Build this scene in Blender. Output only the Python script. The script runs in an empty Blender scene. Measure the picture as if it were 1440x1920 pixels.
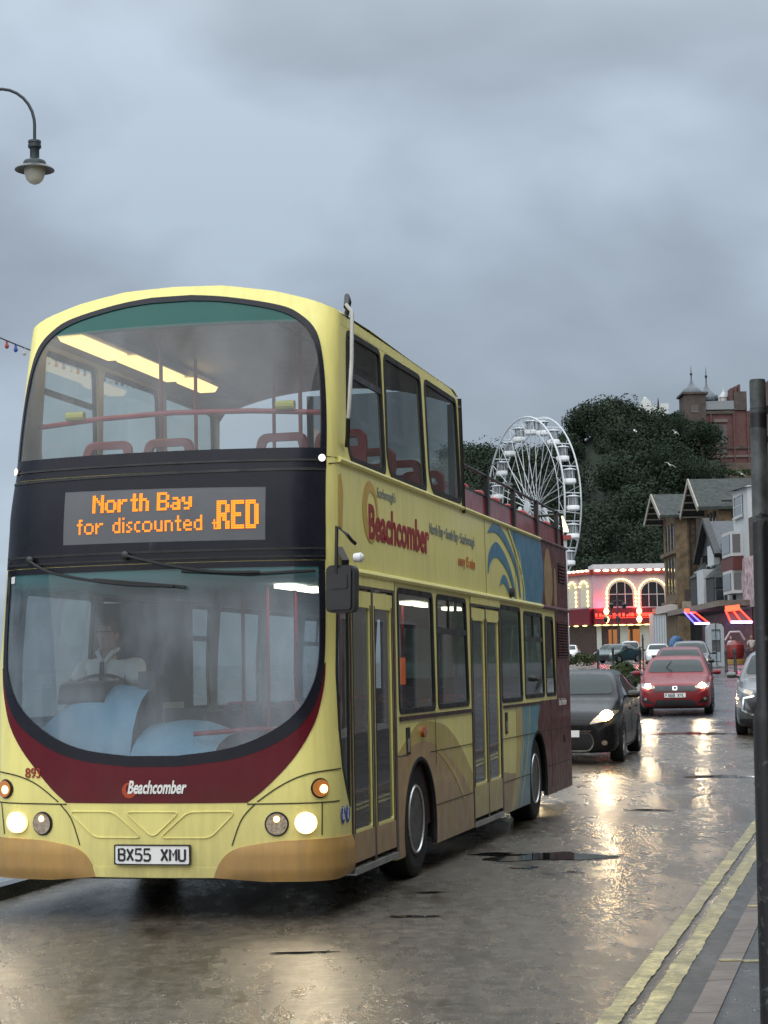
import bpy, bmesh, math, random
import numpy as np
from mathutils import Vector, Matrix
from mathutils.geometry import delaunay_2d_cdt
from mathutils.bvhtree import BVHTree
random.seed(7)
sin, cos, pi = math.sin, math.cos, math.pi
SC = bpy.context.scene
COL = SC.collection

# ------------------------------------------------------------------ camera
F_PX, CAM_H, PITCH, ROLL = 3500.0, 1.70, math.atan(301/3500), -0.018
r0 = Vector((1, 0, 0)); f0 = Vector((0, cos(PITCH), sin(PITCH))); u0 = Vector((0, -sin(PITCH), cos(PITCH)))
CR = r0*cos(ROLL)+u0*sin(ROLL); CU = -r0*sin(ROLL)+u0*cos(ROLL); CAM = Vector((0, 0, CAM_H))
cd = bpy.data.cameras.new('camera'); cam = bpy.data.objects.new('camera', cd); COL.objects.link(cam)
cd.sensor_fit = 'VERTICAL'; cd.sensor_height = 36; cd.lens = F_PX/1920*36; cd.clip_start = .1; cd.clip_end = 5000
m3 = Matrix((CR, CU, -f0)).transposed(); cam.matrix_world = Matrix.Translation(CAM) @ m3.to_4x4()
SC.camera = cam

def G(x, y, Y):
    "the point seen at photo pixel (x, y) standing Y metres ahead"
    v = f0*F_PX+CR*(x-720)+CU*(960-y)
    return CAM+v*(Y/v.y)
def GX(x, y, X):
    v = f0*F_PX+CR*(x-720)+CU*(960-y)
    return CAM+v*(X/v.x)
def gz(Y): return float(np.interp(Y, [22, 27, 47, 62, 100, 140, 170, 400], [0, .06, .52, .90, 1.55, 2.0, 2.45, 2.6]))

# ------------------------------------------------------------------ world: overcast dusk sky
SUN_EL, SUN_AZ = math.radians(32), math.radians(192)
w = bpy.data.worlds.new('World'); SC.world = w; w.use_nodes = True
nt = w.node_tree; nt.nodes.clear()
def N(nt, t, **kw):
    n = nt.nodes.new(t)
    for k, v in kw.items(): setattr(n, k, v)
    return n
def math_n(nt, op, a, b=None, c=None, clamp=False):
    n = N(nt, 'ShaderNodeMath', operation=op); n.use_clamp = clamp
    for i, v in enumerate((a, b, c)):
        if v is None: continue
        if isinstance(v, (int, float)): n.inputs[i].default_value = v
        else: nt.links.new(v, n.inputs[i])
    return n.outputs[0]
def ramp(nt, fac, stops, interp='LINEAR'):
    n = N(nt, 'ShaderNodeValToRGB'); n.color_ramp.interpolation = interp
    el = n.color_ramp.elements
    while len(el) < len(stops): el.new(.5)
    for e, (p, c) in zip(el, stops):
        e.position = p; e.color = (*c, 1) if len(c) == 3 else c
    nt.links.new(fac, n.inputs[0]); return n.outputs[0]
tc = N(nt, 'ShaderNodeTexCoord'); sep = N(nt, 'ShaderNodeSeparateXYZ'); nt.links.new(tc.outputs['Generated'], sep.inputs[0])
zc = math_n(nt, 'MAXIMUM', sep.outputs[2], 0.0)
zz = math_n(nt, 'ADD', zc, 0.42)
px_ = math_n(nt, 'DIVIDE', sep.outputs[0], zz); py_ = math_n(nt, 'DIVIDE', sep.outputs[1], zz)
cmb = N(nt, 'ShaderNodeCombineXYZ'); nt.links.new(px_, cmb.inputs[0]); nt.links.new(py_, cmb.inputs[1]); cmb.inputs[2].default_value = 3.3
def noise(nt, vec, scale, detail=4, rough=.5, dist=0.0, W=None):
    n = N(nt, 'ShaderNodeTexNoise'); n.inputs['Scale'].default_value = scale; n.inputs['Detail'].default_value = detail
    n.inputs['Roughness'].default_value = rough; n.inputs['Distortion'].default_value = dist
    if vec is not None: nt.links.new(vec, n.inputs['Vector'])
    return n.outputs['Fac']
n1 = noise(nt, cmb.outputs[0], 2.6, 3, .48, .35)
n2 = noise(nt, cmb.outputs[0], 8.5, 4, .55, .3)
nn = math_n(nt, 'ADD', math_n(nt, 'MULTIPLY', n1, .85), math_n(nt, 'MULTIPLY', n2, .15))
cloud = ramp(nt, nn, [(.36, (.212, .250, .300)), (.50, (.262, .312, .375)), (.64, (.350, .422, .508))])
# overcast sky: brightest overhead
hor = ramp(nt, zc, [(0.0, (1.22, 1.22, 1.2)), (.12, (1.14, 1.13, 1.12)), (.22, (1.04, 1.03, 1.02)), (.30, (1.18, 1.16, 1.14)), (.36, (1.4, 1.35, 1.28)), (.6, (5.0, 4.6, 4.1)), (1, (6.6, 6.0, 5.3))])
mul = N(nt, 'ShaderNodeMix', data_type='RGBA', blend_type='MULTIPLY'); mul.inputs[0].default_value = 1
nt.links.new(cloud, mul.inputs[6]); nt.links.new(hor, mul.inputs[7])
sky = N(nt, 'ShaderNodeTexSky', sky_type='NISHITA'); sky.sun_disc = False; sky.sun_elevation = SUN_EL; sky.sun_rotation = SUN_AZ
bg1 = N(nt, 'ShaderNodeBackground'); bg1.inputs[1].default_value = .05; nt.links.new(sky.outputs[0], bg1.inputs[0])
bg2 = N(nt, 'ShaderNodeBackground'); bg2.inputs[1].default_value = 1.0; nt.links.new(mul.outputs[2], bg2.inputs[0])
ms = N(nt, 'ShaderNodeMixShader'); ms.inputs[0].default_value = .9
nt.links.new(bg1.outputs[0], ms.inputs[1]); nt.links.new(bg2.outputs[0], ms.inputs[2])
wo = N(nt, 'ShaderNodeOutputWorld'); nt.links.new(ms.outputs[0], wo.inputs[0])
SC.view_settings.view_transform = 'Standard'; SC.view_settings.look = 'None'; SC.view_settings.exposure = 0.42; SC.view_settings.gamma = 1
sl = bpy.data.lights.new('sun', 'SUN'); sl.energy = 1.5; sl.angle = math.radians(110); sl.color = (1, .95, .88)
so = bpy.data.objects.new('sun', sl); COL.objects.link(so)
sd = Vector((sin(SUN_AZ)*cos(SUN_EL), cos(SUN_AZ)*cos(SUN_EL), sin(SUN_EL)))
so.rotation_euler = sd.to_track_quat('Z', 'Y').to_euler()
SC.cycles.max_bounces = 10; SC.cycles.transparent_max_bounces = 24; SC.cycles.glossy_bounces = 5; SC.cycles.sample_clamp_indirect = 6

# ------------------------------------------------------------------ materials
MATS = {}
def mat(name, col, rough=.5, metal=0, var=.15, vs=3.0, bump=0, bs=20, coat=0, emit=None, es=0, spec=None, dirt=0):
    if name in MATS: return MATS[name]
    m = bpy.data.materials.new(name); m.use_nodes = True; t = m.node_tree; b = t.nodes['Principled BSDF']
    b.inputs['Roughness'].default_value = rough; b.inputs['Metallic'].default_value = metal
    if coat: b.inputs['Coat Weight'].default_value = coat; b.inputs['Coat Roughness'].default_value = .06
    if spec is not None: b.inputs['Specular IOR Level'].default_value = spec
    tc = N(t, 'ShaderNodeTexCoord'); v = tc.outputs['Object']
    if var:
        f = noise(t, v, vs, 5, .6)
        lo = tuple(c*(1-var) for c in col); hi = tuple(min(1, c*(1+var)) for c in col)
        c = ramp(t, f, [(.3, lo), (.7, hi)])
        if dirt:
            g = N(t, 'ShaderNodeMapping'); g.inputs['Scale'].default_value = (6, 6, .9); t.links.new(v, g.inputs[0])
            f2 = noise(t, g.outputs[0], 2.2, 6, .65)
            k = ramp(t, f2, [(.45, (0, 0, 0)), (.8, (dirt, dirt, dirt))])
            mx = N(t, 'ShaderNodeMix', data_type='RGBA'); t.links.new(k, mx.inputs[0]); t.links.new(c, mx.inputs[6]); mx.inputs[7].default_value = (.055, .048, .038, 1)
            c = mx.outputs[2]
            if dirt > .1:   # dried road spray on the lower skirts
                sp = N(t, 'ShaderNodeSeparateXYZ'); t.links.new(v, sp.inputs[0])
                hgt = math_n(t, 'DIVIDE', math_n(t, 'SUBTRACT', 1.25, sp.outputs[2]), 1.1, clamp=True)
                nz_ = noise(t, g.outputs[0], .9, 6, .7)
                k2 = math_n(t, 'MULTIPLY', math_n(t, 'MULTIPLY', hgt, hgt), math_n(t, 'MULTIPLY', nz_, 1.15), clamp=True)
                mx2 = N(t, 'ShaderNodeMix', data_type='RGBA'); t.links.new(k2, mx2.inputs[0]); t.links.new(c, mx2.inputs[6]); mx2.inputs[7].default_value = (.16, .125, .085, 1); c = mx2.outputs[2]
        t.links.new(c, b.inputs['Base Color'])
        r = ramp(t, noise(t, v, vs*2.3, 3), [(.3, (rough*.8,)*3), (.7, (min(1, rough*1.2),)*3)]); t.links.new(r, b.inputs['Roughness'])
    else: b.inputs['Base Color'].default_value = (*col, 1)
    if bump:
        bn = N(t, 'ShaderNodeBump'); bn.inputs['Strength'].default_value = bump; bn.inputs['Distance'].default_value = .02
        t.links.new(noise(t, v, bs, 4), bn.inputs['Height']); t.links.new(bn.outputs[0], b.inputs['Normal'])
    if emit: b.inputs['Emission Color'].default_value = (*emit, 1); b.inputs['Emission Strength'].default_value = es
    MATS[name] = m; return m
def emit(name, col, s):
    if name in MATS: return MATS[name]
    m = bpy.data.materials.new(name); m.use_nodes = True; t = m.node_tree; t.nodes.clear()
    e = N(t, 'ShaderNodeEmission'); e.inputs[0].default_value = (*col, 1); e.inputs[1].default_value = s
    o = N(t, 'ShaderNodeOutputMaterial'); t.links.new(e.outputs[0], o.inputs[0]); MATS[name] = m; return m
def glass(name, tint, mist_sheen=.05, mcol=(.5, .55, .58), ior=1.5, topband=None, refl=1.0, mvar=.0, fk=1.0):
    m = bpy.data.materials.new(name); m.use_nodes = True; t = m.node_tree; t.nodes.clear()
    tr = N(t, 'ShaderNodeBsdfTransparent'); tr.inputs[0].default_value = (*tint, 1)
    tc = N(t, 'ShaderNodeTexCoord')
    if topband:
        sp = N(t, 'ShaderNodeSeparateXYZ'); t.links.new(tc.outputs['Object'], sp.inputs[0])
        z0, z1, c = topband
        f = math_n(t, 'DIVIDE', math_n(t, 'SUBTRACT', sp.outputs[2], z0), z1-z0, clamp=True)
        cc = ramp(t, f, [(0, tint), (1, c)]); t.links.new(cc, tr.inputs[0])
    gl = N(t, 'ShaderNodeBsdfGlossy'); gl.inputs['Roughness'].default_value = .02; gl.inputs[0].default_value = (refl, refl, refl, 1)
    df = N(t, 'ShaderNodeBsdfDiffuse'); df.inputs[0].default_value = (*mcol, 1)
    m1 = N(t, 'ShaderNodeMixShader'); m1.inputs[0].default_value = mist_sheen; t.links.new(tr.outputs[0], m1.inputs[1]); t.links.new(df.outputs[0], m1.inputs[2])
    mp = N(t, 'ShaderNodeMapping'); mp.inputs['Scale'].default_value = (1, 1, .5); t.links.new(tc.outputs['Object'], mp.inputs[0])
    f = ramp(t, noise(t, mp.outputs[0], 1.7, 5, .6), [(.35, (mist_sheen*(1-mvar),)*3), (.7, (min(1, mist_sheen*(1+mvar)),)*3)]); t.links.new(f, m1.inputs[0])
    if topband:
        sp = N(t, 'ShaderNodeSeparateXYZ'); t.links.new(tc.outputs['Object'], sp.inputs[0]); z0, z1, c = topband
        k = math_n(t, 'DIVIDE', math_n(t, 'SUBTRACT', sp.outputs[2], z0), z1-z0, clamp=True)
        t.links.new(ramp(t, k, [(0, mcol), (1, c)]), df.inputs[0]); t.links.new(math_n(t, 'MAXIMUM', f, math_n(t, 'MULTIPLY', k, .55)), m1.inputs[0])
    fr = N(t, 'ShaderNodeFresnel'); fr.inputs[0].default_value = ior
    m2 = N(t, 'ShaderNodeMixShader'); t.links.new(math_n(t, 'MULTIPLY', fr.outputs[0], fk, clamp=True), m2.inputs[0]); t.links.new(m1.outputs[0], m2.inputs[1]); t.links.new(gl.outputs[0], m2.inputs[2])
    o = N(t, 'ShaderNodeOutputMaterial'); t.links.new(m2.outputs[0], o.inputs[0]); MATS[name] = m; return m

# ------------------------------------------------------------------ mesh helpers
def tag(o, label=None, cat=None, group=None, kind=None):
    if label: o['label'] = label
    if cat: o['category'] = cat
    if group: o['group'] = group
    if kind: o['kind'] = kind
    return o
def empty(name, loc=(0, 0, 0), rz=0, label=None, cat=None, group=None):
    o = bpy.data.objects.new(name, None); COL.objects.link(o); o.location = loc; o.rotation_euler = (0, 0, rz)
    o.empty_display_size = .2
    return tag(o, label, cat, group)
def link(name, me, m=None, parent=None, smooth=35):
    o = bpy.data.objects.new(name, me); COL.objects.link(o)
    if m: me.materials.clear(); me.materials.append(m)
    if smooth and len(me.polygons):
        me.polygons.foreach_set('use_smooth', [True]*len(me.polygons)); me.set_sharp_from_angle(angle=math.radians(smooth))
    if parent: o.parent = parent
    return o
class MB:
    "collects shapes into one mesh"
    def __init__(s): s.v = []; s.f = []
    def add(s, v, f):
        n = len(s.v); s.v += [tuple(p) for p in v]; s.f += [tuple(i+n for i in q) for q in f]; return s
    def box(s, x0, x1, y0, y1, z0, z1, M=None):
        v = [(x, y, z) for x in (x0, x1) for y in (y0, y1) for z in (z0, z1)]
        if M: v = [M @ Vector(p) for p in v]
        return s.add(v, [(0, 1, 3, 2), (4, 6, 7, 5), (0, 4, 5, 1), (2, 3, 7, 6), (0, 2, 6, 4), (1, 5, 7, 3)])
    def bar(s, a, b, w, h):
        a = Vector(a); b = Vector(b); d = (b-a); L = d.length
        if L < 1e-6: return s
        q = d.to_track_quat('X', 'Z'); M = Matrix.Translation(a) @ q.to_matrix().to_4x4()
        return s.box(0, L, -w/2, w/2, -h/2, h/2, M)
    def tube(s, pts, r, n=8, closed=False, cap=True):
        pts = [Vector(p) for p in pts]; k = len(pts); rs = r if isinstance(r, (list, tuple)) else [r]*k
        rings = []; up = None
        for i, p in enumerate(pts):
            if closed: t = (pts[(i+1) % k]-pts[i-1]).normalized()
            else: t = (pts[min(i+1, k-1)]-pts[max(i-1, 0)]).normalized()
            if up is None:
                up = Vector((0, 0, 1)) if abs(t.z) < .9 else Vector((1, 0, 0))
            a = (up-t*up.dot(t)).normalized(); up = a; b = t.cross(a)
            rings.append([p+a*cos(2*pi*j/n)*rs[i]+b*sin(2*pi*j/n)*rs[i] for j in range(n)])
        v = [q for R in rings for q in R]; f = []
        for i in range(k if closed else k-1):
            for j in range(n):
                a0 = i*n+j; a1 = i*n+(j+1) % n; b0 = ((i+1) % k)*n+j; b1 = ((i+1) % k)*n+(j+1) % n
                f.append((a0, a1, b1, b0))
        if cap and not closed: f += [tuple(range(n))[::-1], tuple((k-1)*n+j for j in range(n))]
        return s.add(v, f)
    def lathe(s, prof, n=24, M=None):
        v = []; f = []
        for r, z in prof:
            for j in range(n): v.append(Vector((r*cos(2*pi*j/n), r*sin(2*pi*j/n), z)))
        if M: v = [M @ p for p in v]
        for i in range(len(prof)-1):
            for j in range(n):
                a = i*n+j; b = i*n+(j+1) % n; f.append((a, b, b+n, a+n))
        if prof[0][0] > 1e-4: f.append(tuple(range(n))[::-1])
        if prof[-1][0] > 1e-4: f.append(tuple((len(prof)-1)*n+j for j in range(n)))
        return s.add(v, f)
    def prism(s, poly, fn, d0, d1):
        "closed outline swept from depth d0 to d1; fn(a, b, d) -> point"
        n = len(poly); v = [fn(a, b, d) for d in (d0, d1) for a, b in poly]
        f = [tuple(range(n))[::-1], tuple(range(n, 2*n))]+[(i, (i+1) % n, (i+1) % n+n, i+n) for i in range(n)]
        return s.add(v, f)
    def build(s, name, m, parent=None, smooth=35, fix=True):
        me = bpy.data.meshes.new(name); me.from_pydata([tuple(p) for p in s.v], [], s.f)
        if fix:
            bm = bmesh.new(); bm.from_mesh(me); bmesh.ops.recalc_face_normals(bm, faces=bm.faces); bm.to_mesh(me); bm.free()
        return link(name, me, m, parent, smooth)
def YM(loc, ry=0, axis='Y'):   # lathe axis pointing along Y / X
    return Matrix.Translation(loc) @ Matrix.Rotation(pi/2, 4, 'X' if axis == 'Y' else 'Y')
def pip(pts, poly):
    p = np.asarray(pts, float); q = np.asarray(poly, float); ins = np.zeros(len(p), bool); j = len(q)-1
    for i in range(len(q)):
        xi, yi = q[i]; xj, yj = q[j]
        if yi != yj:
            c = ((yi > p[:, 1]) != (yj > p[:, 1])) & (p[:, 0] < (xj-xi)*(p[:, 1]-yi)/(yj-yi)+xi); ins ^= c
        j = i
    return ins
def cr(pts, n=6, closed=True):
    "smooth curve through the points"
    k = len(pts); out = []
    P = [Vector(p) for p in pts]
    for i in range(k if closed else k-1):
        if closed: a, b, c, d = P[i-1], P[i], P[(i+1) % k], P[(i+2) % k]
        else: a, b, c, d = P[max(i-1, 0)], P[i], P[i+1], P[min(i+2, k-1)]
        for j in range(n):
            t = j/n; out.append(tuple(.5*((2*b)+(c-a)*t+(2*a-5*b+4*c-d)*t*t+(3*b-a-3*c+d)*t**3)))
    if not closed: out.append(tuple(P[-1]))
    return out
def rrect(x0, x1, y0, y1, r=.08, n=4):
    o = []
    for cx, cy, a in ((x1-r, y1-r, 0), (x0+r, y1-r, pi/2), (x0+r, y0+r, pi), (x1-r, y0+r, 1.5*pi)):
        for i in range(n+1): o.append((cx+r*cos(a+i*pi/2/n), cy+r*sin(a+i*pi/2/n)))
    return o
def circ(cx, cy, r, n=20, ry=None): return [(cx+r*cos(2*pi*i/n), cy+(ry or r)*sin(2*pi*i/n)) for i in range(n)]
def dens(poly, step, closed=True):
    o = []; k = len(poly)
    for i in range(k if closed else k-1):
        a = poly[i]; b = poly[(i+1) % k]; L = math.hypot(b[0]-a[0], b[1]-a[1]); m = max(1, int(math.ceil(L/step)))
        for j in range(m): o.append((a[0]+(b[0]-a[0])*j/m, a[1]+(b[1]-a[1])*j/m))
    if not closed: o.append(poly[-1])
    return o
def panel_mesh(outer, holes, fn, step=.12, off=0.0, th=.01, xs=None):
    outer = dens(outer, step); holes = [dens(h, step) for h in holes]
    V = []; E = []
    for lp in [outer]+holes:
        n = len(V); V += lp; E += [(n+i, n+(i+1) % len(lp)) for i in range(len(lp))]
    q = np.array(outer); x0, y0 = q.min(0); x1, y1 = q.max(0)
    gx = xs if xs is not None else np.arange(x0+step*.5, x1, step)
    gy = np.arange(y0+step*.5, y1, step)
    if len(gx) and len(gy):
        g = np.array([(a, b) for a in gx for b in gy]); k = pip(g, outer)
        for h in holes: k &= ~pip(g, h)
        g = g[k]
        if len(g):
            B = np.array(V)
            keep = [p for p in g if ((B-p)**2).sum(1).min() > (step*.3)**2]
            V += [tuple(p) for p in keep]
    vo, eo, fo, *_ = delaunay_2d_cdt([Vector(p) for p in V], E, [], 0, 1e-7)
    vo = [tuple(p) for p in vo]
    cen = np.array([np.mean([vo[i] for i in f], axis=0) for f in fo]); k = pip(cen, outer)
    for h in holes: k &= ~pip(cen, h)
    F = [tuple(f) for f, b in zip(fo, k) if b]
    n = len(vo); fr = [fn(a, b, off) for a, b in vo]
    if not th: return fr, F
    bk = [fn(a, b, off-th) for a, b in vo]
    cnt = {}
    for f in F:
        for i in range(len(f)):
            a, b = f[i], f[(i+1) % len(f)]; cnt[(a, b)] = 1
    F2 = F+[tuple(i+n for i in reversed(f)) for f in F]
    for (a, b) in cnt:
        if (b, a) not in cnt: F2.append((b, a, a+n, b+n))
    return fr+bk, F2
def panel(name, outer, holes, m, parent, fn, step=.12, off=0.0, th=.01, xs=None, smooth=35):
    v, f = panel_mesh(outer, holes, fn, step, off, th, xs)
    return MB().add(v, f).build(name, m, parent, smooth, fix=bool(th))
def ribbon(mb, pts, w, fn, off=.004, th=0.003, step=.1, closed=False):
    pts = dens(pts, step, closed); k = len(pts); v = []; f = []
    for i, p in enumerate(pts):
        a = pts[i-1] if (i or closed) else pts[i]; b = pts[(i+1) % k] if (i < k-1 or closed) else pts[i]
        dx, dy = b[0]-a[0], b[1]-a[1]; L = math.hypot(dx, dy) or 1; nx, ny = -dy/L*w/2, dx/L*w/2
        v += [fn(p[0]+nx, p[1]+ny, off-th), fn(p[0]+nx, p[1]+ny, off), fn(p[0]-nx, p[1]-ny, off), fn(p[0]-nx, p[1]-ny, off-th)]
    for i in range(k if closed else k-1):
        for j in range(3): f.append((i*4+j, i*4+j+1, ((i+1) % k)*4+j+1, ((i+1) % k)*4+j))
    return mb.add(v, f)
def text_mb(txt, x, y, size, fn, off=.005, th=.003, sx=1.0, shear=0.0, bold=0.0, align='LEFT', res=3, step=None, sp=1.0):
    "lettering as raised mesh laid on a surface"
    c = bpy.data.curves.new('t', 'FONT'); c.body = txt; c.size = size; c.shear = shear; c.offset = bold; c.align_x = align; c.resolution_u = res; c.space_character = sp
    o = bpy.data.objects.new('t', c); me = bpy.data.meshes.new_from_object(o)
    V = [(p.co.x*sx+x, p.co.y+y) for p in me.vertices]; F = [tuple(p.vertices) for p in me.polygons]
    bpy.data.objects.remove(o); bpy.data.curves.remove(c); bpy.data.meshes.remove(me)
    mb = MB(); n = len(V)
    edges = set()
    for f in F:
        for i in range(len(f)): edges.add((f[i], f[(i+1) % len(f)]))
    F2 = list(F)
    for a, b in edges:
        if (b, a) not in edges: F2.append((b, a, a+n, b+n))
    mb.add([fn(a, b, off) for a, b in V]+[fn(a, b, off-th) for a, b in V], F2)
    return mb
# ================================================================== THE BUS
v_ = f0*F_PX+CR*(1603-720)+CU*(960-1245)
PSI = math.atan2(v_.x, v_.y)
BO = G(287, 1602, 13.22)
bus = empty('double_decker_bus', (BO.x, BO.y, 0), pi/2-PSI, 'yellow and maroon open-top double decker bus with amber destination display, driving along the wet road', 'bus')
U1, RC = 1.035, 0.31; K1 = .27/U1
X1 = (1-cos(.27))/K1; Y1 = sin(.27)/K1; ARC = RC*(pi/2-.27); UC = U1+ARC
def plan(u):
    s = 1 if u >= 0 else -1; u = abs(u)
    if u <= U1:
        a = K1*u; return (1-cos(a))/K1, s*sin(a)/K1, -cos(a), s*sin(a)
    if u <= UC:
        a = .27+(u-U1)/RC
        return X1+RC*(cos(.27)-cos(a)), s*(Y1+RC*(sin(a)-sin(.27))), -cos(a), s*sin(a)
    return X1+RC*cos(.27)+u-UC, s*(Y1+RC*(1-sin(.27))), 0, s
def rake(z):
    t = max(0, z-2.75)/1.45
    return .30*t**1.6+.05*max(0, min(1, (z-.9)/1.8))
def shell(u, z, off=0.0):
    uu = u; x, y, nx, ny = plan(u)
    fr = 1-min(1, max(0, (abs(u)-1.0)/1.2)); fr = fr*fr*(3-2*fr)
    y *= 1-.02*max(0, (z-2.7)/1.5)
    if uu < -.92:
        k_ = min(1, (-uu-.92)/.5); y -= k_*k_*(3-2*k_)*(.035*max(0, min(1, (3.2-z)/.3))+.075*max(0, min(1, (2.8-z)/1.0)))
    return (x+rake(z)*fr+nx*off, -(y+ny*off), z)
def shell_w(u, z, off=0.0):     # plump bumper
    return shell(u, z, off)
def rpoly(pts, r=.07, n=4):
    o = []; k = len(pts)
    for i in range(k):
        p = Vector(pts[i]); a = Vector(pts[i-1]); b = Vector(pts[(i+1) % k])
        da = (a-p); db = (b-p); rr = min(r, da.length*.45, db.length*.45)
        p0 = p+da.normalized()*rr; p1 = p+db.normalized()*rr
        for j in range(n+1):
            t = j/n; q = p0*(1-t)**2+p*2*t*(1-t)+p1*t*t; o.append(tuple(q))
    return o
def inset(poly, d):
    "move a closed outline inwards by d"
    P = [Vector(p) for p in poly]; k = len(P); A = sum(P[i].x*P[(i+1) % k].y-P[(i+1) % k].x*P[i].y for i in range(k)); s = 1 if A > 0 else -1
    o = []
    for i in range(k):
        t = (P[(i+1) % k]-P[i-1])
        if t.length < 1e-9: o.append(tuple(P[i])); continue
        t.normalize(); o.append((P[i].x-t.y*d*s, P[i].y+t.x*d*s))
    return o
YEL = (.86, .775, .265)
m_yel = mat('cream_yellow_paint', YEL, .38, var=.05, coat=.12, spec=.35, dirt=.18, vs=1.5)
m_mar = mat('maroon_paint', (.105, .006, .014), .4, var=.12, coat=.05, spec=.2, dirt=.15)
m_marl = mat('faded_maroon_paint', (.125, .026, .032), .45, var=.15, coat=.05, spec=.25, dirt=.4)
m_blue = mat('blue_livery_paint', (.05, .21, .36), .4, var=.12, coat=.1, dirt=.2)
m_lblue = mat('pale_blue_livery', (.10, .30, .40), .4, var=.1, coat=.1, dirt=.2)
m_gold = mat('ochre_bumper_paint', (.50, .28, .065), .5, var=.15, coat=.05, dirt=.3)
m_sand = mat('sand_brown_livery', (.42, .26, .105), .4, var=.1, coat=.2, dirt=.3)
m_ochre = mat('golden_yellow_livery', (.50, .37, .06), .35, var=.08, coat=.3, dirt=.2)
m_blk = mat('black_gloss_mask', (.012, .013, .020), .28, var=.2, spec=.22)
m_rub = mat('black_rubber', (.012, .012, .013), .6, var=.3)
m_blkp = mat('black_plastic', (.012, .012, .014), .4, var=.3)
m_und = mat('dark_underbody', (.006, .006, .006), .9, var=.3)
m_chr = mat('brushed_steel', (.6, .6, .6), .3, 1, var=.1)
m_alu = mat('grey_aluminium', (.35, .35, .34), .4, .7, var=.2)
m_seat = mat('red_plastic_seat', (.30, .025, .04), .45, var=.2)
m_pole = mat('red_handrail', (.38, .02, .03), .35, var=.1)
m_inner = mat('grey_interior_lining', (.32, .31, .32), .7, var=.1)
m_floor = mat('bus_floor', (.05, .05, .055), .8, var=.2)
m_white = mat('white_plastic', (.7, .7, .7), .4, var=.05)
g_up = glass('upper_windscreen_glass', (.80, .86, .86), .17, (.50, .53, .56), topband=(4.25, 4.29, (.012, .15, .13)), mvar=.5, fk=.55)
g_lo = glass('lower_windscreen_glass', (.80, .90, .94), .29, (.35, .42, .49), topband=(2.24, 2.44, (.10, .26, .28)), mvar=.7, fk=.8)  # pale diffuse share puts the windscreen's milky reflection into the glass colour
g_side = glass('side_window_glass', (.36, .42, .40), .06, (.18, .22, .22), mvar=.5, fk=.7)
g_su = glass('upper_side_glass', (.56, .64, .62), .10, (.3, .34, .34), mvar=.5, fk=.13)
g_off = glass('misted_offside_glass', (.36, .40, .40), .12, (.22, .25, .26), mvar=.6, fk=.3)
g_door = glass('door_glass', (.42, .44, .46), .12, (.20, .22, .24), mvar=.4, fk=.8)

ZT = ([0, .4, .8, 1.05, 1.23, 1.43, 2, 5.5, 5.8, 5.98], [4.585, 4.575, 4.515, 4.45, 4.395, 4.36, 4.35, 4.36, 4.33, 4.28])
def ztop(u): return float(np.interp(abs(u), *ZT))
UG = [(1.22, 3.31), (1.22, 3.55), (1.19, 3.87), (1.14, 4.08), (1.03, 4.25), (.83, 4.36), (.44, 4.44), (.16, 4.465)]
UM = [(1.27, 3.16), (1.27, 3.45), (1.25, 3.72), (1.21, 3.98), (1.14, 4.19), (1.00, 4.33), (.83, 4.405), (.44, 4.48), (.16, 4.51)]
LG = [(1.20, 2.46), (1.205, 2.05), (1.19, 1.77), (1.12, 1.57), (1.00, 1.41), (.80, 1.28), (.54, 1.19), (.18, 1.145)]
LM = [(1.25, 2.50), (1.25, 2.05), (1.23, 1.72), (1.16, 1.49), (1.02, 1.31), (.80, 1.185), (.54, 1.11), (.18, 1.07)]
def sym(h, smooth=5):
    r = cr(h, smooth, closed=False); return r+[(-a, b) for a, b in reversed(r)]
UG_, UM_, LG_, LM_ = sym(UG), sym(UM), sym(LG), sym(LM)
# side windows (u, z)
WIN_U = [[(1.77, 3.30), (2.98, 3.27), (2.90, 4.26), (1.76, 4.25)], [(3.02, 3.27), (4.45, 3.27), (4.33, 4.28), (2.99, 4.27)], [(4.58, 3.27), (5.93, 3.27), (5.82, 4.28), (4.46, 4.28)]]
WIN_U = [[(1.86, 3.26), (2.97, 3.26), (2.90, 4.27), (1.75, 4.26), (1.74, 3.42)], [(3.12, 3.26), (4.44, 3.26), (4.33, 4.28), (3.00, 4.27), (3.0, 3.42)], [(4.68, 3.27), (5.92, 3.28), (5.84, 4.28), (4.46, 4.28), (4.53, 3.42)]]
WIN_L = [[(3.22, 1.36), (4.58, 1.36), (4.53, 2.385), (3.20, 2.385)], [(4.67, 1.37), (6.06, 1.37), (5.97, 2.385), (4.66, 2.385)],
         [(7.75, 1.36), (9.02, 1.36), (8.95, 2.385), (7.73, 2.385)], [(9.16, 1.38), (10.52, 1.38), (10.45, 2.36), (9.14, 2.36)], [(10.62, 1.38), (11.38, 1.38), (11.25, 2.34), (10.62, 2.34)]]
DOOR = [(1.72, 3.06, .22), (6.16, 7.66, .20)]
WIN_U = [rpoly(p, .10) for p in WIN_U]; WIN_L = [rpoly(p, .09) for p in WIN_L]
CW = [(1.38, 2.15), (1.69, 2.17), (1.69, 1.2), (1.68, .74), (1.60, .84), (1.48, 1.03), (1.40, 1.30), (1.36, 1.7)]
HX1, HX2 = 3.92, 9.93
def archpoly(c, r, zc=.43): return [(c+r, .0)]+[(c+r*cos(a), zc+r*sin(a)) for a in np.linspace(0, pi, 15)]+[(c-r, .0)]
mir = lambda P: [(-a, b) for a, b in P]
ZS = .22; UE = 12.50
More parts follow.
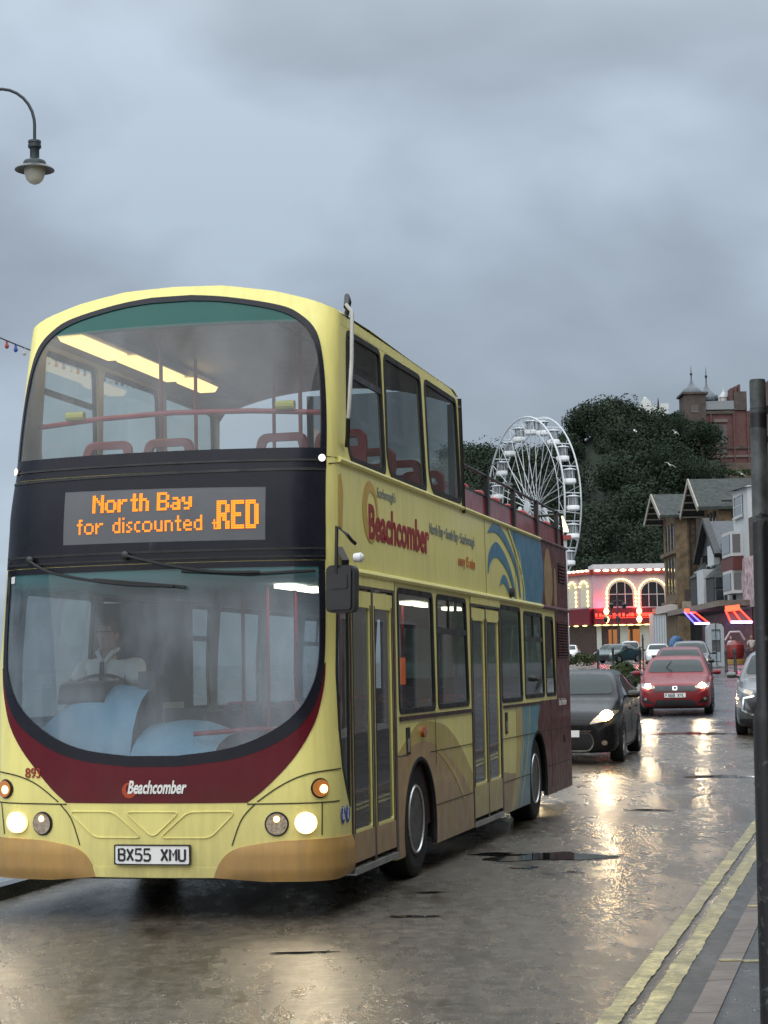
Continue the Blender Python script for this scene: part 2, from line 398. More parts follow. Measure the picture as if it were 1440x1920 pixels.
# lower shell: skirt line rises at the nose
def skirt(c):  # outline along the bottom incl. wheel arches, from -UE to UE
    b = []
    for a, z in [(-UE, ZS)]: b.append((a, z))
    for cc, r in ((-HX2, .60), (-HX1, .585)):
        b += [(cc-r, ZS)]+[(cc-r*cos(t), .40+r*sin(t)) for t in np.linspace(0, pi, 15)]+[(cc+r, ZS)]
    b += [(-1.9, .27), (-1.4, .33), (1.4, .33), (1.68, .30)]
    for cc, r in ((HX1, .585), (HX2, .60)):
        b += [(cc-r, ZS)]+[(cc-r*cos(t), .40+r*sin(t)) for t in np.linspace(0, pi, 15)]+[(cc+r, ZS)]
    b += [(UE, ZS)]; return b
bot = skirt(0)
d0 = DOOR[0]; i0 = [i for i, p in enumerate(bot) if p[0] == 1.68][0]
bot = bot[:i0+1]+[(DOOR[0][0], .30), (DOOR[0][0], 2.40), (DOOR[0][1], 2.40), (DOOR[0][1], ZS)]+bot[i0+1:]
i1 = [i for i, p in enumerate(bot) if p[0] > 6][0]
bot = bot[:i1]+[(DOOR[1][0], ZS), (DOOR[1][0], 2.40), (DOOR[1][1], 2.40), (DOOR[1][1], ZS)]+bot[i1:]
outer = bot+[(UE, 3.25), (-UE, 3.25)]
holes = [inset(LM_, .015), inset(CW, .01)]+[inset(p, .012) for p in WIN_L]+[mir(inset(p, .012)) for p in WIN_L]+[mir(rpoly([(1.7, 1.36), (3.1, 1.36), (3.1, 2.38), (1.7, 2.38)], .1)), mir(rpoly([(6.2, 1.36), (7.6, 1.36), (7.6, 2.38), (6.2, 2.38)], .1))]
xs = np.concatenate([np.arange(-12, -2.2, .6), np.arange(-2.1, 2.15, .085), np.arange(2.3, 12.4, .6)])
panel('lower_body_shell', outer, holes, m_yel, bus, shell, .16, 0, .03, xs)
panel('lower_inner_lining', [(a, max(b, .45)) for a, b in outer], [[(a, max(b, .5)) for a, b in h] for h in holes], mat('cool_grey_lining', (.26, .27, .28), .7, var=.08), bus, shell, .3, -.034, .004, np.concatenate([np.arange(-12, -2.2, .8), np.arange(-2.1, 2.15, .12), np.arange(2.3, 12.4, .8)]))
# upper front shell
top = [(u, ztop(u)) for u in np.concatenate([np.linspace(5.96, 1.5, 14), np.linspace(1.43, -1.43, 45), np.linspace(-1.5, -5.96, 14)])]
outer = [(-5.96, 3.255), (5.96, 3.255)]+top
xs2 = np.concatenate([np.arange(-5.8, -2.2, .5), np.arange(-2.1, 2.15, .085), np.arange(2.3, 5.9, .5)])
hs = [inset([(a, max(b, 3.27)) for a, b in UM_], .012)]+[inset(p, .012) for p in WIN_U]+[mir(inset(p, .012)) for p in WIN_U]
hs = [[(a, max(b, 3.275)) for a, b in h] for h in hs]
panel('upper_front_shell', outer, hs, m_yel, bus, shell, .12, 0, .03, xs2)
panel('upper_inner_lining', [(a, min(b, 4.30)) for a, b in outer], [[(a, min(b, 4.29)) for a, b in h] for h in hs[1:]]+[[(a, min(b, 4.285)) for a, b in hs[0]]], mat('pale_khaki_lining', (.42, .42, .36), .7, var=.08), bus, shell, .2, -.034, .004, xs2)
# canopy roof
def zr(y): return 4.355+.23*(1-(min(1, abs(y)/1.22))**2.3)
ny = 41; row0 = [shell(u, ztop(u)) for u in np.linspace(-1.43, 1.43, ny)]
def roof_rows(dz, x_list, first=None):
    V = list(first) if first else []; F = []
    for x in x_list:
        k = .02*max(0, 1-abs(x-1.6)/1.6)
        V += [(x, -y, zr(y)+dz+k-(.04 if x > 4.85 else 0)) for y in np.linspace(-1.225, 1.225, ny)]
    n = len(V)//ny
    for i in range(n-1):
        for j in range(ny-1): a = i*ny+j; F.append((a, a+1, a+ny+1, a+ny))
    return V, F
V, F = roof_rows(0, [.95, 1.2, 1.6, 2.2, 3, 4, 4.75, 4.96], row0)
roof = MB().add(V, F).build('roof', m_yel, bus)
V, F = roof_rows(-.09, [.70, 1.2, 2, 3, 4, 4.93])
MB().add(V, F).build('upper_ceiling', m_inner, bus)
MB().tube([(4.96, -y, zr(y)-.05 if abs(y) < 1.22 else 4.2) for y in np.linspace(-1.225, 1.225, 25)], .035).build('roof_edge_trim', m_blkp, bus)
for s in (1, -1): MB().tube([shell(s*5.97, z, .0) for z in (3.2, 3.6, 4.0, 4.2, 4.30)], .03).build('canopy_end_post', m_blkp, bus)
# glazing and masks of the front
ring = lambda nm, o, i, m, off=.006, th=.02, st=.1: panel(nm, o, [i], m, bus, shell, st, off, th)
ring('upper_windscreen_surround', UM_, UG_, m_blk)
panel('upper_windscreen', inset(UG_, -.015), [], g_up, bus, shell, .09, -.004, 0)
panel('lower_windscreen', inset(LG_, -.015), [], g_lo, bus, shell, .09, -.004, 0)
ring('lower_windscreen_surround', LM_, LG_, m_blk)
DSP = [(-.725, 2.66), (.815, 2.65), (.82, 3.03), (-.72, 3.05)]
band = panel('front_black_panel', [(-1.27, 2.505), (1.255, 2.505), (1.265, 3.155), (-1.27, 3.155)], [DSP], m_blk, bus, shell, .1, .008, .02)
mb = MB()
for pts, wd in (([(-1.26, 3.14), (1.26, 3.155)], .018), ([(-1.26, 3.22), (1.26, 3.22)], .014), ([(-1.25, 2.585), (1.25, 2.585)], .016), ([(-1.24, 2.53), (1.24, 2.53)], .012)): ribbon(mb, pts, wd, shell, .014, .006)
mb.build('panel_trim', m_rub, band)
dsp = panel('destination_display', DSP, [], mat('display_grey', (.10, .105, .115), .45, var=.08), bus, shell, .1, .005, .01)
# LED dots
FN = {'N': "1000111001101011001110001100011000110001", 'o': "0000000000011101000110001100010111000000"}
G5 = {'N': ['10001', '11001', '10101', '10011', '10001', '10001', '10001'], 'o': ['00000', '00000', '01110', '10001', '10001', '10001', '01110'],
      'r': ['00000', '00000', '1011', '1100', '1000', '1000', '1000'], 't': ['010', '010', '111', '010', '010', '010', '011'], 'h': ['1000', '1000', '1110', '1001', '1001', '1001', '1001'],
      'B': ['11110', '10001', '10001', '11110', '10001', '10001', '11110'], 'a': ['0000', '0000', '0110', '0001', '0111', '1001', '0111'], 'y': ['0000', '0000', '1001', '1001', '0111', '0001', '0110'],
      'f': ['011', '010', '111', '010', '010', '010', '010'], 'd': ['0001', '0001', '0111', '1001', '1001', '1001', '0111'], 'i': ['1', '0', '1', '1', '1', '1', '1'], 's': ['000', '000', '011', '100', '010', '001', '110'],
      'c': ['000', '000', '011', '100', '100', '100', '011'], 'u': ['0000', '0000', '1001', '1001', '1001', '1001', '0111'], 'n': ['0000', '0000', '1110', '1001', '1001', '1001', '1001'], 'e': ['0000', '0000', '0110', '1001', '1111', '1000', '0111'],
      'R': ['1110', '1001', '1001', '1110', '1010', '1001', '1001'], 'E': ['1111', '1000', '1000', '1110', '1000', '1000', '1111'], 'D': ['1110', '1001', '1001', '1001', '1001', '1001', '1110'], ' ': ['00']*7}
def led(txt, x0, x1, z0, z1, bold):
    cols = []
    for ch in txt:
        g = G5[ch]; wd = max(len(r) for r in g)
        for c in range(wd): cols.append([r[c] if c < len(r) else '0' for r in g])
        cols.append(['0']*7)
    cols.pop(); n = len(cols); mb = MB(); dx = (x1-x0)/(n*2); dz = (z1-z0)/14
    for i, c in enumerate(cols):
        for r in range(7):
            if c[r] != '1': continue
            for a in range(2 if not bold else 3):
                for b in range(2):
                    u = x0+(i*2+a)*dx; z = z1-(r*2+b)*dz
                    if bold and a == 2: u -= 0
                    e = .40 if a < 2 else .45
                    v = [shell(u-dx*e, z-dz*.42, .010), shell(u+dx*e, z-dz*.42, .010), shell(u+dx*e, z+dz*.42, .010), shell(u-dx*e, z+dz*.42, .010)]
                    mb.add(v, [(0, 1, 2, 3)])
    return mb
m_led = emit('amber_led', (1, .27, .02), 1.7)
for t_, a, b, c, d, bd in (('North Bay', -.475, .285, 2.875, 3.005, True), ('for discounted', -.60, .37, 2.725, 2.835, False), ('t', .44, .475, 2.73, 2.80, False), ('RED', .475, .765, 2.725, 2.93, True)):
    led(t_, a, b, c, d, bd).build('led_lettering', m_led, dsp, smooth=0, fix=False)
# maroon swoosh beneath the windscreen
MO = [(1.25, 1.78), (1.235, 1.62), (1.17, 1.39), (1.06, 1.19), (.95, 1.05), (.80, .905), (.68, .815)]
r_ = cr(MO, 5, closed=False)
mo = r_+[(-a, b) for a, b in reversed(r_)]
lm = [p for p in LM_ if p[1] < 1.78]
lm_in = inset(LM_, .004); lm_in = [p for p in lm_in if p[1] < 1.76]
lm_in = sorted([p for p in lm_in], key=lambda p: p[0])
moR = sorted(r_, key=lambda p: -p[1]); moR = moR
poly = [(1.25, 1.78)]+moR[1:]+[(-a, b) for a, b in reversed(moR[1:])]+[(-1.25, 1.78)]+lm_in
mar = panel('maroon_swoosh_panel', poly, [], m_mar, bus, shell, .09, .004, .006)
text_mb('Beachcomber', -.19, .885, .125, shell, .009, .004, .62, .3, .0035).build('lettering', mat('white_lettering', (.75, .75, .72), .5, var=0), mar)
panel('orange_roundel', circ(-.175, .905, .055), [circ(-.165, .915, .036)], mat('orange_print', (.42, .05, .01), .5, var=.1), mar, shell, .05, .007, .003)
text_mb('893', -1.03, .99, .10, shell, .009, .004, .85, 0, .001).build('lettering', mat('dull_red_lettering', (.30, .03, .02), .5, var=0), mar)
# seams, mouldings
mb = MB()
m_seam = mat('panel_gap', (.05, .045, .015), .8, var=0)
for P in [cr(q_, 6, False) if len(q_) > 2 else q_ for q_ in ([(-1.36, .805), (-.68, .805)], [(.68, .805), (1.40, .805)], [(1.44, 1.03), (1.2, 1.02), (1.05, .99), (.9, .92), (.75, .82)], [(-1.44, 1.03), (-1.2, 1.02), (-1.05, .99), (-.9, .92), (-.75, .82)], [(1.21, .805), (1.205, .58)],
          [(.74, .81), (.64, .70), (.57, .52)], [(-.74, .81), (-.64, .70), (-.57, .52)], [(-1.25, .805), (-1.21, .58)])]: ribbon(mb, P, .009, shell, .0035, .002)
mb.build('panel_seam', m_seam, bus)
mb = MB()
for P in (rpoly([(-.66, .755), (-.30, .755), (-.08, .575), (-.45, .575)], .05), rpoly([(-.21, .755), (.20, .755), (0, .575)], .05), rpoly([(.60, .755), (.26, .755), (.05, .575), (.42, .575)], .05)):
    mb.tube([shell(a, b, .003) for a, b in P], .006, 6, closed=True)
mb.build('raised_moulding', m_yel, bus)
# gold bumpers
bump = [(.44, .32), (.47, .40), (.52, .47), (.60, .52), (.75, .55), (.95, .57), (1.30, .575), (1.70, .565), (1.70, .30)]
def bfn(a, b, off):
    t = max(0, min(1, (b-.30)/.26)); return shell(a, b-.02, off+(.022*min(1, t*6)*min(1, (1-t)*3.5+.25) if off > -.001 else 0)*min(1, max(0, (abs(a)-.42)/.25)))
for s in (1, -1):
    P = cr([(s*a, b) for a, b in bump[:8]], 3, closed=False)+[(s*1.70, .30), (s*1.3, .285), (s*.8, .29)]
    panel('bumper_corner', P, [], m_gold, bus, bfn, .04, .006, .04)
panel('bumper_centre', [(-.5, .30), (.5, .30), (.5, .37), (-.5, .37)], [], m_yel, bus, shell, .08, .006, .05)
# number plate
pl = panel('number_plate', rrect(-.275, .275, .395, .525, .012), [], mat('white_plate', (.82, .82, .80), .35, var=.05), bus, shell, .1, .03, .012)
panel('plate_surround', rrect(-.281, .281, .390, .530, .010), [rrect(-.272, .272, .398, .522, .012)], m_blkp, pl, shell, .1, .034, .03)
GL = {'B': [[(0, 0), (0, 1), (.7, 1), (1, .87), (1, .65), (.75, .53), (0, .53)], [(.75, .53), (1, .4), (1, .13), (.75, 0), (0, 0)]], 'X': [[(0, 0), (1, 1)], [(0, 1), (1, 0)]], '5': [[(1, 1), (.08, 1), (.04, .56), (.7, .58), (1, .45), (1, .15), (.75, 0), (.1, 0), (0, .12)]],
      'M': [[(0, 0), (0, 1), (.5, .45), (1, 1), (1, 0)]], 'U': [[(0, 1), (0, .15), (.2, 0), (.8, 0), (1, .15), (1, 1)]], 'F': [[(0, 0), (0, 1), (1, 1)], [(0, .53), (.8, .53)]], '6': [[(.95, 1), (.3, .95), (0, .5), (0, .12), (.2, 0), (.8, 0), (1, .15), (1, .42), (.8, .55), (.05, .5)]],
      '8': [[(.2, .53), (0, .7), (0, .88), (.2, 1), (.8, 1), (1, .88), (1, .7), (.8, .53), (1, .38), (1, .13), (.8, 0), (.2, 0), (0, .13), (0, .38), (.2, .53), (.8, .53)]], 'V': [[(0, 1), (.5, 0), (1, 1)]], 'L': [[(0, 1), (0, 0), (1, 0)]], ' ': []}
def plate_text(txt, x0, x1, z0, z1, fn, wd, off):
    n = len(txt); adv = (x1-x0)/(n-.28); cw = adv*.70; mb = MB()
    for i, ch in enumerate(txt):
        for st_ in GL[ch]: ribbon(mb, [(x0+i*adv+a*cw, z0+b*(z1-z0)) for a, b in st_], wd, fn, off, .003)
    return mb
plate_text('BX55 XMU', -.245, .245, .421, .500, shell, .0155, .034).build('lettering', mat('black_lettering', (.01, .01, .02), .5, var=0), pl)
# lamps of the front
m_lit = emit('lit_headlamp_lens', (1, .66, .30), 110); m_ref = mat('lamp_reflector', (.75, .7, .62), .15, .9, var=.2, vs=40)
m_amb = mat('amber_lens', (.35, .10, .02), .2, var=.3, vs=60, coat=.5, emit=(1, .45, .1), es=.15); m_chrome = mat('chrome', (.8, .8, .8), .12, 1, var=0)
m_lens = mat('clear_lamp_lens', (.42, .33, .24), .12, .5, var=.5, vs=45, coat=1)
m_ember = emit('lit_amber_bulb', (1, .55, .22), 5)
def lamp_disc(name, u, z, r, mlens, parent=bus, rimc=m_chrome, off=.02):
    a = panel(name, circ(u, z, r, 24), [], rimc, parent, shell, .05, off-.012, .03)
    panel('lens', circ(u, z, r*.86, 24), [], mlens, a, shell, .03, off, .006)
    if mlens.name.startswith('lit_bus'): panel('lens_glow', circ(u, z, r*.96, 28), [circ(u, z, r*.85, 28)], emit('warm_lens_glow', (1, .70, .28), 1.6), a, shell, .03, off+.002, .01)  # glow around the lit lamp, added as a dim emissive ring
    return a
for s in (1, -1):
    uh = 1.085*s
    a = lamp_disc('headlight', uh, .67, .080, emit('lit_bus_lamp_lens', (1, .78, .46), 40), rimc=m_chrome)
    b = lamp_disc('fog_light', s*.885, .665, .085, m_lens, rimc=m_blkp)
    panel('bulb', circ(s*.885, .70, .022, 10), [], m_ember, b, shell, .05, .024, .003)
    c = lamp_disc('turn_indicator', s*1.195, .905, .070, m_amb, rimc=m_blkp)
    panel('bulb', circ(s*1.195+.018, .90, .030, 12), [], m_ember, c, shell, .05, .024, .003)
    lamp_disc('marker_lamp', s*1.215, 3.235, .030, emit('white_marker_glow', (1, .98, .92), 1.6), rimc=m_blkp, off=.03)
panel('white_sticker', rrect(-1.19, -1.15, 2.40, 2.45, .005), [], m_white, bus, shell, .1, .004, .004)
# wipers
for P, nm in (([(-1.00, 2.56), (-.79, 2.46), (-.30, 2.37), (.17, 2.335)], 0), ([(-.20, 2.565), (.10, 2.49), (.45, 2.43), (.78, 2.42)], 1)):
    a = MB().tube([shell(p[0], p[1], .05) for p in cr(P, 4, False)], .011, 6).build('wiper', m_blkp, bus)
    B_ = [(-.45, 2.40), (.25, 2.325)] if nm == 0 else [(.22, 2.44), (.7, 2.405), (1.16, 2.425)]
    MB().tube([shell(p[0], p[1], .03) for p in dens(B_, .1, False)], .012, 6).build('blade', m_rub, a)
    MB().lathe([(.03, 0), (.03, .05), (.015, .06)], 12, Matrix.Translation(shell(P[0][0], P[0][1], .0)) @ Matrix.Rotation(-pi/2, 4, 'Y')).build('pivot', m_blkp, a)
# headlight beams
for s in (1, -1):
    l = bpy.data.lights.new('headlight_beam', 'SPOT'); l.energy = 22; l.spot_size = 1.2; l.spot_blend = .8; l.color = (1, .82, .55); l.shadow_soft_size = .08
    o = bpy.data.objects.new('headlight_beam', l); COL.objects.link(o); o.parent = bus; p = shell(s*1.12, .67, .12); o.location = p
    o.rotation_euler = Vector((1, 0, .12)).to_track_quat('Z', 'Y').to_euler()
# accessibility stickers
for u, sx in ((1.475, 1), (1.60, 1)):
    st = panel('blue_sticker', circ(u, .70, .052, 20, .062), [], mat('sticker_blue', (.02, .07, .33), .5, var=0), bus, shell, .05, .006, .003)
    if u < 1.55:
        mb = MB(); ribbon(mb, [(u-.004, .735), (u, .70), (u+.02, .70), (u+.03, .67)], .009, shell, .009); ribbon(mb, [(u+.016*cos(t)-.004, .688+.022*sin(t)) for t in np.linspace(2.2, 6.4, 10)], .006, shell, .009); mb.add(*panel_mesh(circ(u-.004, .747, .008, 8), [], shell, .05, .009, .003))
    else:
        mb = MB(); ribbon(mb, [(u, .735), (u, .665)], .012, shell, .009); mb.add(*panel_mesh(circ(u, .747, .009, 8), [], shell, .05, .009, .003))
    mb.build('symbol', m_white, st)
# corner window beside the first door
panel('corner_window', CW, [inset(CW, .028)], m_rub, bus, shell, .08, .006, .02)
panel('corner_window_pane', inset(CW, .02), [], g_door, bus, shell, .08, -.002, 0)

def side_window(poly, s=1, bar=None, vbar=None, gl=None, wd=.045):
    P = poly if s > 0 else mir(poly)
    a = panel('side_window', P, [inset(P, wd)], m_rub, bus, shell, .15, .006, .025)
    panel('pane', inset(P, wd-.008), [], gl or g_side, a, shell, .2, -.006, 0)
    us = [p[0] for p in P]; zs = [p[1] for p in P]; mb = MB()
    if bar: ribbon(mb, [(min(us)+.03, bar), (max(us)-.05, bar)], .05, shell, .006, .015)
    if vbar: ribbon(mb, [(vbar*s, bar), (vbar*s, max(zs)-.03)], .04, shell, .006, .015)
    if bar: mb.build('hopper_bar', m_blkp, a)
    return a
for s in (1, -1):
    side_window(WIN_U[0], s, 3.93, gl=g_su); side_window(WIN_U[1], s, gl=g_su); side_window(WIN_U[2], s, gl=g_su)
    q_ = g_side if s > 0 else g_off; side_window(WIN_L[0], s, gl=q_); side_window(WIN_L[1], s, 2.06, 5.20, gl=q_); side_window(WIN_L[2], s, gl=q_); side_window(WIN_L[3], s, 2.05, 9.8, gl=q_); side_window(WIN_L[4], s, gl=q_)
for P in ([(1.7, 1.36), (3.1, 1.36), (3.1, 2.38), (1.7, 2.38)], [(6.2, 1.36), (7.6, 1.36), (7.6, 2.38), (6.2, 2.38)]): side_window(rpoly(P, .1), -1, gl=g_off)
# belt rails, seams
for z, r, u0_, u1_ in ((2.445, .028, 1.50, 10.4), (3.245, .022, 1.46, 10.45)):
    for s in (1, -1): MB().tube([shell(s*u, z, .006) for u in np.linspace(u0_, u1_, 20)], r, 8).build('belt_rail', m_yel, bus)
MB().tube([shell(u, 3.245, .006) for u in np.linspace(10.45, 12.49, 8)], .022, 8).build('belt_rail', m_marl, bus)
MB().tube([shell(u, 2.445, .006) for u in np.linspace(10.4, 12.49, 8)], .026, 8).build('belt_rail', m_marl, bus)
for P, wd in (([(3.22, 1.325), (6.16, 1.325)], .035), ([(7.80, 1.32), (10.2, 1.32)], .030)): ribbon(MB(), P, wd, shell, .012, .012, 1).build('window_sill_strip', mat('dark_maroon_trim', (.045, .02, .02), .5, var=.1), bus)
mb = MB()
for P in ([(4.30, 1.015), (6.16, 1.01)], [(3.10, 1.03), (3.5, 1.03)], [(7.66, .99), (12.49, .98)], [(4.50, .55), (6.16, .55)], [(7.66, .545), (9.35, .545)], [(10.55, .56), (12.49, .56)], [(6.16, .22), (6.16, 1.32)], [(7.0, 3.23), (7.0, 2.47)], [(4.53, 1.36), (4.53, .9)],
          [(-1.43, 3.21), (-5.9, 3.21)], [(1.29, 3.20), (1.44, 3.215)], [(8.7, 2.46), (8.7, 3.22)], [(10.9, 1.36), (10.9, .3)]): ribbon(mb, P, .008, shell, .0085, .002, .5)
mb.build('panel_seam', m_seam, bus)

for s in (1, -1):
    for cc, r in ((HX1, .585), (HX2, .60)): MB().tube([shell(s*(cc-(r-.006)*cos(t)), .40+(r-.006)*sin(t), -.012) for t in np.linspace(-.3, pi+.3, 30)], .026, 6).build('arch_trim', m_und, bus)
# livery
def art(name, pts, m, off, smooth=4, lim=None): 
    P = cr(pts, smooth) if smooth else pts
    return panel(name, P, [], m, bus, shell, .3, off, .002)
def clipz(P, z0, z1): return [(a, min(z1, max(z0, b))) for a, b in P]
archc = lambda c, r, a0, a1: [(c+r*cos(t), .40+r*sin(t)) for t in np.linspace(a0, a1, 12)]
art('golden_arc', cr([(3.10, 1.04), (3.5, 1.17), (3.95, 1.28), (4.45, 1.27), (5.0, 1.21), (5.5, 1.05), (5.9, .86), (6.15, .72)], 5, False)+[(6.15, .56)]+[(4.505, .56)]+archc(HX1, .59, .27, pi-.3)+[(3.10, .6)], m_ochre, .003, 0)
art('sand_dune', cr([(3.10, .99), (3.4, 1.06), (3.7, 1.10), (4.1, 1.115), (4.5, 1.07), (5.0, .96), (5.5, .80), (5.9, .63), (6.15, .50)], 5, False)+[(6.15, .225), (4.51, .225)]+archc(HX1, .59, -.25, pi+.3)+[(3.10, .24)], m_sand, .005, 0)
mb = MB(); ribbon(mb, cr([(4.55, 1.04), (4.9, .93), (5.3, .77), (5.6, .60), (5.7, .53)], 5, False), .05, shell, .0075, .002); mb.build('dune_line', m_ochre, bus)
art('sand_patch', [(7.67, .66), (8.1, .62), (8.5, .60), (8.6, .225), (7.67, .225)], m_sand, .003, 0)
ml = [(8.93, 1.305), (8.93, 1.05), (8.82, .80), (8.62, .5), (8.35, .225), (8.95, .225), (9.30, .225), (9.33, .42)]+archc(HX2, .605, pi-.02, pi/2+.1)[::1]+[(9.95, 1.1), (10.12, 1.305)]
art('blue_stripe_low', ml, m_lblue, .005, 0)
mb = MB(); ribbon(mb, cr([(9.35, 1.30), (9.30, 1.0), (9.12, .7), (8.80, .35), (8.7, .23)], 5, False), .035, shell, .0085, .002); ribbon(mb, cr([(9.0, 1.30), (9.0, 1.05), (8.88, .78), (8.66, .5), (8.42, .23)], 5, False), .03, shell, .0085, .002); mb.build('thin_pale_line', m_ochre, bus)
art('golden_stripe_low', [(8.55, 1.305), (8.93, 1.305), (8.93, 1.05), (8.82, .80), (8.62, .5), (8.35, .225), (8.15, .225), (8.42, .55), (8.56, .85)], m_ochre, .0045, 0)
art('maroon_rear_low', [(10.12, 1.36), (9.98, 1.15), (9.93, 1.01)]+archc(HX2, .605, pi/2, -.25)+[(10.54, .225), (12.495, .225), (12.495, 2.42), (10.98, 2.42), (10.55, 2.42), (10.53, 1.36)], m_marl, .006, 0) if False else None
rl = [(10.12, 1.305), (9.98, 1.15), (9.93, 1.01)]+archc(HX2, .605, pi/2, -.25)+[(10.54, .225), (12.495, .225), (12.495, 2.42), (11.42, 2.42), (11.42, 1.34), (10.14, 1.34)]
art('maroon_rear_panel', rl, m_marl, .006, 0)
art('maroon_upper_panel', [(10.50, 3.24), (12.495, 3.24), (12.495, 2.46), (10.44, 2.46), (10.60, 2.7), (10.64, 2.95)], m_marl, .006, 0)
art('blue_wave_field', [(8.27, 3.235), (10.5, 3.235), (10.64, 2.95), (10.60, 2.7), (10.44, 2.46), (9.15, 2.46), (9.2, 2.6), (9.08, 2.8), (8.85, 2.98), (8.55, 3.12)], m_blue, .005, 0)
def swirl(P, wds, m, off=.006):
    P = cr(P, 5, False); k = len(P); L = []; R_ = []
    for i, p in enumerate(P):
        a = P[max(i-1, 0)]; b = P[min(i+1, k-1)]; dx, dy = b[0]-a[0], b[1]-a[1]; l = math.hypot(dx, dy); wd = float(np.interp(i/(k-1), np.linspace(0, 1, len(wds)), wds))/2
        L.append((p[0]-dy/l*wd, p[1]+dx/l*wd)); R_.append((p[0]+dy/l*wd, p[1]-dx/l*wd))
    return panel('blue_swirl', L+R_[::-1], [], m, bus, shell, .2, off, .002)
swirl([(7.18, 3.10), (7.5, 3.17), (7.85, 3.16), (8.25, 3.06), (8.6, 2.92), (8.85, 2.75), (8.98, 2.5)], [.01, .09, .11, .11, .10, .09, .06], m_blue)
swirl([(7.12, 2.68), (7.25, 2.85), (7.6, 2.95), (7.95, 2.90), (8.3, 2.78), (8.55, 2.62), (8.68, 2.47)], [.02, .12, .16, .15, .12, .09, .04], m_blue)
swirl([(7.75, 2.58), (7.95, 2.66), (8.15, 2.63), (8.35, 2.52), (8.42, 2.47)], [.01, .09, .10, .07, .02], m_blue)
mb = MB()
ribbon(mb, cr([(8.35, 3.22), (8.7, 3.05), (9.0, 2.86), (9.2, 2.66), (9.25, 2.47)], 5, False), .045, shell, .0085, .002); ribbon(mb, cr([(8.55, 3.10), (8.8, 2.97), (8.97, 2.75), (9.02, 2.5)], 5, False), .03, shell, .0085, .002)
ribbon(mb, [(8.95, 3.02), (9.05, 2.9), (9.1, 2.7)], .02, shell, .0085, .002)
mb.build('pale_wave_line', m_yel, bus)
art('surfboard_print', [(10.72, 2.48), (10.66, 2.8), (10.78, 3.05), (11.0, 3.17), (11.2, 3.02), (11.28, 2.75), (11.12, 2.48)], mat('tan_print', (.36, .24, .11), .5, var=.15), .008)
art('surfboard_print', [(11.40, 2.50), (11.42, 2.85), (11.52, 2.95), (11.58, 2.8), (11.56, 2.50)], MATS['tan_print'], .008)
text_mb('Beachcomber', 2.32, 2.73, .37, shell, .006, .003, 1.02, .12, .010).build('side_lettering', mat('crimson_lettering', (.30, .02, .025), .5, var=.1), bus)
mg = mat('grey_blue_lettering', (.22, .25, .24), .5, var=.1)
text_mb("Scarborough's", 2.63, 3.07, .11, shell, .006, .003, .98, .2, .0).build('side_lettering', mg, bus)
text_mb('North Bay \u2022 South Bay \u2022 Scarborough', 4.47, 2.91, .135, shell, .006, .003, .97, .1, .001).build('side_lettering', mg, bus)
text_mb('every 15 mins', 5.66, 2.69, .14, shell, .006, .003, 1.0, .1, .003).build('side_lettering', mat('orange_lettering', (.50, .17, .05), .5, var=.1), bus)
text_mb('East Yorkshire', 11.55, 1.26, .12, shell, .009, .003, .85, .1, .001).build('side_lettering', mat('white_lettering', (.7, .7, .7)), bus)
panel('orange_roundel', circ(2.42, 2.93, .24, 24, .24), [circ(2.46, 2.93, .15, 24, .16)], mat('faded_orange', (.56, .36, .09), .5, var=.1), bus, shell, .2, .0045, .002)
swirl([(1.50, 2.75), (1.53, 3.0), (1.50, 3.14)], [.09, .12, .05], MATS['faded_orange'])
# vents
for u0_, u1_, z0, z1, n in ((11.75, 12.32, 2.78, 3.03, 6), (11.52, 12.38, 1.84, 2.29, 13)):
    a = panel('air_vent', rrect(u0_, u1_, z0, z1, .02), [], m_und, bus, shell, .3, .010, .006)
    mb = MB()
    for i in range(n): ribbon(mb, [(u0_+.02, z0+(i+.5)*(z1-z0)/n), (u1_-.02, z0+(i+.5)*(z1-z0)/n)], (z1-z0)/n*.45, shell, .020, .008, 1)
    mb.build('louvres', m_marl, a)
# side repeater, door buttons, sensor
a = panel('side_repeater', circ(4.03, 1.195, .05, 12, .045), [], mat('red_amber_lens', (.40, .07, .01), .25, var=.2, coat=.6), bus, shell, .1, .03, .03)
for u, z in ((3.50, 1.13), (7.95, 1.14)): 
    b = panel('door_control_box', rrect(u-.06, u+.06, z-.10, z+.12, .01), [], m_rub, bus, shell, .2, .010, .01); panel('label_plate', rrect(u-.03, u+.03, z-.08, z+.03, .01), [], m_alu, b, shell, .2, .013, .004)
panel('fuel_flap_mark', rrect(11.83, 11.98, .80, .88, .01), [], m_und, bus, shell, .2, .010, .003)
panel('side_camera', circ(8.35, 2.53, .05, 10), [], m_blkp, bus, shell, .2, .05, .05)
panel('orange_notice', rrect(3.36, 3.56, 1.60, 1.82, .01), [], emit('orange_notice_glow', (.9, .16, .03), .6), bus, lambda a, b, o: shell(a, b, o), .2, -.02, .003)

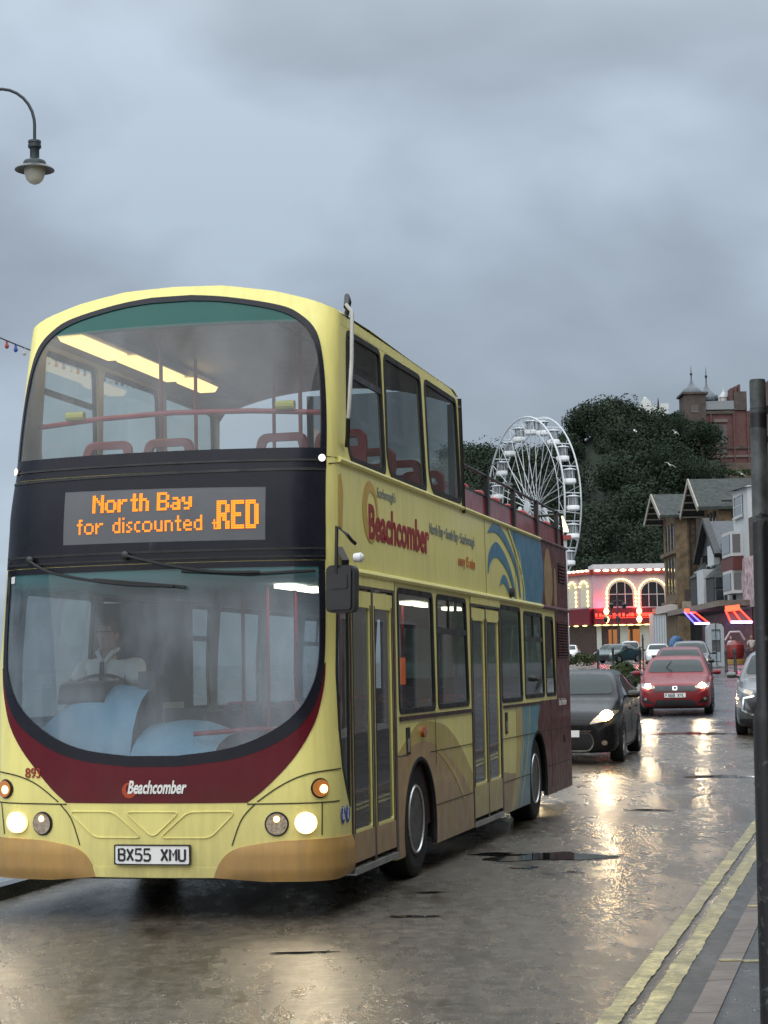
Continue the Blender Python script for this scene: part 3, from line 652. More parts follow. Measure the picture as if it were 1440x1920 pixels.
# doors
def door(u0_, u1_, zb, goldz, bottom_m):
    um = (u0_+u1_)/2; m_df = mat('dark_maroon_door_frame', (.035, .010, .012), .4, var=.1, coat=.3)
    fr = panel('door_frame', [(u0_, .26), (u0_, 2.43), (u1_+.05, 2.43), (u1_+.05, .24), (u1_-.02, .24), (u1_-.02, 2.33), (u0_+.035, 2.33), (u0_+.035, .26)], [], m_df, bus, shell, .2, .010, .05)
    panel('door_header', [(u0_, 2.35), (u0_, 2.42), (u1_, 2.42), (u1_, 2.35)], [], m_yel, fr, shell, .3, .016, .02)
    for a, b in ((u0_+.04, um-.03), (um+.03, u1_-.03)):
        gz0 = goldz; lf = panel('door_leaf', [(a, zb+.10), (b, zb+.10), (b, 2.31), (a, 2.31)], [rpoly([(a+.05, gz0), (b-.05, gz0), (b-.05, 2.19), (a+.05, 2.19)], .03)], m_yel, bus, shell, .3, .004, .03)
        panel('pane', [(a+.04, gz0-.01), (b-.04, gz0-.01), (b-.04, 2.20), (a+.04, 2.20)], [], g_door, lf, shell, .3, -.008, 0)
        panel('kick_panel', [(a, zb+.10), (b, zb+.10), (b, gz0-.02), (a, gz0-.02)], [], bottom_m, lf, shell, .3, .008, .01)
        mb = MB()
        for q in (a+.035, b-.035): ribbon(mb, [(q, gz0-.02), (q, 2.21)], .012, shell, .009, .01, 1)
        mb.build('glazing_strip', m_rub, lf)
        mb = MB()
        for i in range(3): ribbon(mb, [(a+.10, 1.33+.03*i), (b-.15, 1.33+.03*i)], .012, shell, -.02, .01, 1)
        mb.build('push_bar', m_blkp, lf)
    panel('door_seal', [(um-.03, zb+.05), (um+.03, zb+.05), (um+.03, 2.33), (um-.03, 2.33)], [], m_df, bus, shell, .3, .006, .03)
    mb = MB(); x0 = shell(u0_+.03, 0)[0]; x1 = shell(u1_, 0)[0]; ys = -shell(u1_, .2)[1]
    mb.box(x0, x1, -ys-.02, -ys+.35, zb+.015, zb+.06); mb.build('door_step', m_alu, bus)
door(DOOR[0][0], DOOR[0][1], .23, .56, m_sand); door(DOOR[1][0], DOOR[1][1], .20, .62, m_ochre)

# rear end
W2 = Y1+RC*(1-sin(.27)); XR = UE-1.0006
mb = MB(); mb.box(XR-.02, XR+.035, -W2+.01, W2-.01, ZS+.02, 1.62); mb.box(XR-.02, XR+.035, -W2+.01, W2-.01, 2.28, 3.25)
mb.box(XR-.02, XR+.035, -W2+.01, -W2+.22, 1.62, 2.28); mb.box(XR-.02, XR+.035, W2-.22, W2-.01, 1.62, 2.28)
mb.build('rear_panel', m_marl, bus)
MB().box(XR, XR+.006, -W2+.22, W2-.22, 1.62, 2.28).build('rear_window', g_side, bus)
for s in (1, -1):
    MB().lathe([(.07, 0), (.07, .03), (.02, .045)], 14, Matrix.Translation((XR+.035, s*1.08, 1.05)) @ Matrix.Rotation(pi/2, 4, 'Y')).build('tail_light', MATS['red_amber_lens'], bus)
# underbody, floors, wheel wells
mb = MB(); mb.box(.45, XR-.05, -.78, .78, .24, .36); mb.box(.35, 2.3, -1.2, 1.2, .30, .36); mb.box(3.6, 8.25, -1.2, 1.2, .27, .36); mb.box(9.6, XR-.05, -1.2, 1.2, .27, .5); mb.build('lower_floor', m_floor, bus)
for s in (1, -1):
    for hx in (HX1-1, HX2-1):
        mb = MB(); pts = [(hx+.62*cos(t), .40+.62*sin(t)) for t in np.linspace(-.2, pi+.2, 18)]
        v = []; f = []
        for x, z in pts: v += [(x, s*.72, z), (x, s*(W2-.035), z)]
        for i in range(len(pts)-1): f.append((2*i, 2*i+1, 2*i+3, 2*i+2))
        n = len(v); v += [(x, s*.72, z) for x, z in pts]; f.append(tuple(range(n, n+len(pts)))); mb.add(v, f); mb.build('wheel_well', m_und, bus, fix=False)
mb = MB(); mb.box(.42, XR-.04, -W2+.05, W2-.05, 2.40, 2.46); mb.build('upper_deck_floor', m_inner, bus)
mb = MB(); mb.box(.50, XR-.05, -W2+.06, W2-.06, 2.462, 2.475); mb.build('upper_deck_covering', m_floor, bus)
for s in (1, -1): MB().box(XR-.06-0*s, XR-.04, -W2+.05, W2-.05, .4, 1.6) if s < 0 else None
# lining panels under the windows
for s in (1, -1):
    mb = MB(); ys = sorted((s*(W2-.05), s*(W2-.065)))
    for x0, x1 in (((3.1, 5.1), (6.75, 8.2), (9.6, XR-.1)) if s < 0 else ((.75, 2.2), (3.6, 8.2), (9.6, XR-.1))): mb.box(x0, x1, ys[0], ys[1], .4 if x0 != 9.6 else .55, 1.35)
    mb.build('side_lining', mat('maroon_lining', (.08, .03, .035), .8, var=.1), bus)
    mb = MB(); mb.box(.9, 4.9, ys[0], ys[1], 2.47, 3.26); mb.build('upper_lining', MATS['maroon_lining'], bus)
# lit lamps inside
m_tube = emit('warm_ceiling_tube', (1, .68, .26), 1.5)
for x0, x1 in ((.62, 1.55), (1.62, 2.75), (2.85, 3.45)):
    a = MB().prism([(-.10, 0), (.10, 0), (.07, -.045), (-.07, -.045)], lambda a, b, d: (d, -(-.92+.05*x0+a), 4.30+b), x0, x1).build('upper_ceiling_lamp', m_tube, bus)
MB().prism([(-.16, .0), (.16, 0), (.16, .06), (-.16, .06)], lambda a, b, d: (d, -(-.90+a), 4.31+b), .6, 4.6).build('lamp_tray', m_inner, bus)
m_t2 = emit('white_ceiling_lamp', (1, .90, .68), 6)
for x in (1.15, 1.75, 3.4, 5.2, 5.8, 7.1, 9.0):
    for y in (.62,): MB().box(x, x+.42, -y-.07, -y+.07, 2.355, 2.385).build('lower_ceiling_lamp', m_t2, bus)
MB().box(.45, XR-.05, -W2+.05, W2-.05, 2.39, 2.398).build('lower_ceiling', mat('pale_interior_lining', (.45, .46, .46), .6, var=.08), bus)
# seats
def seat(x, y, zf, m=m_seat, hh=1.06):
    mb = MB(); wd = .21
    P = rpoly([(-wd, .40), (wd, .40), (wd, hh-.06), (wd-.05, hh), (-wd+.05, hh), (-wd, hh-.06)], .06)
    hole = rpoly([(-wd+.06, hh-.11), (wd-.06, hh-.11), (wd-.08, hh-.04), (-wd+.08, hh-.04)], .02)
    fn = lambda a, b, o: (x+.02*0+o+(b-.4)*.16+.25, y+a, zf+b)
    v, f = panel_mesh(P, [hole], fn, .15, 0, .05); mb.add(v, f); mb.box(x-.16, x+.28, y-wd, y+wd, zf+.38, zf+.45); mb.box(x-.02, x+.1, y-.04, y+.04, zf, zf+.38)
    st = mb.build('seat', m, bus)
    MB().tube([fn(a, b, -.025) for a, b in rpoly([(-wd+.02, hh-.16), (-wd+.02, hh+.005), (wd-.02, hh+.005), (wd-.02, hh-.16)], .07)], .022, 8).build('handle', m_pole, st)
for y in (.97, .45, -.5, -.98):
    seat(1.25, y, 2.475, hh=1.10)
for x in (2.2, 3.15, 4.1):
    for y in (.97, .45, -.5, -.98): seat(x, y, 2.475)
for k in range(7):
    for y in (.97, .45, -.5, -.98): seat(5.25+.86*k, y, 2.475, hh=1.06)
m_moq = mat('purple_moquette', (.10, .03, .07), .9, var=.4, vs=30)
for k in range(3):
    for y in (.95, .45, -.5, -.98): seat(4.6+1.1*k+(0 if k < 1 else 1.6), y, .40, m_moq, 1.02)
# handrails upstairs
rail = MB().tube([(.66, 1.15, 3.61), (.52, .6, 3.63), (.47, 0, 3.64), (.52, -.6, 3.63), (.66, -1.13, 3.61)], .020).build('front_rail', m_pole, bus)
for y in (.80, -.85): MB().tube([(.53, y-.07, 3.66), (.53, y+.07, 3.66)], .034, 10).build('yellow_grip', mat('yellow_grip', (.6, .55, .08), .5, var=0), rail)
for x, y in ((1.75, .58), (2.8, .66), (1.75, -.60), (3.6, .2), (4.4, -.2)):
    MB().tube([(x, y, 2.47), (x, y, 4.5)], .017).build('grab_pole', m_pole, bus)
MB().tube([(.9, -.62, 4.38), (4.8, -.62, 4.40)], .014).build('ceiling_rail', m_inner, bus)
MB().tube([(2.6, .35, 3.55), (3.2, -.4, 3.40), (4.4, -1.0, 3.2)], .018).build('stair_rail', m_pole, bus)
a = MB().box(4.93, 4.96, -1.18, -1.12, 2.5, 4.25).box(4.93, 4.96, .22, .28, 2.5, 4.4).box(4.93, 4.96, -1.12, .22, 3.2, 3.26).build('rear_screen_frame', m_blkp, bus)
MB().box(4.94, 4.945, -1.12, .22, 2.5, 4.4).build('misty_pane', glass('misty_glass', (.8, .82, .84), .35, (.6, .63, .66), mvar=.5), a)
# cab and downstairs
m_dash = mat('pale_blue_dashboard', (.26, .47, .66), .45, var=.12, vs=2)
v = []; f = []; na, nb = 13, 7
def dash(name, y0, y1, x0, x1, z0, z1, seed):
    rows = []
    for i in range(na):
        y = y0+(y1-y0)*i/(na-1); e = min(1, .25+i/(na-1)*2.2) if seed < 1 else 1-.5*(i/(na-1))**3
        for j in range(nb):
            t = j/(nb-1); a = t*pi/2
            rows.append((x0+(x1-x0)*(1-cos(a))*1.0, -y, z0+(z1-z0)*sin(a)*(.55+.45*e)+.02*sin(seed+y*7)))
    F = [(i*nb+j, i*nb+j+1, (i+1)*nb+j+1, (i+1)*nb+j) for i in range(na-1) for j in range(nb-1)]
    return MB().add(rows, F).build(name, m_dash, bus, 60)
dash('dashboard_binnacle', -1.12, -.34, .42, .92, 1.02, 1.63, 0.3); dash('dashboard_shelf', -.33, .30, .36, 1.0, 1.02, 1.36, 1.7)
MB().box(.40, .90, -1.15, 1.15, .40, 1.04).build('dashboard_base', m_floor, bus)
MB().prism(rpoly([(.60, 1.50), (.98, 1.52), (.96, 1.68), (.66, 1.66)], .05), lambda a, b, d: (a, d, b), .62, .99).build('instrument_hood', m_blkp, bus)
MB().tube([(.44, .335, 1.06), (.62, .335, 1.36), (.90, .335, 1.60)], .012, 6).build('dashboard_seam', m_rub, bus)
MB().box(.98, 1.0, -.05, .28, 1.28, 1.46).box(.95, 1.02, .02, .2, 1.1, 1.28).build('control_panel', m_blkp, bus)
MB().box(.42, .80, -1.15, -.3, 1.04, 1.12).build('red_step_panel', m_pole, bus)
MB().tube([(.45, -.15, 1.28), (.5, -.6, 1.31), (.65, -1.1, 1.30)], .018).build('entrance_rail', m_pole, bus)
MB().box(.85, 1.0, .30, .44, .4, 1.74).build('ticket_machine', m_blkp, bus)
MB().box(1.78, 1.82, .35, 1.15, .4, 2.3).build('cab_partition', mat('dark_partition', (.05, .055, .065), .6, var=.2), bus)
MB().box(.95, 1.55, .33, .36, .4, 1.5).build('cab_door', m_inner, bus)
sw = MB().tube([(1.02+.10*sin(t), .84+.22*cos(t), 1.62+.10*sin(t)) for t in np.linspace(0, 2*pi, 28, endpoint=False)], .013, 8, closed=True).build('steering_wheel', m_blkp, bus)
MB().bar((.9, .80, 1.35), (1.02, .84, 1.62), .05, .05).bar((1.02, .64, 1.62), (1.02, 1.04, 1.62), .03, .02).build('steering_column', m_blkp, sw)
for x, y in ((1.6, -.35), (2.2, -.4), (3.4, -.45), (3.4, .45), (5.5, -.5), (6.6, .4), (5.2, -1.1), (6.7, -1.1)): MB().tube([(x, y, .36), (x, y, 2.39)], .017).build('grab_pole', m_pole, bus)
MB().box(XR-.9, XR-.1, -1.2, 1.2, .5, 1.5).build('rear_bench', m_moq, bus)
# open deck sides and rails
m_open = mat('open_deck_red_panel', (.26, .022, .045), .4, var=.2, coat=.2)
for s in (1, -1):
    panel('deck_side_panel', [(s*6.0, 3.26), (s*12.45, 3.26), (s*12.45, 3.47), (s*6.0, 3.47)], [], m_open, bus, shell, .5, -.02, .03)
    MB().tube([shell(s*u, 3.475, -.02) for u in (6.0, 9, 12.4)], .012, 6).build('panel_capping', m_blkp, bus)
    MB().tube([shell(s*u, 3.685, -.01) for u in (5.98, 9, 12.1)]+[shell(s*12.3, 3.62, -.01), shell(s*12.35, 3.26, -.01)], .016, 8).build('deck_rail', m_blkp, bus)
    for u in (7.3, 8.83, 10.37, 11.9):
        x, y, z = shell(s*u, 3.2); y0, y1 = sorted((y, y-(.035 if y > 0 else -.035))); MB().box(x-.05, x+.05, y0-.004, y1+.004, 3.25, 3.70).build('rail_post', m_blkp, bus)
MB().tube([(XR-.15, -1.15, 3.68), (XR-.15, 1.15, 3.68)], .018).build('rear_rail', m_blkp, bus)
MB().box(XR-.1, XR-.06, -1.18, 1.18, 3.25, 3.5).build('rear_deck_panel', m_open, bus)
st = MB().tube([(9.1, .55, 3.3), (9.1, .55, 3.72), (9.9, .5, 3.78), (10.7, .55, 3.72), (10.7, .55, 3.3)], .025).build('stair_hoop', m_blkp, bus)
MB().tube([(6.2, 1.2, 3.28), (6.2, 1.2, 3.86)], .022).build('offside_post', m_blkp, bus)
# branch deflector at the nearside top corner
g = lambda u, z, o: shell(u, z, o)
MB().tube([g(1.47, 4.42, .04), g(1.45, 4.36, .09), g(1.44, 4.0, .10), g(1.43, 3.62, .09), g(1.44, 3.54, .08)], .015).build('branch_deflector', mat('worn_white_tube', (.42, .42, .40), .4, var=.2), bus)
MB().tube([g(1.44, 3.55, .08), g(1.48, 3.47, .07), g(1.60, 3.41, .04), g(1.66, 3.36, .02)], .017).build('deflector_foot', m_blkp, bus)
MB().tube([g(1.48, 4.40, .04), g(1.60, 4.50, .03), g(1.80, 4.47, .02), g(1.86, 4.38, -.01), g(1.80, 4.34, -.02)], .020).build('deflector_bracket', m_blkp, bus)
# mirrors
for s in (1, -1):
    y0 = 1.365*s
    y0 = 1.365 if s > 0 else -1.46
    P_ = rpoly([(-.105, -.165), (.10, -.165), (.108, .165), (-.098, .165)], .045); bx = MB().prism(P_, lambda a, b, d: (.10+d, -y0-a, 2.285+b), -.02, .10).prism(inset(P_, .02), lambda a, b, d: (.10+d, -y0-a, 2.285+b), -.045, -.0201).prism(rpoly([(-.07, .0), (.06, .0), (.06, .1), (-.07, .1)], .02), lambda a, b, d: (.10+d, -y0-a, 2.285+b), -.055, -.0451)
    mo_ = bx.build('wing_mirror', m_blkp, bus)
    MB().tube([(.14, -(y0+.10*s), 2.60), (.10, -(y0+.085*s), 2.62), (.08, -(y0+.06*s), 2.66), (.06, -(y0-.01*s), 2.72), (.06, -(y0-.02*s), 2.40), (.07, -(y0-.02*s), 2.2)], .013).build('arm', m_blkp, mo_)
    MB().bar((.12, -(y0+.03*s), 2.44), (.35, -(y0-.08*s), 2.55), .05, .10).build('bracket', m_blkp, mo_)
    MB().lathe([(.03, 0), (.035, .05), (.015, .07)], 12, Matrix.Translation((.1, -(y0+.10*s), 2.50)) @ Matrix.Rotation(pi/2*s, 4, 'X')).build('camera_cap', m_white, mo_)
# wheels
m_tyre = mat('tyre_rubber', (.007, .007, .007), .75, var=.3, vs=20)
m_rim = mat('steel_wheel', (.10, .10, .10), .45, .5, var=.35, vs=12)
def wheel(par, x, y, z, r, wd, s, lug=8, hub=True, rimr=.62, mr=None, spokes=0, turn=0):
    M = Matrix.Translation((x, y, z)) @ Matrix.Rotation(turn, 4, 'Z') @ Matrix.Rotation(-pi/2*s, 4, 'X')
    k = wd/2
    t = MB().lathe([(r*rimr, -k), (r*.93, -k), (r, -k*.75), (r, k*.75), (r*.985, k*.9), (r*.93, k), (r*.80, k*1.06), (r*rimr, k*.95)], 40, M)
    wl = MB().lathe([(r*rimr, k*.97), (r*rimr*.97, k*1.02), (r*rimr*.92, k*.9), (r*rimr*.88, k*.05), (r*rimr*.62, -k*.05), (r*rimr*.55, k*.25), (r*rimr*.45, k*.30), (r*rimr*.40, k*.75), (r*.2, k*.85), (0, k*.87)], 32, M).build('wheel', mr or m_rim, par)
    if lug: MB().tube([M @ Vector((r*rimr*.93*cos(2*pi*i/32), r*rimr*.93*sin(2*pi*i/32), k*1.0)) for i in range(32)], r*.025, 6, closed=True).tube([M @ Vector((r*rimr*.60*cos(2*pi*i/32), r*rimr*.60*sin(2*pi*i/32), k*.55)) for i in range(32)], r*.022, 6, closed=True).build('trim_ring', m_chr, wl)
    t.build('tyre', m_tyre, wl)
    mb = MB()
    for i in range(lug):
        a = 2*pi*i/lug; M2 = M @ Matrix.Translation((r*rimr*.50*cos(a), r*rimr*.50*sin(a), k*.28)); mb.lathe([(.022*r*2, 0), (.02*r*2, .03), (.0, .04)], 6, M2)
    if lug: mb.build('wheel_nuts', m_rim, wl)
    if spokes:
        mb = MB()
        for i in range(spokes):
            a = 2*pi*i/spokes; mb.bar(M @ Vector((r*.1*cos(a), r*.1*sin(a), k*.85)), M @ Vector((r*rimr*.97*cos(a), r*rimr*.97*sin(a), k*.92)), r*.12, .02)
        mb.build('spokes', mr or m_rim, wl)
    return wl
for hx in (HX1-1, HX2-1):
    for s in (1, -1): wheel(bus, hx, s*(W2-.175), .475 if hx < 5 else .46, .475, .27, s, 10)
# ================================================================== GROUND AND ROAD
def kerbX(Y): return float(np.interp(Y, [-30, 9.1, 42, 60, 97, 107, 134, 185, 260], [-8.76, 1.41, 10.0, 13.6, 18.3, 19.0, 22.0, 24.6, 28]))
def leftX(Y): return float(np.interp(Y, [-30, 14.56, 60, 100, 260], [-14.5, -3.01, 8.7-2.2, 11.0, 14.0]))
def road_mat(name, lo, hi, r0_, r1_, fine=60, wet=.5, patch=None):
    m = bpy.data.materials.new(name); m.use_nodes = True; t = m.node_tree; b = t.nodes['Principled BSDF']
    tc = N(t, 'ShaderNodeTexCoord'); v = tc.outputs['Object']
    mp = N(t, 'ShaderNodeMapping'); mp.inputs['Rotation'].default_value = (0, 0, .26); mp.inputs['Scale'].default_value = (1.5, .45, 1); t.links.new(v, mp.inputs[0])
    big = noise(t, mp.outputs[0], .55, 6, .62, .4); fin = noise(t, v, fine, 3, .6); mid = noise(t, mp.outputs[0], 5, 5, .65)
    f = math_n(t, 'ADD', math_n(t, 'MULTIPLY', big, .45), math_n(t, 'ADD', math_n(t, 'MULTIPLY', fin, .35), math_n(t, 'MULTIPLY', mid, .2)))
    spk = ramp(t, noise(t, v, fine*.12, 11, .88), [(.34, (.22,)*3), (.50, (.85,)*3), (.66, (2.3,)*3)])
    mm = N(t, 'ShaderNodeMix', data_type='RGBA', blend_type='MULTIPLY'); mm.inputs[0].default_value = 1; t.links.new(ramp(t, f, [(.36, lo), (.64, hi)]), mm.inputs[6]); t.links.new(spk, mm.inputs[7]); t.links.new(mm.outputs[2], b.inputs['Base Color'])
    wetf = math_n(t, 'ADD', math_n(t, 'MULTIPLY', big, .65), math_n(t, 'MULTIPLY', mid, .35))
    t.links.new(ramp(t, wetf, [(.36, (r0_,)*3), (.46, (r0_*1.5,)*3), (.60, (r1_,)*3)]), b.inputs['Roughness'])
    mpw = N(t, 'ShaderNodeMapping'); mpw.inputs['Scale'].default_value = (.5, 1.6, 1); t.links.new(v, mpw.inputs[0])
    h = math_n(t, 'ADD', math_n(t, 'MULTIPLY', fin, .35), math_n(t, 'MULTIPLY', noise(t, mpw.outputs[0], fine*.09, 9, .78), 1.3))
    bn = N(t, 'ShaderNodeBump'); bn.inputs['Distance'].default_value = .021
    t.links.new(ramp(t, wetf, [(.38, (.2,)*3), (.5, (wet,)*3)]), bn.inputs['Strength']); t.links.new(h, bn.inputs['Height']); t.links.new(bn.outputs[0], b.inputs['Normal'])
    b.inputs['Specular IOR Level'].default_value = .6
    MATS[name] = m; return m
m_road = road_mat('wet_brown_tarmac', (.046, .037, .027), (.116, .095, .069), .15, .38, 55, .7)
m_road2 = road_mat('wet_dark_asphalt', (.022, .024, .028), (.05, .052, .058), .14, .34, 50, .5)
m_gut = road_mat('coarse_gutter_asphalt', (.014, .014, .014), (.06, .058, .055), .25, .5, 38, 1.0)
m_pave = road_mat('wet_pavement_tarmac', (.012, .013, .014), (.038, .038, .038), .22, .5, 40, .7)
m_prom = road_mat('wet_promenade_paving', (.10, .105, .11), (.2, .2, .2), .08, .3, 30, .3)
YS = sorted(set(list(np.arange(-28, 60, 2.0))+list(np.arange(60, 270, 10.0))+[9.1, 14.56]))
def sheet(name, fl, fr, y0, y1, dz, m, kind='structure', nx=6, thick=0):
    ys = [y for y in YS if y0 < y < y1]; ys = [y0]+ys+[y1]; v = []; f = []
    for y in ys:
        a, b = fl(y), fr(y)
        for i in range(nx+1): v.append((a+(b-a)*i/nx, y, gz(y)+dz))
    for j in range(len(ys)-1):
        for i in range(nx): k = j*(nx+1)+i; f.append((k, k+1, k+nx+2, k+nx+1))
    o = MB().add(v, f).build(name, m, smooth=60, fix=False); tag(o, kind=kind); return o
sheet('ground', lambda y: -900, lambda y: 900, -200, 262, -.06, mat('ground_earth', (.06, .06, .06), .8, var=.2), nx=20)
far = MB().add([(-900, 262, gz(262)-.06), (900, 262, gz(262)-.06), (900, 3000, gz(400)-.06), (-900, 3000, gz(400)-.06)], [(0, 1, 2, 3)]).build('far_ground', MATS['ground_earth'], fix=False); tag(far, kind='structure')
sheet('road', leftX, lambda y: kerbX(y)+.02, -28, 40.2, 0, m_road)
sheet('far_road', leftX, lambda y: kerbX(y)+.02, 40.2, 262, -.003, m_road2)
sheet('gutter_strip', lambda y: kerbX(y)-.155, lambda y: kerbX(y)+.01, -28, 40, .004, m_gut, nx=1)
sheet('pavement', lambda y: kerbX(y)+.16, lambda y: kerbX(y)+(9 if y < 110 else 14), -28, 262, .085, m_pave)
sheet('promenade', lambda y: -60, lambda y: leftX(y)-.14, -28, 262, .085, m_prom)
# side apron in front of the arcade
tag(MB().add([(9, 120, gz(120)+.004), (20, 120, gz(120)+.004), (24, 199, gz(199)+.004), (9, 199, gz(199)+.004)], [(0, 1, 2, 3)]).build('car_park', m_road2, fix=False), kind='structure')
m_yl = road_mat('worn_yellow_line_paint', (.22, .185, .09), (.46, .39, .18), .3, .55, 30, .6)
def edge_noise(y, k): return .003*sin(y*7.3+k)+.005*random.uniform(-1, 1)
for k, (a, b) in enumerate(((-.445, -.335), (-.27, -.155))):
    ys = np.arange(-5, 40, .055); v = []; f = []
    for y in ys:
        x = kerbX(y); v += [(x+a+edge_noise(y, k), y, gz(y)+.008), (x+b+edge_noise(y, k+5), y, gz(y)+.008)]
    for i in range(len(ys)-1): f.append((2*i, 2*i+1, 2*i+3, 2*i+2))
    tag(MB().add(v, f).build('yellow_line', m_yl, fix=False), kind='structure')
m_kerb = mat('sandstone_kerb', (.125, .098, .080), .5, var=.25, bump=.4, bs=30)
# kerbstones
mb = MB(); y = -8.0; first = None
kerb = None
v = []; f = []
ys = np.arange(-28, 262, .9)
for i in range(len(ys)-1):
    a, b = ys[i], ys[i+1]-(.012 if ys[i] < 40 else 0); xa, xb = kerbX(a), kerbX(b); za, zb = gz(a), gz(b); k = .003*random.uniform(-1, 1)
    n = len(v); v += [(xa+k, a, za-.04), (xa+.035+k, a, za+.09), (xa+.165, a, za+.092), (xa+.165, a, za-.04), (xb+k, b, zb-.04), (xb+.035+k, b, zb+.09), (xb+.165, b, zb+.092), (xb+.165, b, zb-.04)]
    f += [(n, n+1, n+5, n+4), (n+1, n+2, n+6, n+5), (n+2, n+3, n+7, n+6), (n, n+3, n+2, n+1), (n+4, n+5, n+6, n+7)]
tag(MB().add(v, f).build('kerb', m_kerb), kind='structure')
v = []; f = []
for i in range(len(ys)-1):
    a, b = ys[i], ys[i+1]; xa, xb = leftX(a), leftX(b); za, zb = gz(a), gz(b)
    n = len(v); v += [(xa, a, za-.04), (xa-.02, a, za+.10), (xa-.15, a, za+.10), (xb, b, zb-.04), (xb-.02, b, zb+.10), (xb-.15, b, zb+.10)]
    f += [(n, n+1, n+4, n+3), (n+1, n+2, n+5, n+4)]
tag(MB().add(v, f).build('offside_kerb', mat('dark_kerb_band', (.03, .03, .03), .3, var=.2), fix=False), kind='structure')  # near-black band along the offside road edge, built as a low kerb
for (y, x1) in ((10.42, 1.2), (12.72, .13)):
    x = kerbX(y)+.04; tag(MB().box(x, x+.122, y-.035, y+.035, .08, .097).box(x+.13, x+x1, y-.04, y+.03, .07, .091).build('yellow_kerb_mark', m_yl), kind='structure')
# puddles
m_wat = mat('puddle_water', (.012, .012, .013), .03, var=0, spec=.6)
def puddle(cx, cy, rx, ry, seed, n=40):
    random.seed(seed); ph = [random.uniform(0, 6) for _ in range(6)]; P = []
    for i in range(n):
        t = 2*pi*i/n; r = 1+.22*sin(2*t+ph[0])+.16*sin(3*t+ph[1])+.10*sin(5*t+ph[2])+.07*sin(9*t+ph[3])+.05*sin(14*t+ph[4]); P.append((cx+rx*r*cos(t), cy+ry*r*sin(t)))
    fn = lambda a, b, o: (a, b, gz(b)+.006); o = panel('puddle', P, [], m_wat, None, fn, .5, 0, 0, smooth=0); tag(o, kind='structure')
puddle(1.45, 17.2, .46, .42, 3); puddle(1.0, 17.5, .25, .16, 5); puddle(1.15, 16.3, .10, .10, 8); puddle(.15, 13.2, .16, .05, 9); puddle(4.9, 27.8, .45, .25, 12); puddle(5.6, 24.9, .2, .1, 14)
puddle(.3, 14.6, .12, .04, 23); puddle(1.55, 15.9, .12, .03, 24); puddle(6.2, 38.7, .9, .35, 27); puddle(-.55, 11.6, .20, .03, 31)
puddle(3.1, 22.5, .25, .1, 33); puddle(-.1, 16.8, .5, .06, 35)

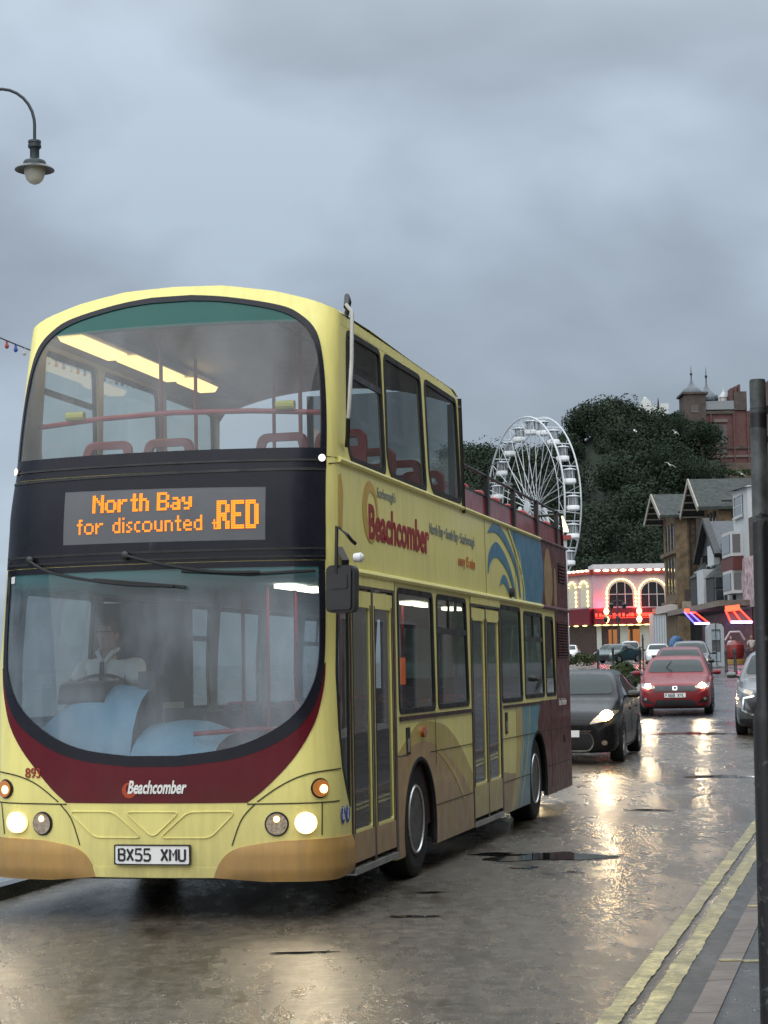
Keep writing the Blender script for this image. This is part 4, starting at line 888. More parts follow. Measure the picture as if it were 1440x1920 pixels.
# ================================================================== VEHICLES
m_dglass = mat('dark_car_glass', (.035, .045, .046), .08, var=0, spec=.18)
m_tglass = mat('tinted_side_glass', (.012, .014, .016), .05, var=0, spec=.7)
def car(name, x, Y, ang, label, cat, paint, L=4.2, Wd=1.78, Hh=1.46, hood=1.0, style='hatch', lit=True, plate='', lod=0, cowl=1.15, group=None, beam=0):
    root = empty(name, (x, Y, gz(Y+1.5)), pi/2-ang, label, cat, group)
    slope = math.atan((gz(Y+5)-gz(Y))/5); root.rotation_euler = (0, -slope, pi/2-ang); root.location.z = gz(Y)+.0
    w = Wd/2; kx = L/4.25; hh = Hh
    suv = style == 'suv'; hz = hood
    ST = [(0, .66, .30, .52, .60*hz, .5), (.05, .80, .22, .58, .70*hz, .62), (.22, .93, .19, .64, .80*hz, .74), (.6, .985, .18, .72, .89*hz, .80), (cowl-.12, 1., .18, .82, .97*hz, .82),
          (cowl+.05, 1., .18, .88*hz, 1.02*hz, .84), (cowl+.45, 1., .18, .92*hz, 1.02*hz+(hh-1.02*hz)*.60, .78), (cowl+.85, 1, .18, .95*hz, 1.02*hz+(hh-1.02*hz)*.95, .73), (cowl+1.3, 1, .18, .97*hz, hh, .71), (2.9, 1, .18, .98*hz, hh*.995, .70),
          (3.55, .99, .20, 1.0*hz, hh*.93, .60), (4.0, .95, .24, .98*hz, hh*.74, .60), (4.18, .88, .3, .86*hz, .92*hz, .6), (4.25, .7, .38, .7, .75, .5)]
    secs = []
    for (sx, ww, zb, sh, zt, wr) in ST:
        zt = max(zt, sh+.02); W_ = ww*w; r_ = wr*w
        secs.append([(0, zb), (W_*.8, zb), (W_*.965, zb+.07), (W_, (zb+sh)*.5), (W_*.985, sh), (W_*.985*(1-.35)+r_*.35, sh+(zt-sh)*.35), (r_, zt-(zt-sh)*.12), (r_*.62, zt-.008), (0, zt)])
    nn_ = 4 if lod == 0 else 2
    xs_ = cr([(q[0]*kx, 0) for q in ST], nn_, False); cols = [cr([s[i] for s in secs], nn_, False) for i in range(9)]
    rows = []
    for k in range(len(xs_)):
        half = cr([cols[i][k] for i in range(9)], 3, False); rows.append([(xs_[k][0], a, b) for a, b in half]+[(xs_[k][0], -a, b) for a, b in reversed(half[1:-1])])
    n = len(rows[0]); V = [p for r in rows for p in r]; Fc = [(i*n+j, i*n+(j+1) % n, (i+1)*n+(j+1) % n, (i+1)*n+j) for i in range(len(rows)-1) for j in range(n)]
    Fc += [tuple(range(n)), tuple((len(rows)-1)*n+j for j in range(n))[::-1]]
    body = MB().add(V, Fc).build('body', paint, root, 50)
    tri = BVHTree.FromPolygons([Vector(p) for p in V], Fc)
    def Fr(a, b, off=0):
        h = tri.ray_cast(Vector((-1, -a, b)), Vector((1, 0, 0)))
        if h[0] is None: return (.3, -a, b)
        nrm = h[1]; nrm = nrm if nrm.x < 0 else -nrm; p = h[0]+nrm*off; return tuple(p)
    def Sd(s):
        def fn(a, b, off=0):
            h = tri.ray_cast(Vector((a, s*3, b)), Vector((0, -s, 0)))
            if h[0] is None: return (a, s*w*.9, b)
            return (a, h[0].y+s*off, b)
        return fn
    z0 = 1.04*hz; z1 = hh-.09; wb_ = w*.79; wt_ = w*.66
    ws = panel('windscreen', rpoly([(-wb_, z0), (wb_, z0), (wt_, z1), (-wt_, z1)], .08), [], m_dglass, root, Fr, .09, .006, .008)
    if lod == 0:
        MB().tube([Fr(-.1, z0+.02, .03), Fr(-.25, z0+.10, .03), Fr(-.12, z0+.26, .03)], .010, 5).build('wiper', m_blkp, root)
        MB().box(-.06+cowl+.95, .06+cowl+.95, -.11, .11, z1-.02, z1-.02+.001).build('rear_view_mirror', m_blkp, root) if False else None
    for s in (1, -1):
        S_ = Sd(s); c = cowl*kx
        P = rpoly([(c+.45, .99*hz), (3.45*kx, 1.04*hz), (3.25*kx, hh-.14), (c+1.25, hh-.10), (c+.95, hh-.16)], .06)
        panel('side_windows', P, [], m_tglass, root, S_, .12, .006, .008)
        if lod == 0:
            mb = MB(); ribbon(mb, [(2.2*kx, .35), (2.2*kx, hh-.12)], .012, S_, .008); ribbon(mb, [(c-.05, .35), (c-.05, .85)], .008, S_, .004); ribbon(mb, [(c-.05, .24), (3.0*kx, .24)], .02, S_, .005); mb.build('door_gap', m_rub, root)
            for q in (1.95, 2.95): MB().box(q*kx, q*kx+.17, *sorted((s*(w*.975), s*(w+.02))), .82, .85).build('door_handle', paint if style != 'suv' else m_chrome, root)
        mh = MB().lathe([(0, -.10), (.06, -.09), (.075, 0), (.06, .09), (0, .10)], 12, Matrix.Translation((c+.48, s*(w+.12), 1.02*hz)) @ Matrix.Rotation(pi/2, 4, 'X') @ Matrix.Scale(.9, 4, (0, 1, 0))).build('wing_mirror', paint if lod == 0 and style != 'black' else m_blkp, root)
        MB().bar((c+.5, s*w*.93, .98*hz), (c+.48, s*(w+.08), 1.0*hz), .07, .04).build('mirror_stalk', m_blkp, mh)
        for hx in (.84*kx, .84*kx+2.58*kx*(1 if L < 4.4 else 1.0)):
            r = .335 if style == 'suv' else .31
            P = [(hx+(r+.055)*cos(t), r+(r+.055)*sin(t)) for t in np.linspace(-.4, pi+.4, 20)]
            panel('wheel_arch', P, [], m_und, root, Sd(s), .2, .006, .02)
            wheel(root, hx, s*(w-.105), r, r, .215, s, 0, rimr=.68, mr=m_alu, spokes=5 if lod == 0 else 0)
    zh = .68*hz+.02
    # front end
    if style == 'red':
        for s in (1, -1):
            hl = panel('headlight', rpoly([(s*.50, zh-.03), (s*.82, zh-.02), (s*.85, zh+.09), (s*.70, zh+.09), (s*.48, zh+.02)], .03), [], m_lens, root, Fr, .05, .008, .01)
            panel('lens', circ(s*.66, zh+.03, .075, 14, .055), [], m_lit, hl, Fr, .05, .020, .004); MB().lathe([(.0, -.02), (.055, -.01), (.06, .01), (.04, .04), (0, .05)], 14, Matrix.Translation(Fr(s*.66, zh+.03, 0)) @ Matrix.Rotation(-pi/2, 4, 'Y')).build('lens', m_lit, hl)
            fo = panel('bumper_intake', rpoly([(s*.52, .30), (s*.80, .34), (s*.82, .50), (s*.62, .40)], .03), [], m_blkp, root, Fr, .06, .006, .01)
            panel('fog_lamp', circ(s*.72, .42, .035, 10), [], m_lens, fo, Fr, .05, .012, .004)
        gr = panel('grille', rpoly([(-.50, zh-.10), (.50, zh-.10), (.56, zh+.035), (-.56, zh+.035)], .04), [], m_blkp, root, Fr, .06, .008, .01)
        panel('badge', rrect(-.055, .055, zh-.07, zh+.02, .02), [rrect(-.035, .035, zh-.045, zh+.005, .012)], m_chrome, gr, Fr, .05, .016, .005)
        panel('lower_grille', rpoly([(-.55, .24), (.55, .24), (.45, .40), (-.45, .40)], .05), [], m_blkp, root, Fr, .06, .008, .01)
        mb = MB(); ribbon(mb, [(-.80, .22), (-.6, .215), (0, .21), (.6, .215), (.80, .22)], .03, Fr, .02); mb.build('splitter', m_blkp, root)
    elif style == 'black':
        for s in (1, -1):
            hl = panel('headlight', rpoly([(s*.42, zh-.09), (s*.72, zh-.04), (s*.84, zh+.10), (s*.66, zh+.13), (s*.50, zh+.0)], .03), [], m_lens, root, Fr, .05, .008, .01)
            panel('lens', circ(s*.67, zh+.035, .085, 14, .07), [], m_lit, hl, Fr, .05, .022, .004); MB().lathe([(.0, -.02), (.07, -.01), (.075, .01), (.05, .045), (0, .055)], 14, Matrix.Translation(Fr(s*.67, zh+.035, 0)) @ Matrix.Rotation(-pi/2, 4, 'Y')).build('lens', m_lit, hl)
            panel('fog_lamp', circ(s*.66, .36, .045, 12, .04), [], m_lens, root, Fr, .05, .010, .01)
        gr = panel('grille', rpoly([(-.42, .24), (.42, .24), (.50, .36), (.44, .52), (-.44, .52), (-.50, .36)], .06), [], m_blkp, root, Fr, .06, .008, .01)
        mb = MB(); ribbon(mb, rpoly([(-.42, .24), (.42, .24), (.50, .36), (.44, .52), (-.44, .52), (-.50, .36)], .06), .018, Fr, .016, closed=True); mb.build('chrome_surround', m_chrome, gr)
        mb = MB(); ribbon(mb, [(-.45, .55), (.45, .55)], .025, Fr, .012); mb.build('chrome_strip', m_chrome, root)
    elif style == 'suv':
        for s in (1, -1):
            hl = panel('headlight', rpoly([(s*.52, zh+.08), (s*.86, zh+.16), (s*.86, zh+.10), (s*.55, zh+.0)], .02), [], m_lens, root, Fr, .05, .010, .01)
            panel('running_light', rpoly([(s*.74, zh-.26), (s*.84, zh-.22), (s*.84, zh-.08), (s*.76, zh-.12)], .02), [], m_lens, root, Fr, .05, .012, .01)
            mb = MB(); ribbon(mb, [(s*.50, zh-.01), (s*.70, zh-.05), (s*.73, zh-.28), (s*.55, zh-.37), (s*.3, zh-.38)], .035, Fr, .02); mb.build('chrome_bracket', m_chrome, root)
            panel('indicator', circ(s*.855, zh-.06, .02, 8), [], m_ember, root, Fr, .05, .02, .01)
        panel('grille', rpoly([(-.46, .35), (.46, .35), (.66, zh-.10), (.48, zh+.06), (-.48, zh+.06), (-.66, zh-.10)], .04), [], m_blkp, root, Fr, .06, .008, .01)
        panel('lower_cladding', rpoly([(-.8, .22), (.8, .22), (.8, .36), (-.8, .36)], .03), [], m_blkp, root, Fr, .06, .006, .01)
    else:
        for s in (1, -1):
            hl = panel('headlight', rpoly([(s*.50, zh-.05), (s*.80, zh-.02), (s*.82, zh+.10), (s*.6, zh+.08)], .03), [], m_lens, root, Fr, .07, .008, .01)
            if lit: panel('lens', circ(s*.64, zh+.02, .075, 10), [], m_lit, hl, Fr, .06, .016, .004)
        panel('grille', rpoly([(-.42, .30), (.42, .30), (.48, zh-.06), (-.48, zh-.06)], .04), [], m_blkp, root, Fr, .08, .008, .01)
    if plate or lod == 0:
        pp = panel('number_plate', rrect(-.26, .26, .455, .565, .01), [], MATS['white_plate'], root, lambda a, b, o: (Fr(0, .5, 0)[0]-.02-o, -a, b), .3, 0, .01)
        if plate: plate_text(plate, -.225, .225, .472, .548, lambda a, b, o: (Fr(0, .5, 0)[0]-.02-o, -a, b), .014, .004).build('lettering', MATS['black_lettering'], pp)
    if beam:
        for s in (1, -1):
            l = bpy.data.lights.new('headlight_beam', 'SPOT'); l.energy = beam; l.spot_size = 1.0; l.spot_blend = .8; l.color = (1, .86, .62); l.shadow_soft_size = .06
            o = bpy.data.objects.new('headlight_beam', l); COL.objects.link(o); o.parent = root; o.location = (-.12, s*.66, zh); o.rotation_euler = Vector((1, 0, .10)).to_track_quat('Z', 'Y').to_euler()
    return root
p_black = mat('black_car_paint', (.010, .010, .011), .25, var=.05, coat=.05, spec=.2); p_red = mat('red_car_paint', (.17, .010, .014), .35, var=.06, coat=.1, spec=.3); p_suv = mat('grey_car_paint', (.075, .078, .08), .28, .4, var=.05, coat=.6)
p_mar = mat('deep_red_car_paint', (.12, .02, .03), .4, var=.05, coat=.1, spec=.3); p_wht = mat('white_car_paint', (.60, .62, .63), .3, var=.03, coat=.4); p_teal = mat('teal_car_paint', (.03, .065, .06), .3, .2, var=.05, coat=.5); p_dk = mat('charcoal_car_paint', (.03, .032, .036), .3, .3, var=.05, coat=.5)
car('parked_hatchback', 2.86, 30.6, .24, 'black hatchback with lit headlights following close behind the bus', 'car', p_black, 3.95, 1.78, 1.50, 1.07, 'black', plate='', cowl=.98, beam=25).name = 'black_hatchback'
car('red_hatchback', 7.10, 46.3, .185, 'red hatchback with both headlights lit and a white plate, front on', 'car', p_red, 4.4, 1.80, 1.43, 1.0, 'red', plate='FX68 XVL', cowl=1.2, beam=25)
car('grey_crossover', 7.78, 37.2, .24, 'grey crossover with chrome nose trim, cut off by the rusty post', 'car', p_suv, 4.4, 1.82, 1.68, 1.16, 'suv', lit=False, cowl=1.15)
car('small_car', 9.15, 58.5, .16, 'deep red car directly behind the red hatchback with lit headlights', 'car', p_mar, 4.2, 1.75, 1.50, 1.02, 'gen', lod=1, lit=False)
car('small_car', 13.0, 80, .15, 'charcoal car queuing behind the deep red car', 'car', p_dk, 4.5, 1.8, 1.60, 1.05, 'gen', lod=1, lit=False)
car('small_car', 19.45, 134, .13, 'white hatchback with lit headlights coming past the planted island', 'car', p_wht, 4.2, 1.78, 1.48, 1.02, 'gen', lod=1)
car('people_carrier', 21.95, 168, .10, 'white people carrier parked in front of the arcade', 'car', p_wht, 4.5, 1.85, 1.72, 1.10, 'gen', lod=1, lit=False)
car('small_car', 17.2, 148, .75, 'teal car turned side on in front of the arcade', 'car', p_teal, 4.1, 1.75, 1.50, 1.0, 'gen', lod=1, lit=False)
car('small_car', 18.3, 160, .55, 'charcoal car parked beside the white people carrier', 'car', p_dk, 4.1, 1.75, 1.48, 1.0, 'gen', lod=1, lit=False)
car('small_car', 16.55, 172, .2, 'white car half hidden behind the rear of the bus', 'car', p_wht, 4.3, 1.8, 1.5, 1.0, 'gen', lod=1, lit=False)

# ================================================================== STREET FURNITURE
m_lamp = mat('dark_green_lamp_paint', (.020, .030, .036), .4, .2, var=.2)
m_bowl = mat('frosted_lamp_bowl', (.42, .42, .38), .35, var=.1)
def swan_lamp(lx, Y, lz, label, arm=.46, side=-1, group='swan neck street lamps', z0=None):
    "lantern bowl centre at (lx, Y, lz)"
    z0 = gz(Y)+.085 if z0 is None else z0
    px = lx+side*arm*2.0
    r = empty('street_lamp', (px, Y, z0), 0, label, 'street lamp', group)
    L = lambda x, z: (x-px, 0, z-z0)
    top = lz+.98
    MB().lathe([(.16, 0), (.16, .5), (.11, .6), (.10, 1.4), (.07, 1.5), (.06, 3.0), (.045, top-z0-.55)], 16).build('post', m_lamp, r)
    pts = [L(lx, lz+.36), L(lx, lz+.60)]+[L(lx+side*arm*(1-cos(t)), lz+.60+.44*sin(t)) for t in np.linspace(.15, pi, 14)]+[L(px, lz+.3), L(px, lz-.2)]
    MB().tube(pts, .019, 10).build('swan_neck_arm', m_lamp, r)
    T = Matrix.Translation(L(lx, lz))
    MB().lathe([(.02, .42), (.075, .41), (.078, .385), (.070, .38), (.070, .365), (.078, .36), (.078, .33), (.06, .31), (.055, .30), (.055, .20), (.065, .19), (.125, .165), (.135, .14), (.135, .11), (.10, .10)], 24, T).build('lantern_cap', m_lamp, r)
    MB().lathe([(.13, .115), (.18, .10), (.23, .065), (.232, .055), (.18, .085), (.12, .10)], 32, T).build('shade', mat('weathered_shade', (.06, .06, .055), .5, var=.3), r)
    MB().lathe([(.118, .10), (.125, .06), (.118, 0), (.095, -.06), (.06, -.095), (.025, -.112), (0, -.116)], 24, T).build('glass_bowl', m_bowl, r)
    return r
q = G(65, 328, 21.5)
swan_lamp(q.x, 21.5, q.z, 'dark swan neck street lamp hanging into the top left corner over the road', .40)
q = G(953, 912, 80)
swan_lamp(q.x, 80, q.z, 'distant dark swan neck street lamp showing above the open deck of the bus', .42, -1)
# festoon cable
def festoon(A_, B_, sag, n, label, bulbm, name='festoon_lights'):
    A_ = Vector(A_); B_ = Vector(B_); P = [A_.lerp(B_, t)-Vector((0, 0, sag*4*t*(1-t))) for t in np.linspace(0, 1, 30)]
    r = empty(name, tuple(A_), 0, label, 'festoon lights'); 
    MB().tube([p-A_ for p in P], .012, 5).build('cable', m_blkp, r)
    for i in range(n):
        t = (i+.5)/n; p = A_.lerp(B_, t)-Vector((0, 0, sag*4*t*(1-t)))-A_
        a = MB().lathe([(0, -.13), (.03, -.11), (.035, -.08), (.02, -.05), (.018, 0)], 8, Matrix.Translation(p)).build('bulb', bulbm[i % len(bulbm)], r)
m_b = [mat('red_bulb', (.25, .02, .02), .3, var=0), mat('blue_bulb', (.02, .04, .25), .3, var=0), mat('pale_bulb', (.4, .4, .4), .3, var=0)]
a_, b_ = G(-330, 470, 21.5), G(330, 730, 40)
festoon(a_, b_, .3, 42, 'string of small coloured bulbs running behind the top left corner of the bus', m_b)
# foreground post
m_post = bpy.data.materials.new('peeling_black_post'); m_post.use_nodes = True; t = m_post.node_tree; b = t.nodes['Principled BSDF']; tc = N(t, 'ShaderNodeTexCoord')
sp = N(t, 'ShaderNodeSeparateXYZ'); t.links.new(tc.outputs['Object'], sp.inputs[0])
f1 = noise(t, tc.outputs['Object'], 22, 6, .65, 1.0); f2 = noise(t, tc.outputs['Object'], 7, 4, .6)
bandz = ramp(t, math_n(t, 'DIVIDE', sp.outputs[2], 3.0), [(0, (.62,)*3), (.66, (.55,)*3), (.72, (.52,)*3), (.76, (1.0,)*3), (.86, (1.0,)*3), (.85, (.95,)*3), (.87, (.25,)*3), (1.0, (.3,)*3)])
mk = math_n(t, 'ADD', math_n(t, 'MULTIPLY', f1, .6), math_n(t, 'MULTIPLY', f2, .4)); mk = math_n(t, 'MULTIPLY', math_n(t, 'ADD', mk, math_n(t, 'MULTIPLY', bandz, .5)), .66)
fac = ramp(t, mk, [(.56, (0, 0, 0)), (.60, (1, 1, 1))])
mx = N(t, 'ShaderNodeMix', data_type='RGBA'); t.links.new(fac, mx.inputs[0]); mx.inputs[6].default_value = (.006, .006, .008, 1)
t.links.new(ramp(t, noise(t, tc.outputs['Object'], 12, 5), [(.35, (.03, .032, .033)), (.65, (.085, .092, .092))]), mx.inputs[7]); t.links.new(mx.outputs[2], b.inputs['Base Color']); b.inputs['Roughness'].default_value = .45
bn = N(t, 'ShaderNodeBump'); bn.inputs['Strength'].default_value = .5; bn.inputs['Distance'].default_value = .003; t.links.new(f1, bn.inputs['Height']); t.links.new(bn.outputs[0], b.inputs['Normal'])
tp = G(1420, 712, 7.6); bt = G(1446, 1960, 7.6)
r = empty('sign_post', (bt.x+.008, 7.6, .085), 0, 'black post with peeling paint and a grey cap at the right edge of the photo', 'post')
ax = Vector((tp.x-bt.x-.008, 0, tp.z-.085)); d = ax.normalized(); H_ = ax.length; q = d.to_track_quat('Z', 'X').to_matrix().to_4x4()
MB().lathe([(.050, 0), (.050, 1.38), (.046, 1.42), (.034, 1.45), (.034, H_-.12)], 28, q).build('shaft', m_post, r)
MB().lathe([(.034, H_-.14), (.0345, H_-.125), (.033, H_-.12), (.033, H_-.01), (.031, H_), (0, H_)], 28, q).build('cap', mat('weathered_grey_cap', (.05, .055, .055), .5, .2, var=.5, vs=25), r)
pl_ = MB().box(-.068, -.062, -.14, .11, H_-.30, H_+.01, q).build('sign_plate', mat('rusty_plate', (.10, .06, .05), .6, .2, var=.4, vs=20), r)
MB().box(-.068, -.03, -.02, .02, H_-.14, H_-.11, q).box(-.068, -.03, -.02, .02, H_-.26, H_-.235, q).build('clip', m_blkp, r)
# bollards and slim posts
def bollard(px, Y, h, label, rr=.07, m=None):
    X = (px-720)/F_PX*Y+.0; z = gz(Y)+(.085 if X > kerbX(Y) else 0); r_ = MB().lathe([(rr*1.3, 0), (rr*1.3, .12), (rr, .16), (rr, h*.8), (rr*1.25, h*.82), (rr*1.25, h*.86), (rr*.9, h*.9), (rr, h*.95), (0, h)], 14).build('bollard', m or m_blkp, None)
    r_.location = (X, Y, z); tag(r_, label, 'bollard', 'dark bollards along the far pavement'); return r_
bollard(1354, 92, 1.15, 'dark bollard just right of the grey kiosk'); bollard(1371, 88, 1.2, 'dark bollard in front of the arcade ride with blue neon'); bollard(1394, 90, 1.2, 'dark bollard beside the grey crossover roof'); bollard(1143, 120, 1.3, 'dark bollard left of the white people carrier')
bollard(1193, 108, 1.3, 'shorter dark bollard between the white people carrier and the white hatchback'); b_ = bollard(1199.5, 104, 2.0, 'tall maroon post left of the white hatchback', .05, mat('maroon_post', (.06, .02, .025), .5, var=.2)); b_['category'] = 'post'
bollard(1115, 105, 1.2, 'stubby dark bollard in the planting near the bus tail')
bollard(1176.5, 56, .85, 'low bollard with an orange top beside the red hatchback', .05)
# twin lamp posts at the arcade
for px_l, Y, lab in ((1154.5, 178, 'black twin lantern lamp post in front of the left lit arch'), (1143, 182, 'slimmer black lamp post just left of the twin lantern post')):
    X = (px_l-720)/F_PX*Y; z = gz(Y); hh_ = 6.2 if px_l > 1150 else 5.0
    r = empty('lamp_post', (X, Y, z), 0, lab, 'lamp post')
    MB().lathe([(.16, 0), (.16, .6), (.09, .7), (.06, hh_), (0, hh_+.3)], 12).build('post', m_blkp, r)
    MB().tube([(-.6, 0, hh_-.75), (-.3, 0, hh_-.55), (.3, 0, hh_-.55), (.6, 0, hh_-.75)], .05, 6).build('cross_arm', m_blkp, r)
    for s in (1, -1): MB().lathe([(.02, .0), (.2, -.12), (.24, -.2), (.15, -.55), (.05, -.62)], 12, Matrix.Translation((s*.6, 0, hh_-.7))).build('lantern', m_blkp, r)
# ================================================================== BUILDINGS BEHIND
m_pink = mat('pale_pink_render', (.36, .27, .30), .7, var=.08); m_redsign = mat('dark_red_fascia', (.12, .006, .012), .4, var=.1); m_trimw = mat('white_trim', (.42, .42, .42), .6, var=.08)
m_stone = mat('brown_sandstone', (.115, .080, .045), .85, var=.5, vs=1.6, bump=.6, bs=6); m_stone2 = mat('dark_rubble_stone', (.065, .045, .027), .9, var=.85, vs=2.4, bump=1.0, bs=2.5)
m_slate = mat('grey_green_slate', (.024, .030, .028), .85, var=.15, vs=1.2); m_dslate = mat('dark_slate', (.030, .033, .04), .5, var=.2)
m_pane = mat('dark_window_pane', (.02, .024, .028), .08, var=.3, spec=.7); m_brick = mat('red_brick', (.088, .040, .036), .85, var=.2, vs=.8); m_brickd = mat('dark_brown_brick', (.060, .046, .040), .85, var=.3, vs=1)
m_black = mat('black_render', (.014, .014, .015), .6, var=.2); m_wr = mat('white_render', (.40, .42, .43), .7, var=.08); m_dred = mat('dark_red_tile_hanging', (.09, .022, .022), .7, var=.2)
m_bulb = emit('yellow_light_bulb', (1, .80, .28), 3.2); m_bulbw = emit('warm_white_bulb', (1, .86, .50), 4.0); m_neonr = emit('red_neon_tube', (1, .05, .03), 3.5); m_neonb = emit('blue_neon_tube', (.10, .10, 1), 4.0)
def bld(name, x, Y, label, cat='building', group=None): return empty(name, (x, Y, gz(Y)), 0, label, cat, group)
class Fac:
    "a facade: origin, direction along it; fn(a, z, d) in the building's own space"
    def __init__(s, root, p0, p1):
        s.r = root; s.o = root.location; a = Vector((p0[0], p0[1])); b = Vector((p1[0], p1[1])); s.a = a; s.L = (b-a).length; s.d = (b-a)/s.L; s.n = Vector((s.d.y, -s.d.x))
    def __call__(s, u, z, d=0.0):
        p = s.a+s.d*u+s.n*d; return (p.x-s.o.x, p.y-s.o.y, z-s.o.z)
    def box(s, u0_, u1_, z0, z1, d0, d1, mb=None):
        mb = mb or MB(); v = [s(u, z, d) for u in (u0_, u1_) for d in (d0, d1) for z in (z0, z1)]
        return mb.add(v, [(0, 1, 3, 2), (4, 6, 7, 5), (0, 4, 5, 1), (2, 3, 7, 6), (0, 2, 6, 4), (1, 5, 7, 3)])
    def win(s, u0_, u1_, z0, z1, fm, nx=2, nz=2, sill=True, arch=False, fw=.09, name='window', glassm=None, d=0.0):
        if arch:
            c = (u0_+u1_)/2; r = (u1_-u0_)/2; P = [(u0_, z0), (u1_, z0)]+[(c+r*cos(t), z1-r+r*sin(t)) for t in np.linspace(0, pi, 12)]
        else: P = [(u0_, z0), (u1_, z0), (u1_, z1), (u0_, z1)]
        fr = panel(name, P, [inset(P, fw)] if not arch else [inset(P, fw)], fm, s.r, lambda a, b, o: s(a, b, o), 1.0, .07+d, .07, smooth=0)
        panel('pane', inset(P, fw*.5), [], glassm or m_pane, fr, lambda a, b, o: s(a, b, o), 3.0, .02+d, .02, smooth=0)
        mb = MB()
        for i in range(1, nx): u = u0_+(u1_-u0_)*i/nx; s.box(u-.035, u+.035, z0+fw, z1-fw-(0 if not arch else .1), .021+d, .055+d, mb)
        for i in range(1, nz): z = z0+(z1-z0)*i/nz; s.box(u0_+fw, u1_-fw, z-.035, z+.035, .021+d, .050+d, mb)
        if nx > 1 or nz > 1: mb.build('glazing_bars', fm, fr, 0)
        if sill: s.box(u0_-.1, u1_+.1, z0-.14, z0-.01, .0+d, .16+d).build('sill', fm, fr, 0)
        return fr
def zat(py, Y, px): return G(px, py, Y).z
def xat(px, Y): return (px-720)/F_PX*Y*1.003
# ---- arcade with bulbs
Y0 = 200.0; X0 = xat(1108, Y0); X1 = xat(1252, Y0)
arc = bld('amusement_arcade', (X0+X1)/2, Y0, 'pale pink amusement arcade with yellow bulb arches and a red neon fascia')
fA = Fac(arc, (X0, Y0), (X1, Y0)); LX, LY = X0-3.2, Y0+5.5; fB = Fac(arc, (LX, LY), (X0, Y0))
zt = zat(1069, Y0, 1170); zs1 = zat(1140, Y0, 1170); zs0 = zat(1171, Y0, 1170); zg = gz(Y0)-.06
mb = MB(); P = [(LX, LY), (X0, Y0), (X1, Y0), (X1, Y0+14), (LX, Y0+14)]
mb.prism(P, lambda a, b, d: (a-arc.location.x, b-arc.location.y, d-arc.location.z), zs0, zt); mb.build('wall', m_pink, arc, 0)
mb = MB(); mb.prism([(LX+.3, LY+.35), (X0+.1, Y0+.6), (X1, Y0+.6), (X1, Y0+14), (LX+.3, Y0+14)], lambda a, b, d: (a-arc.location.x, b-arc.location.y, d-arc.location.z), zg, zs0-.01); mb.build('ground_floor', mat('dark_brown_shopfront', (.05, .028, .02), .5, var=.4), arc, 0)
MB().box(X0+.2-arc.location.x, X1-arc.location.x, 1.5, 6, zt-arc.location.z+.12, zt-arc.location.z+.75).build('roof_box', m_trimw, arc, 0)
for f, L in ((fA, fA.L), (fB, fB.L)):
    mb = MB(); f.box(-.02, L+.02, zt-.42, zt+.12, 0, .35, mb); mb.build('parapet', mat('red_parapet', (.25, .03, .03), .6, var=.1), arc, 0)
    mb = MB(); f.box(0, L, zt-.02, zt+.2, .36, .40, mb)
    mb = MB(); f.box(0, L*.86 if f is fA else L, zs0, zs1, 0.01, .55, mb); mb.build('fascia', m_redsign, arc, 0)
nb = 0
bulb_me = MB().lathe([(0, -.16), (.10, -.11), (.16, 0), (.10, .11), (0, .16)], 10).build('light_bulb', m_bulb, arc).data
bpy.data.objects.remove(arc.children[-1]) if arc.children[-1].name.startswith('light_bulb') else None
for o in [o for o in bpy.data.objects if o.name.startswith('light_bulb') and o.data == bulb_me]: bpy.data.objects.remove(o)
bulb_w = bulb_me.copy(); bulb_w.materials.clear(); bulb_w.materials.append(m_bulbw)
def bulb(p, sc=(1, 1, 1), me=None, rot=0):
    o = bpy.data.objects.new('light_bulb', me or bulb_me); COL.objects.link(o); o.parent = arc; o.location = p; o.scale = sc; o.rotation_euler = (0, rot, 0); return o
nbp = 9
for i in range(nbp): bulb(fA((i+.5)*fA.L/nbp, zt-.02, .50), (2.3, .8, .8), bulb_w)
for i in range(8): bulb(fB((i+.5)*fB.L/8, zt+.0, .50), (1.6, 1.6, .75), bulb_w)
for i in range(9): bulb(fA((i+.4)*fA.L*.95/9, zs0-.05, .62), (2.8, .7, .42))
for i in range(4): bulb(fB((i+.5)*fB.L/4, zs0-.05, .62), (1.8, 1.8, .45))
for cx in (1160, 1219.5):
    u = xat(cx, Y0)-X0; zb = zat(1138.5, Y0, cx); ztp = zat(1088, Y0, cx); r_ = 1.32
    fA.win(u-r_, u+r_, zb, ztp-.1, m_trimw, 3, 2, sill=False, arch=True, fw=.07, name='arched_window')
    ra = r_+.22
    for k in range(12):
        t = pi*(k+.5)/12; bulb(fA(u+ra*cos(t), ztp-.1-r_+ra*sin(t), .16), (1.35, .8, .62), rot=-(t-pi/2)+0)
    for s in (1, -1):
        for k in range(4): bulb(fA(u+s*ra, zb+.15+k*.42, .16), (.75, .8, 1.1))
for cu in (.75, 2.75, 4.9):
    r_ = .75; zb = zat(1140, Y0+2, 1080); ztp = zat(1092, Y0+3, 1080)
    panel('arch_recess', [(cu-r_, zb), (cu+r_, zb)]+[(cu+r_*cos(t), ztp-r_+r_*sin(t)) for t in np.linspace(0, pi, 12)], [], mat('cream_panel', (.5, .47, .38), .6, var=.05), arc, lambda a, b, o: fB(a, b, o), 2, .05, .05, smooth=0)
    for k in range(6): t = pi*(k+.5)/6; bulb(fB(cu+r_*cos(t), ztp-r_+r_*sin(t), .2), (.9, .9, .7))
    for k in range(4): bulb(fB(cu+r_, zb+.2+k*.48, .2), (.7, .7, 1.2))
for u in (xat(1130.5, Y0)-X0, xat(1191.5, Y0)-X0):
    for z in (zs1-.35, zs0+.55): bulb(fA(u, z, .66), (1.9, .7, 2.6))
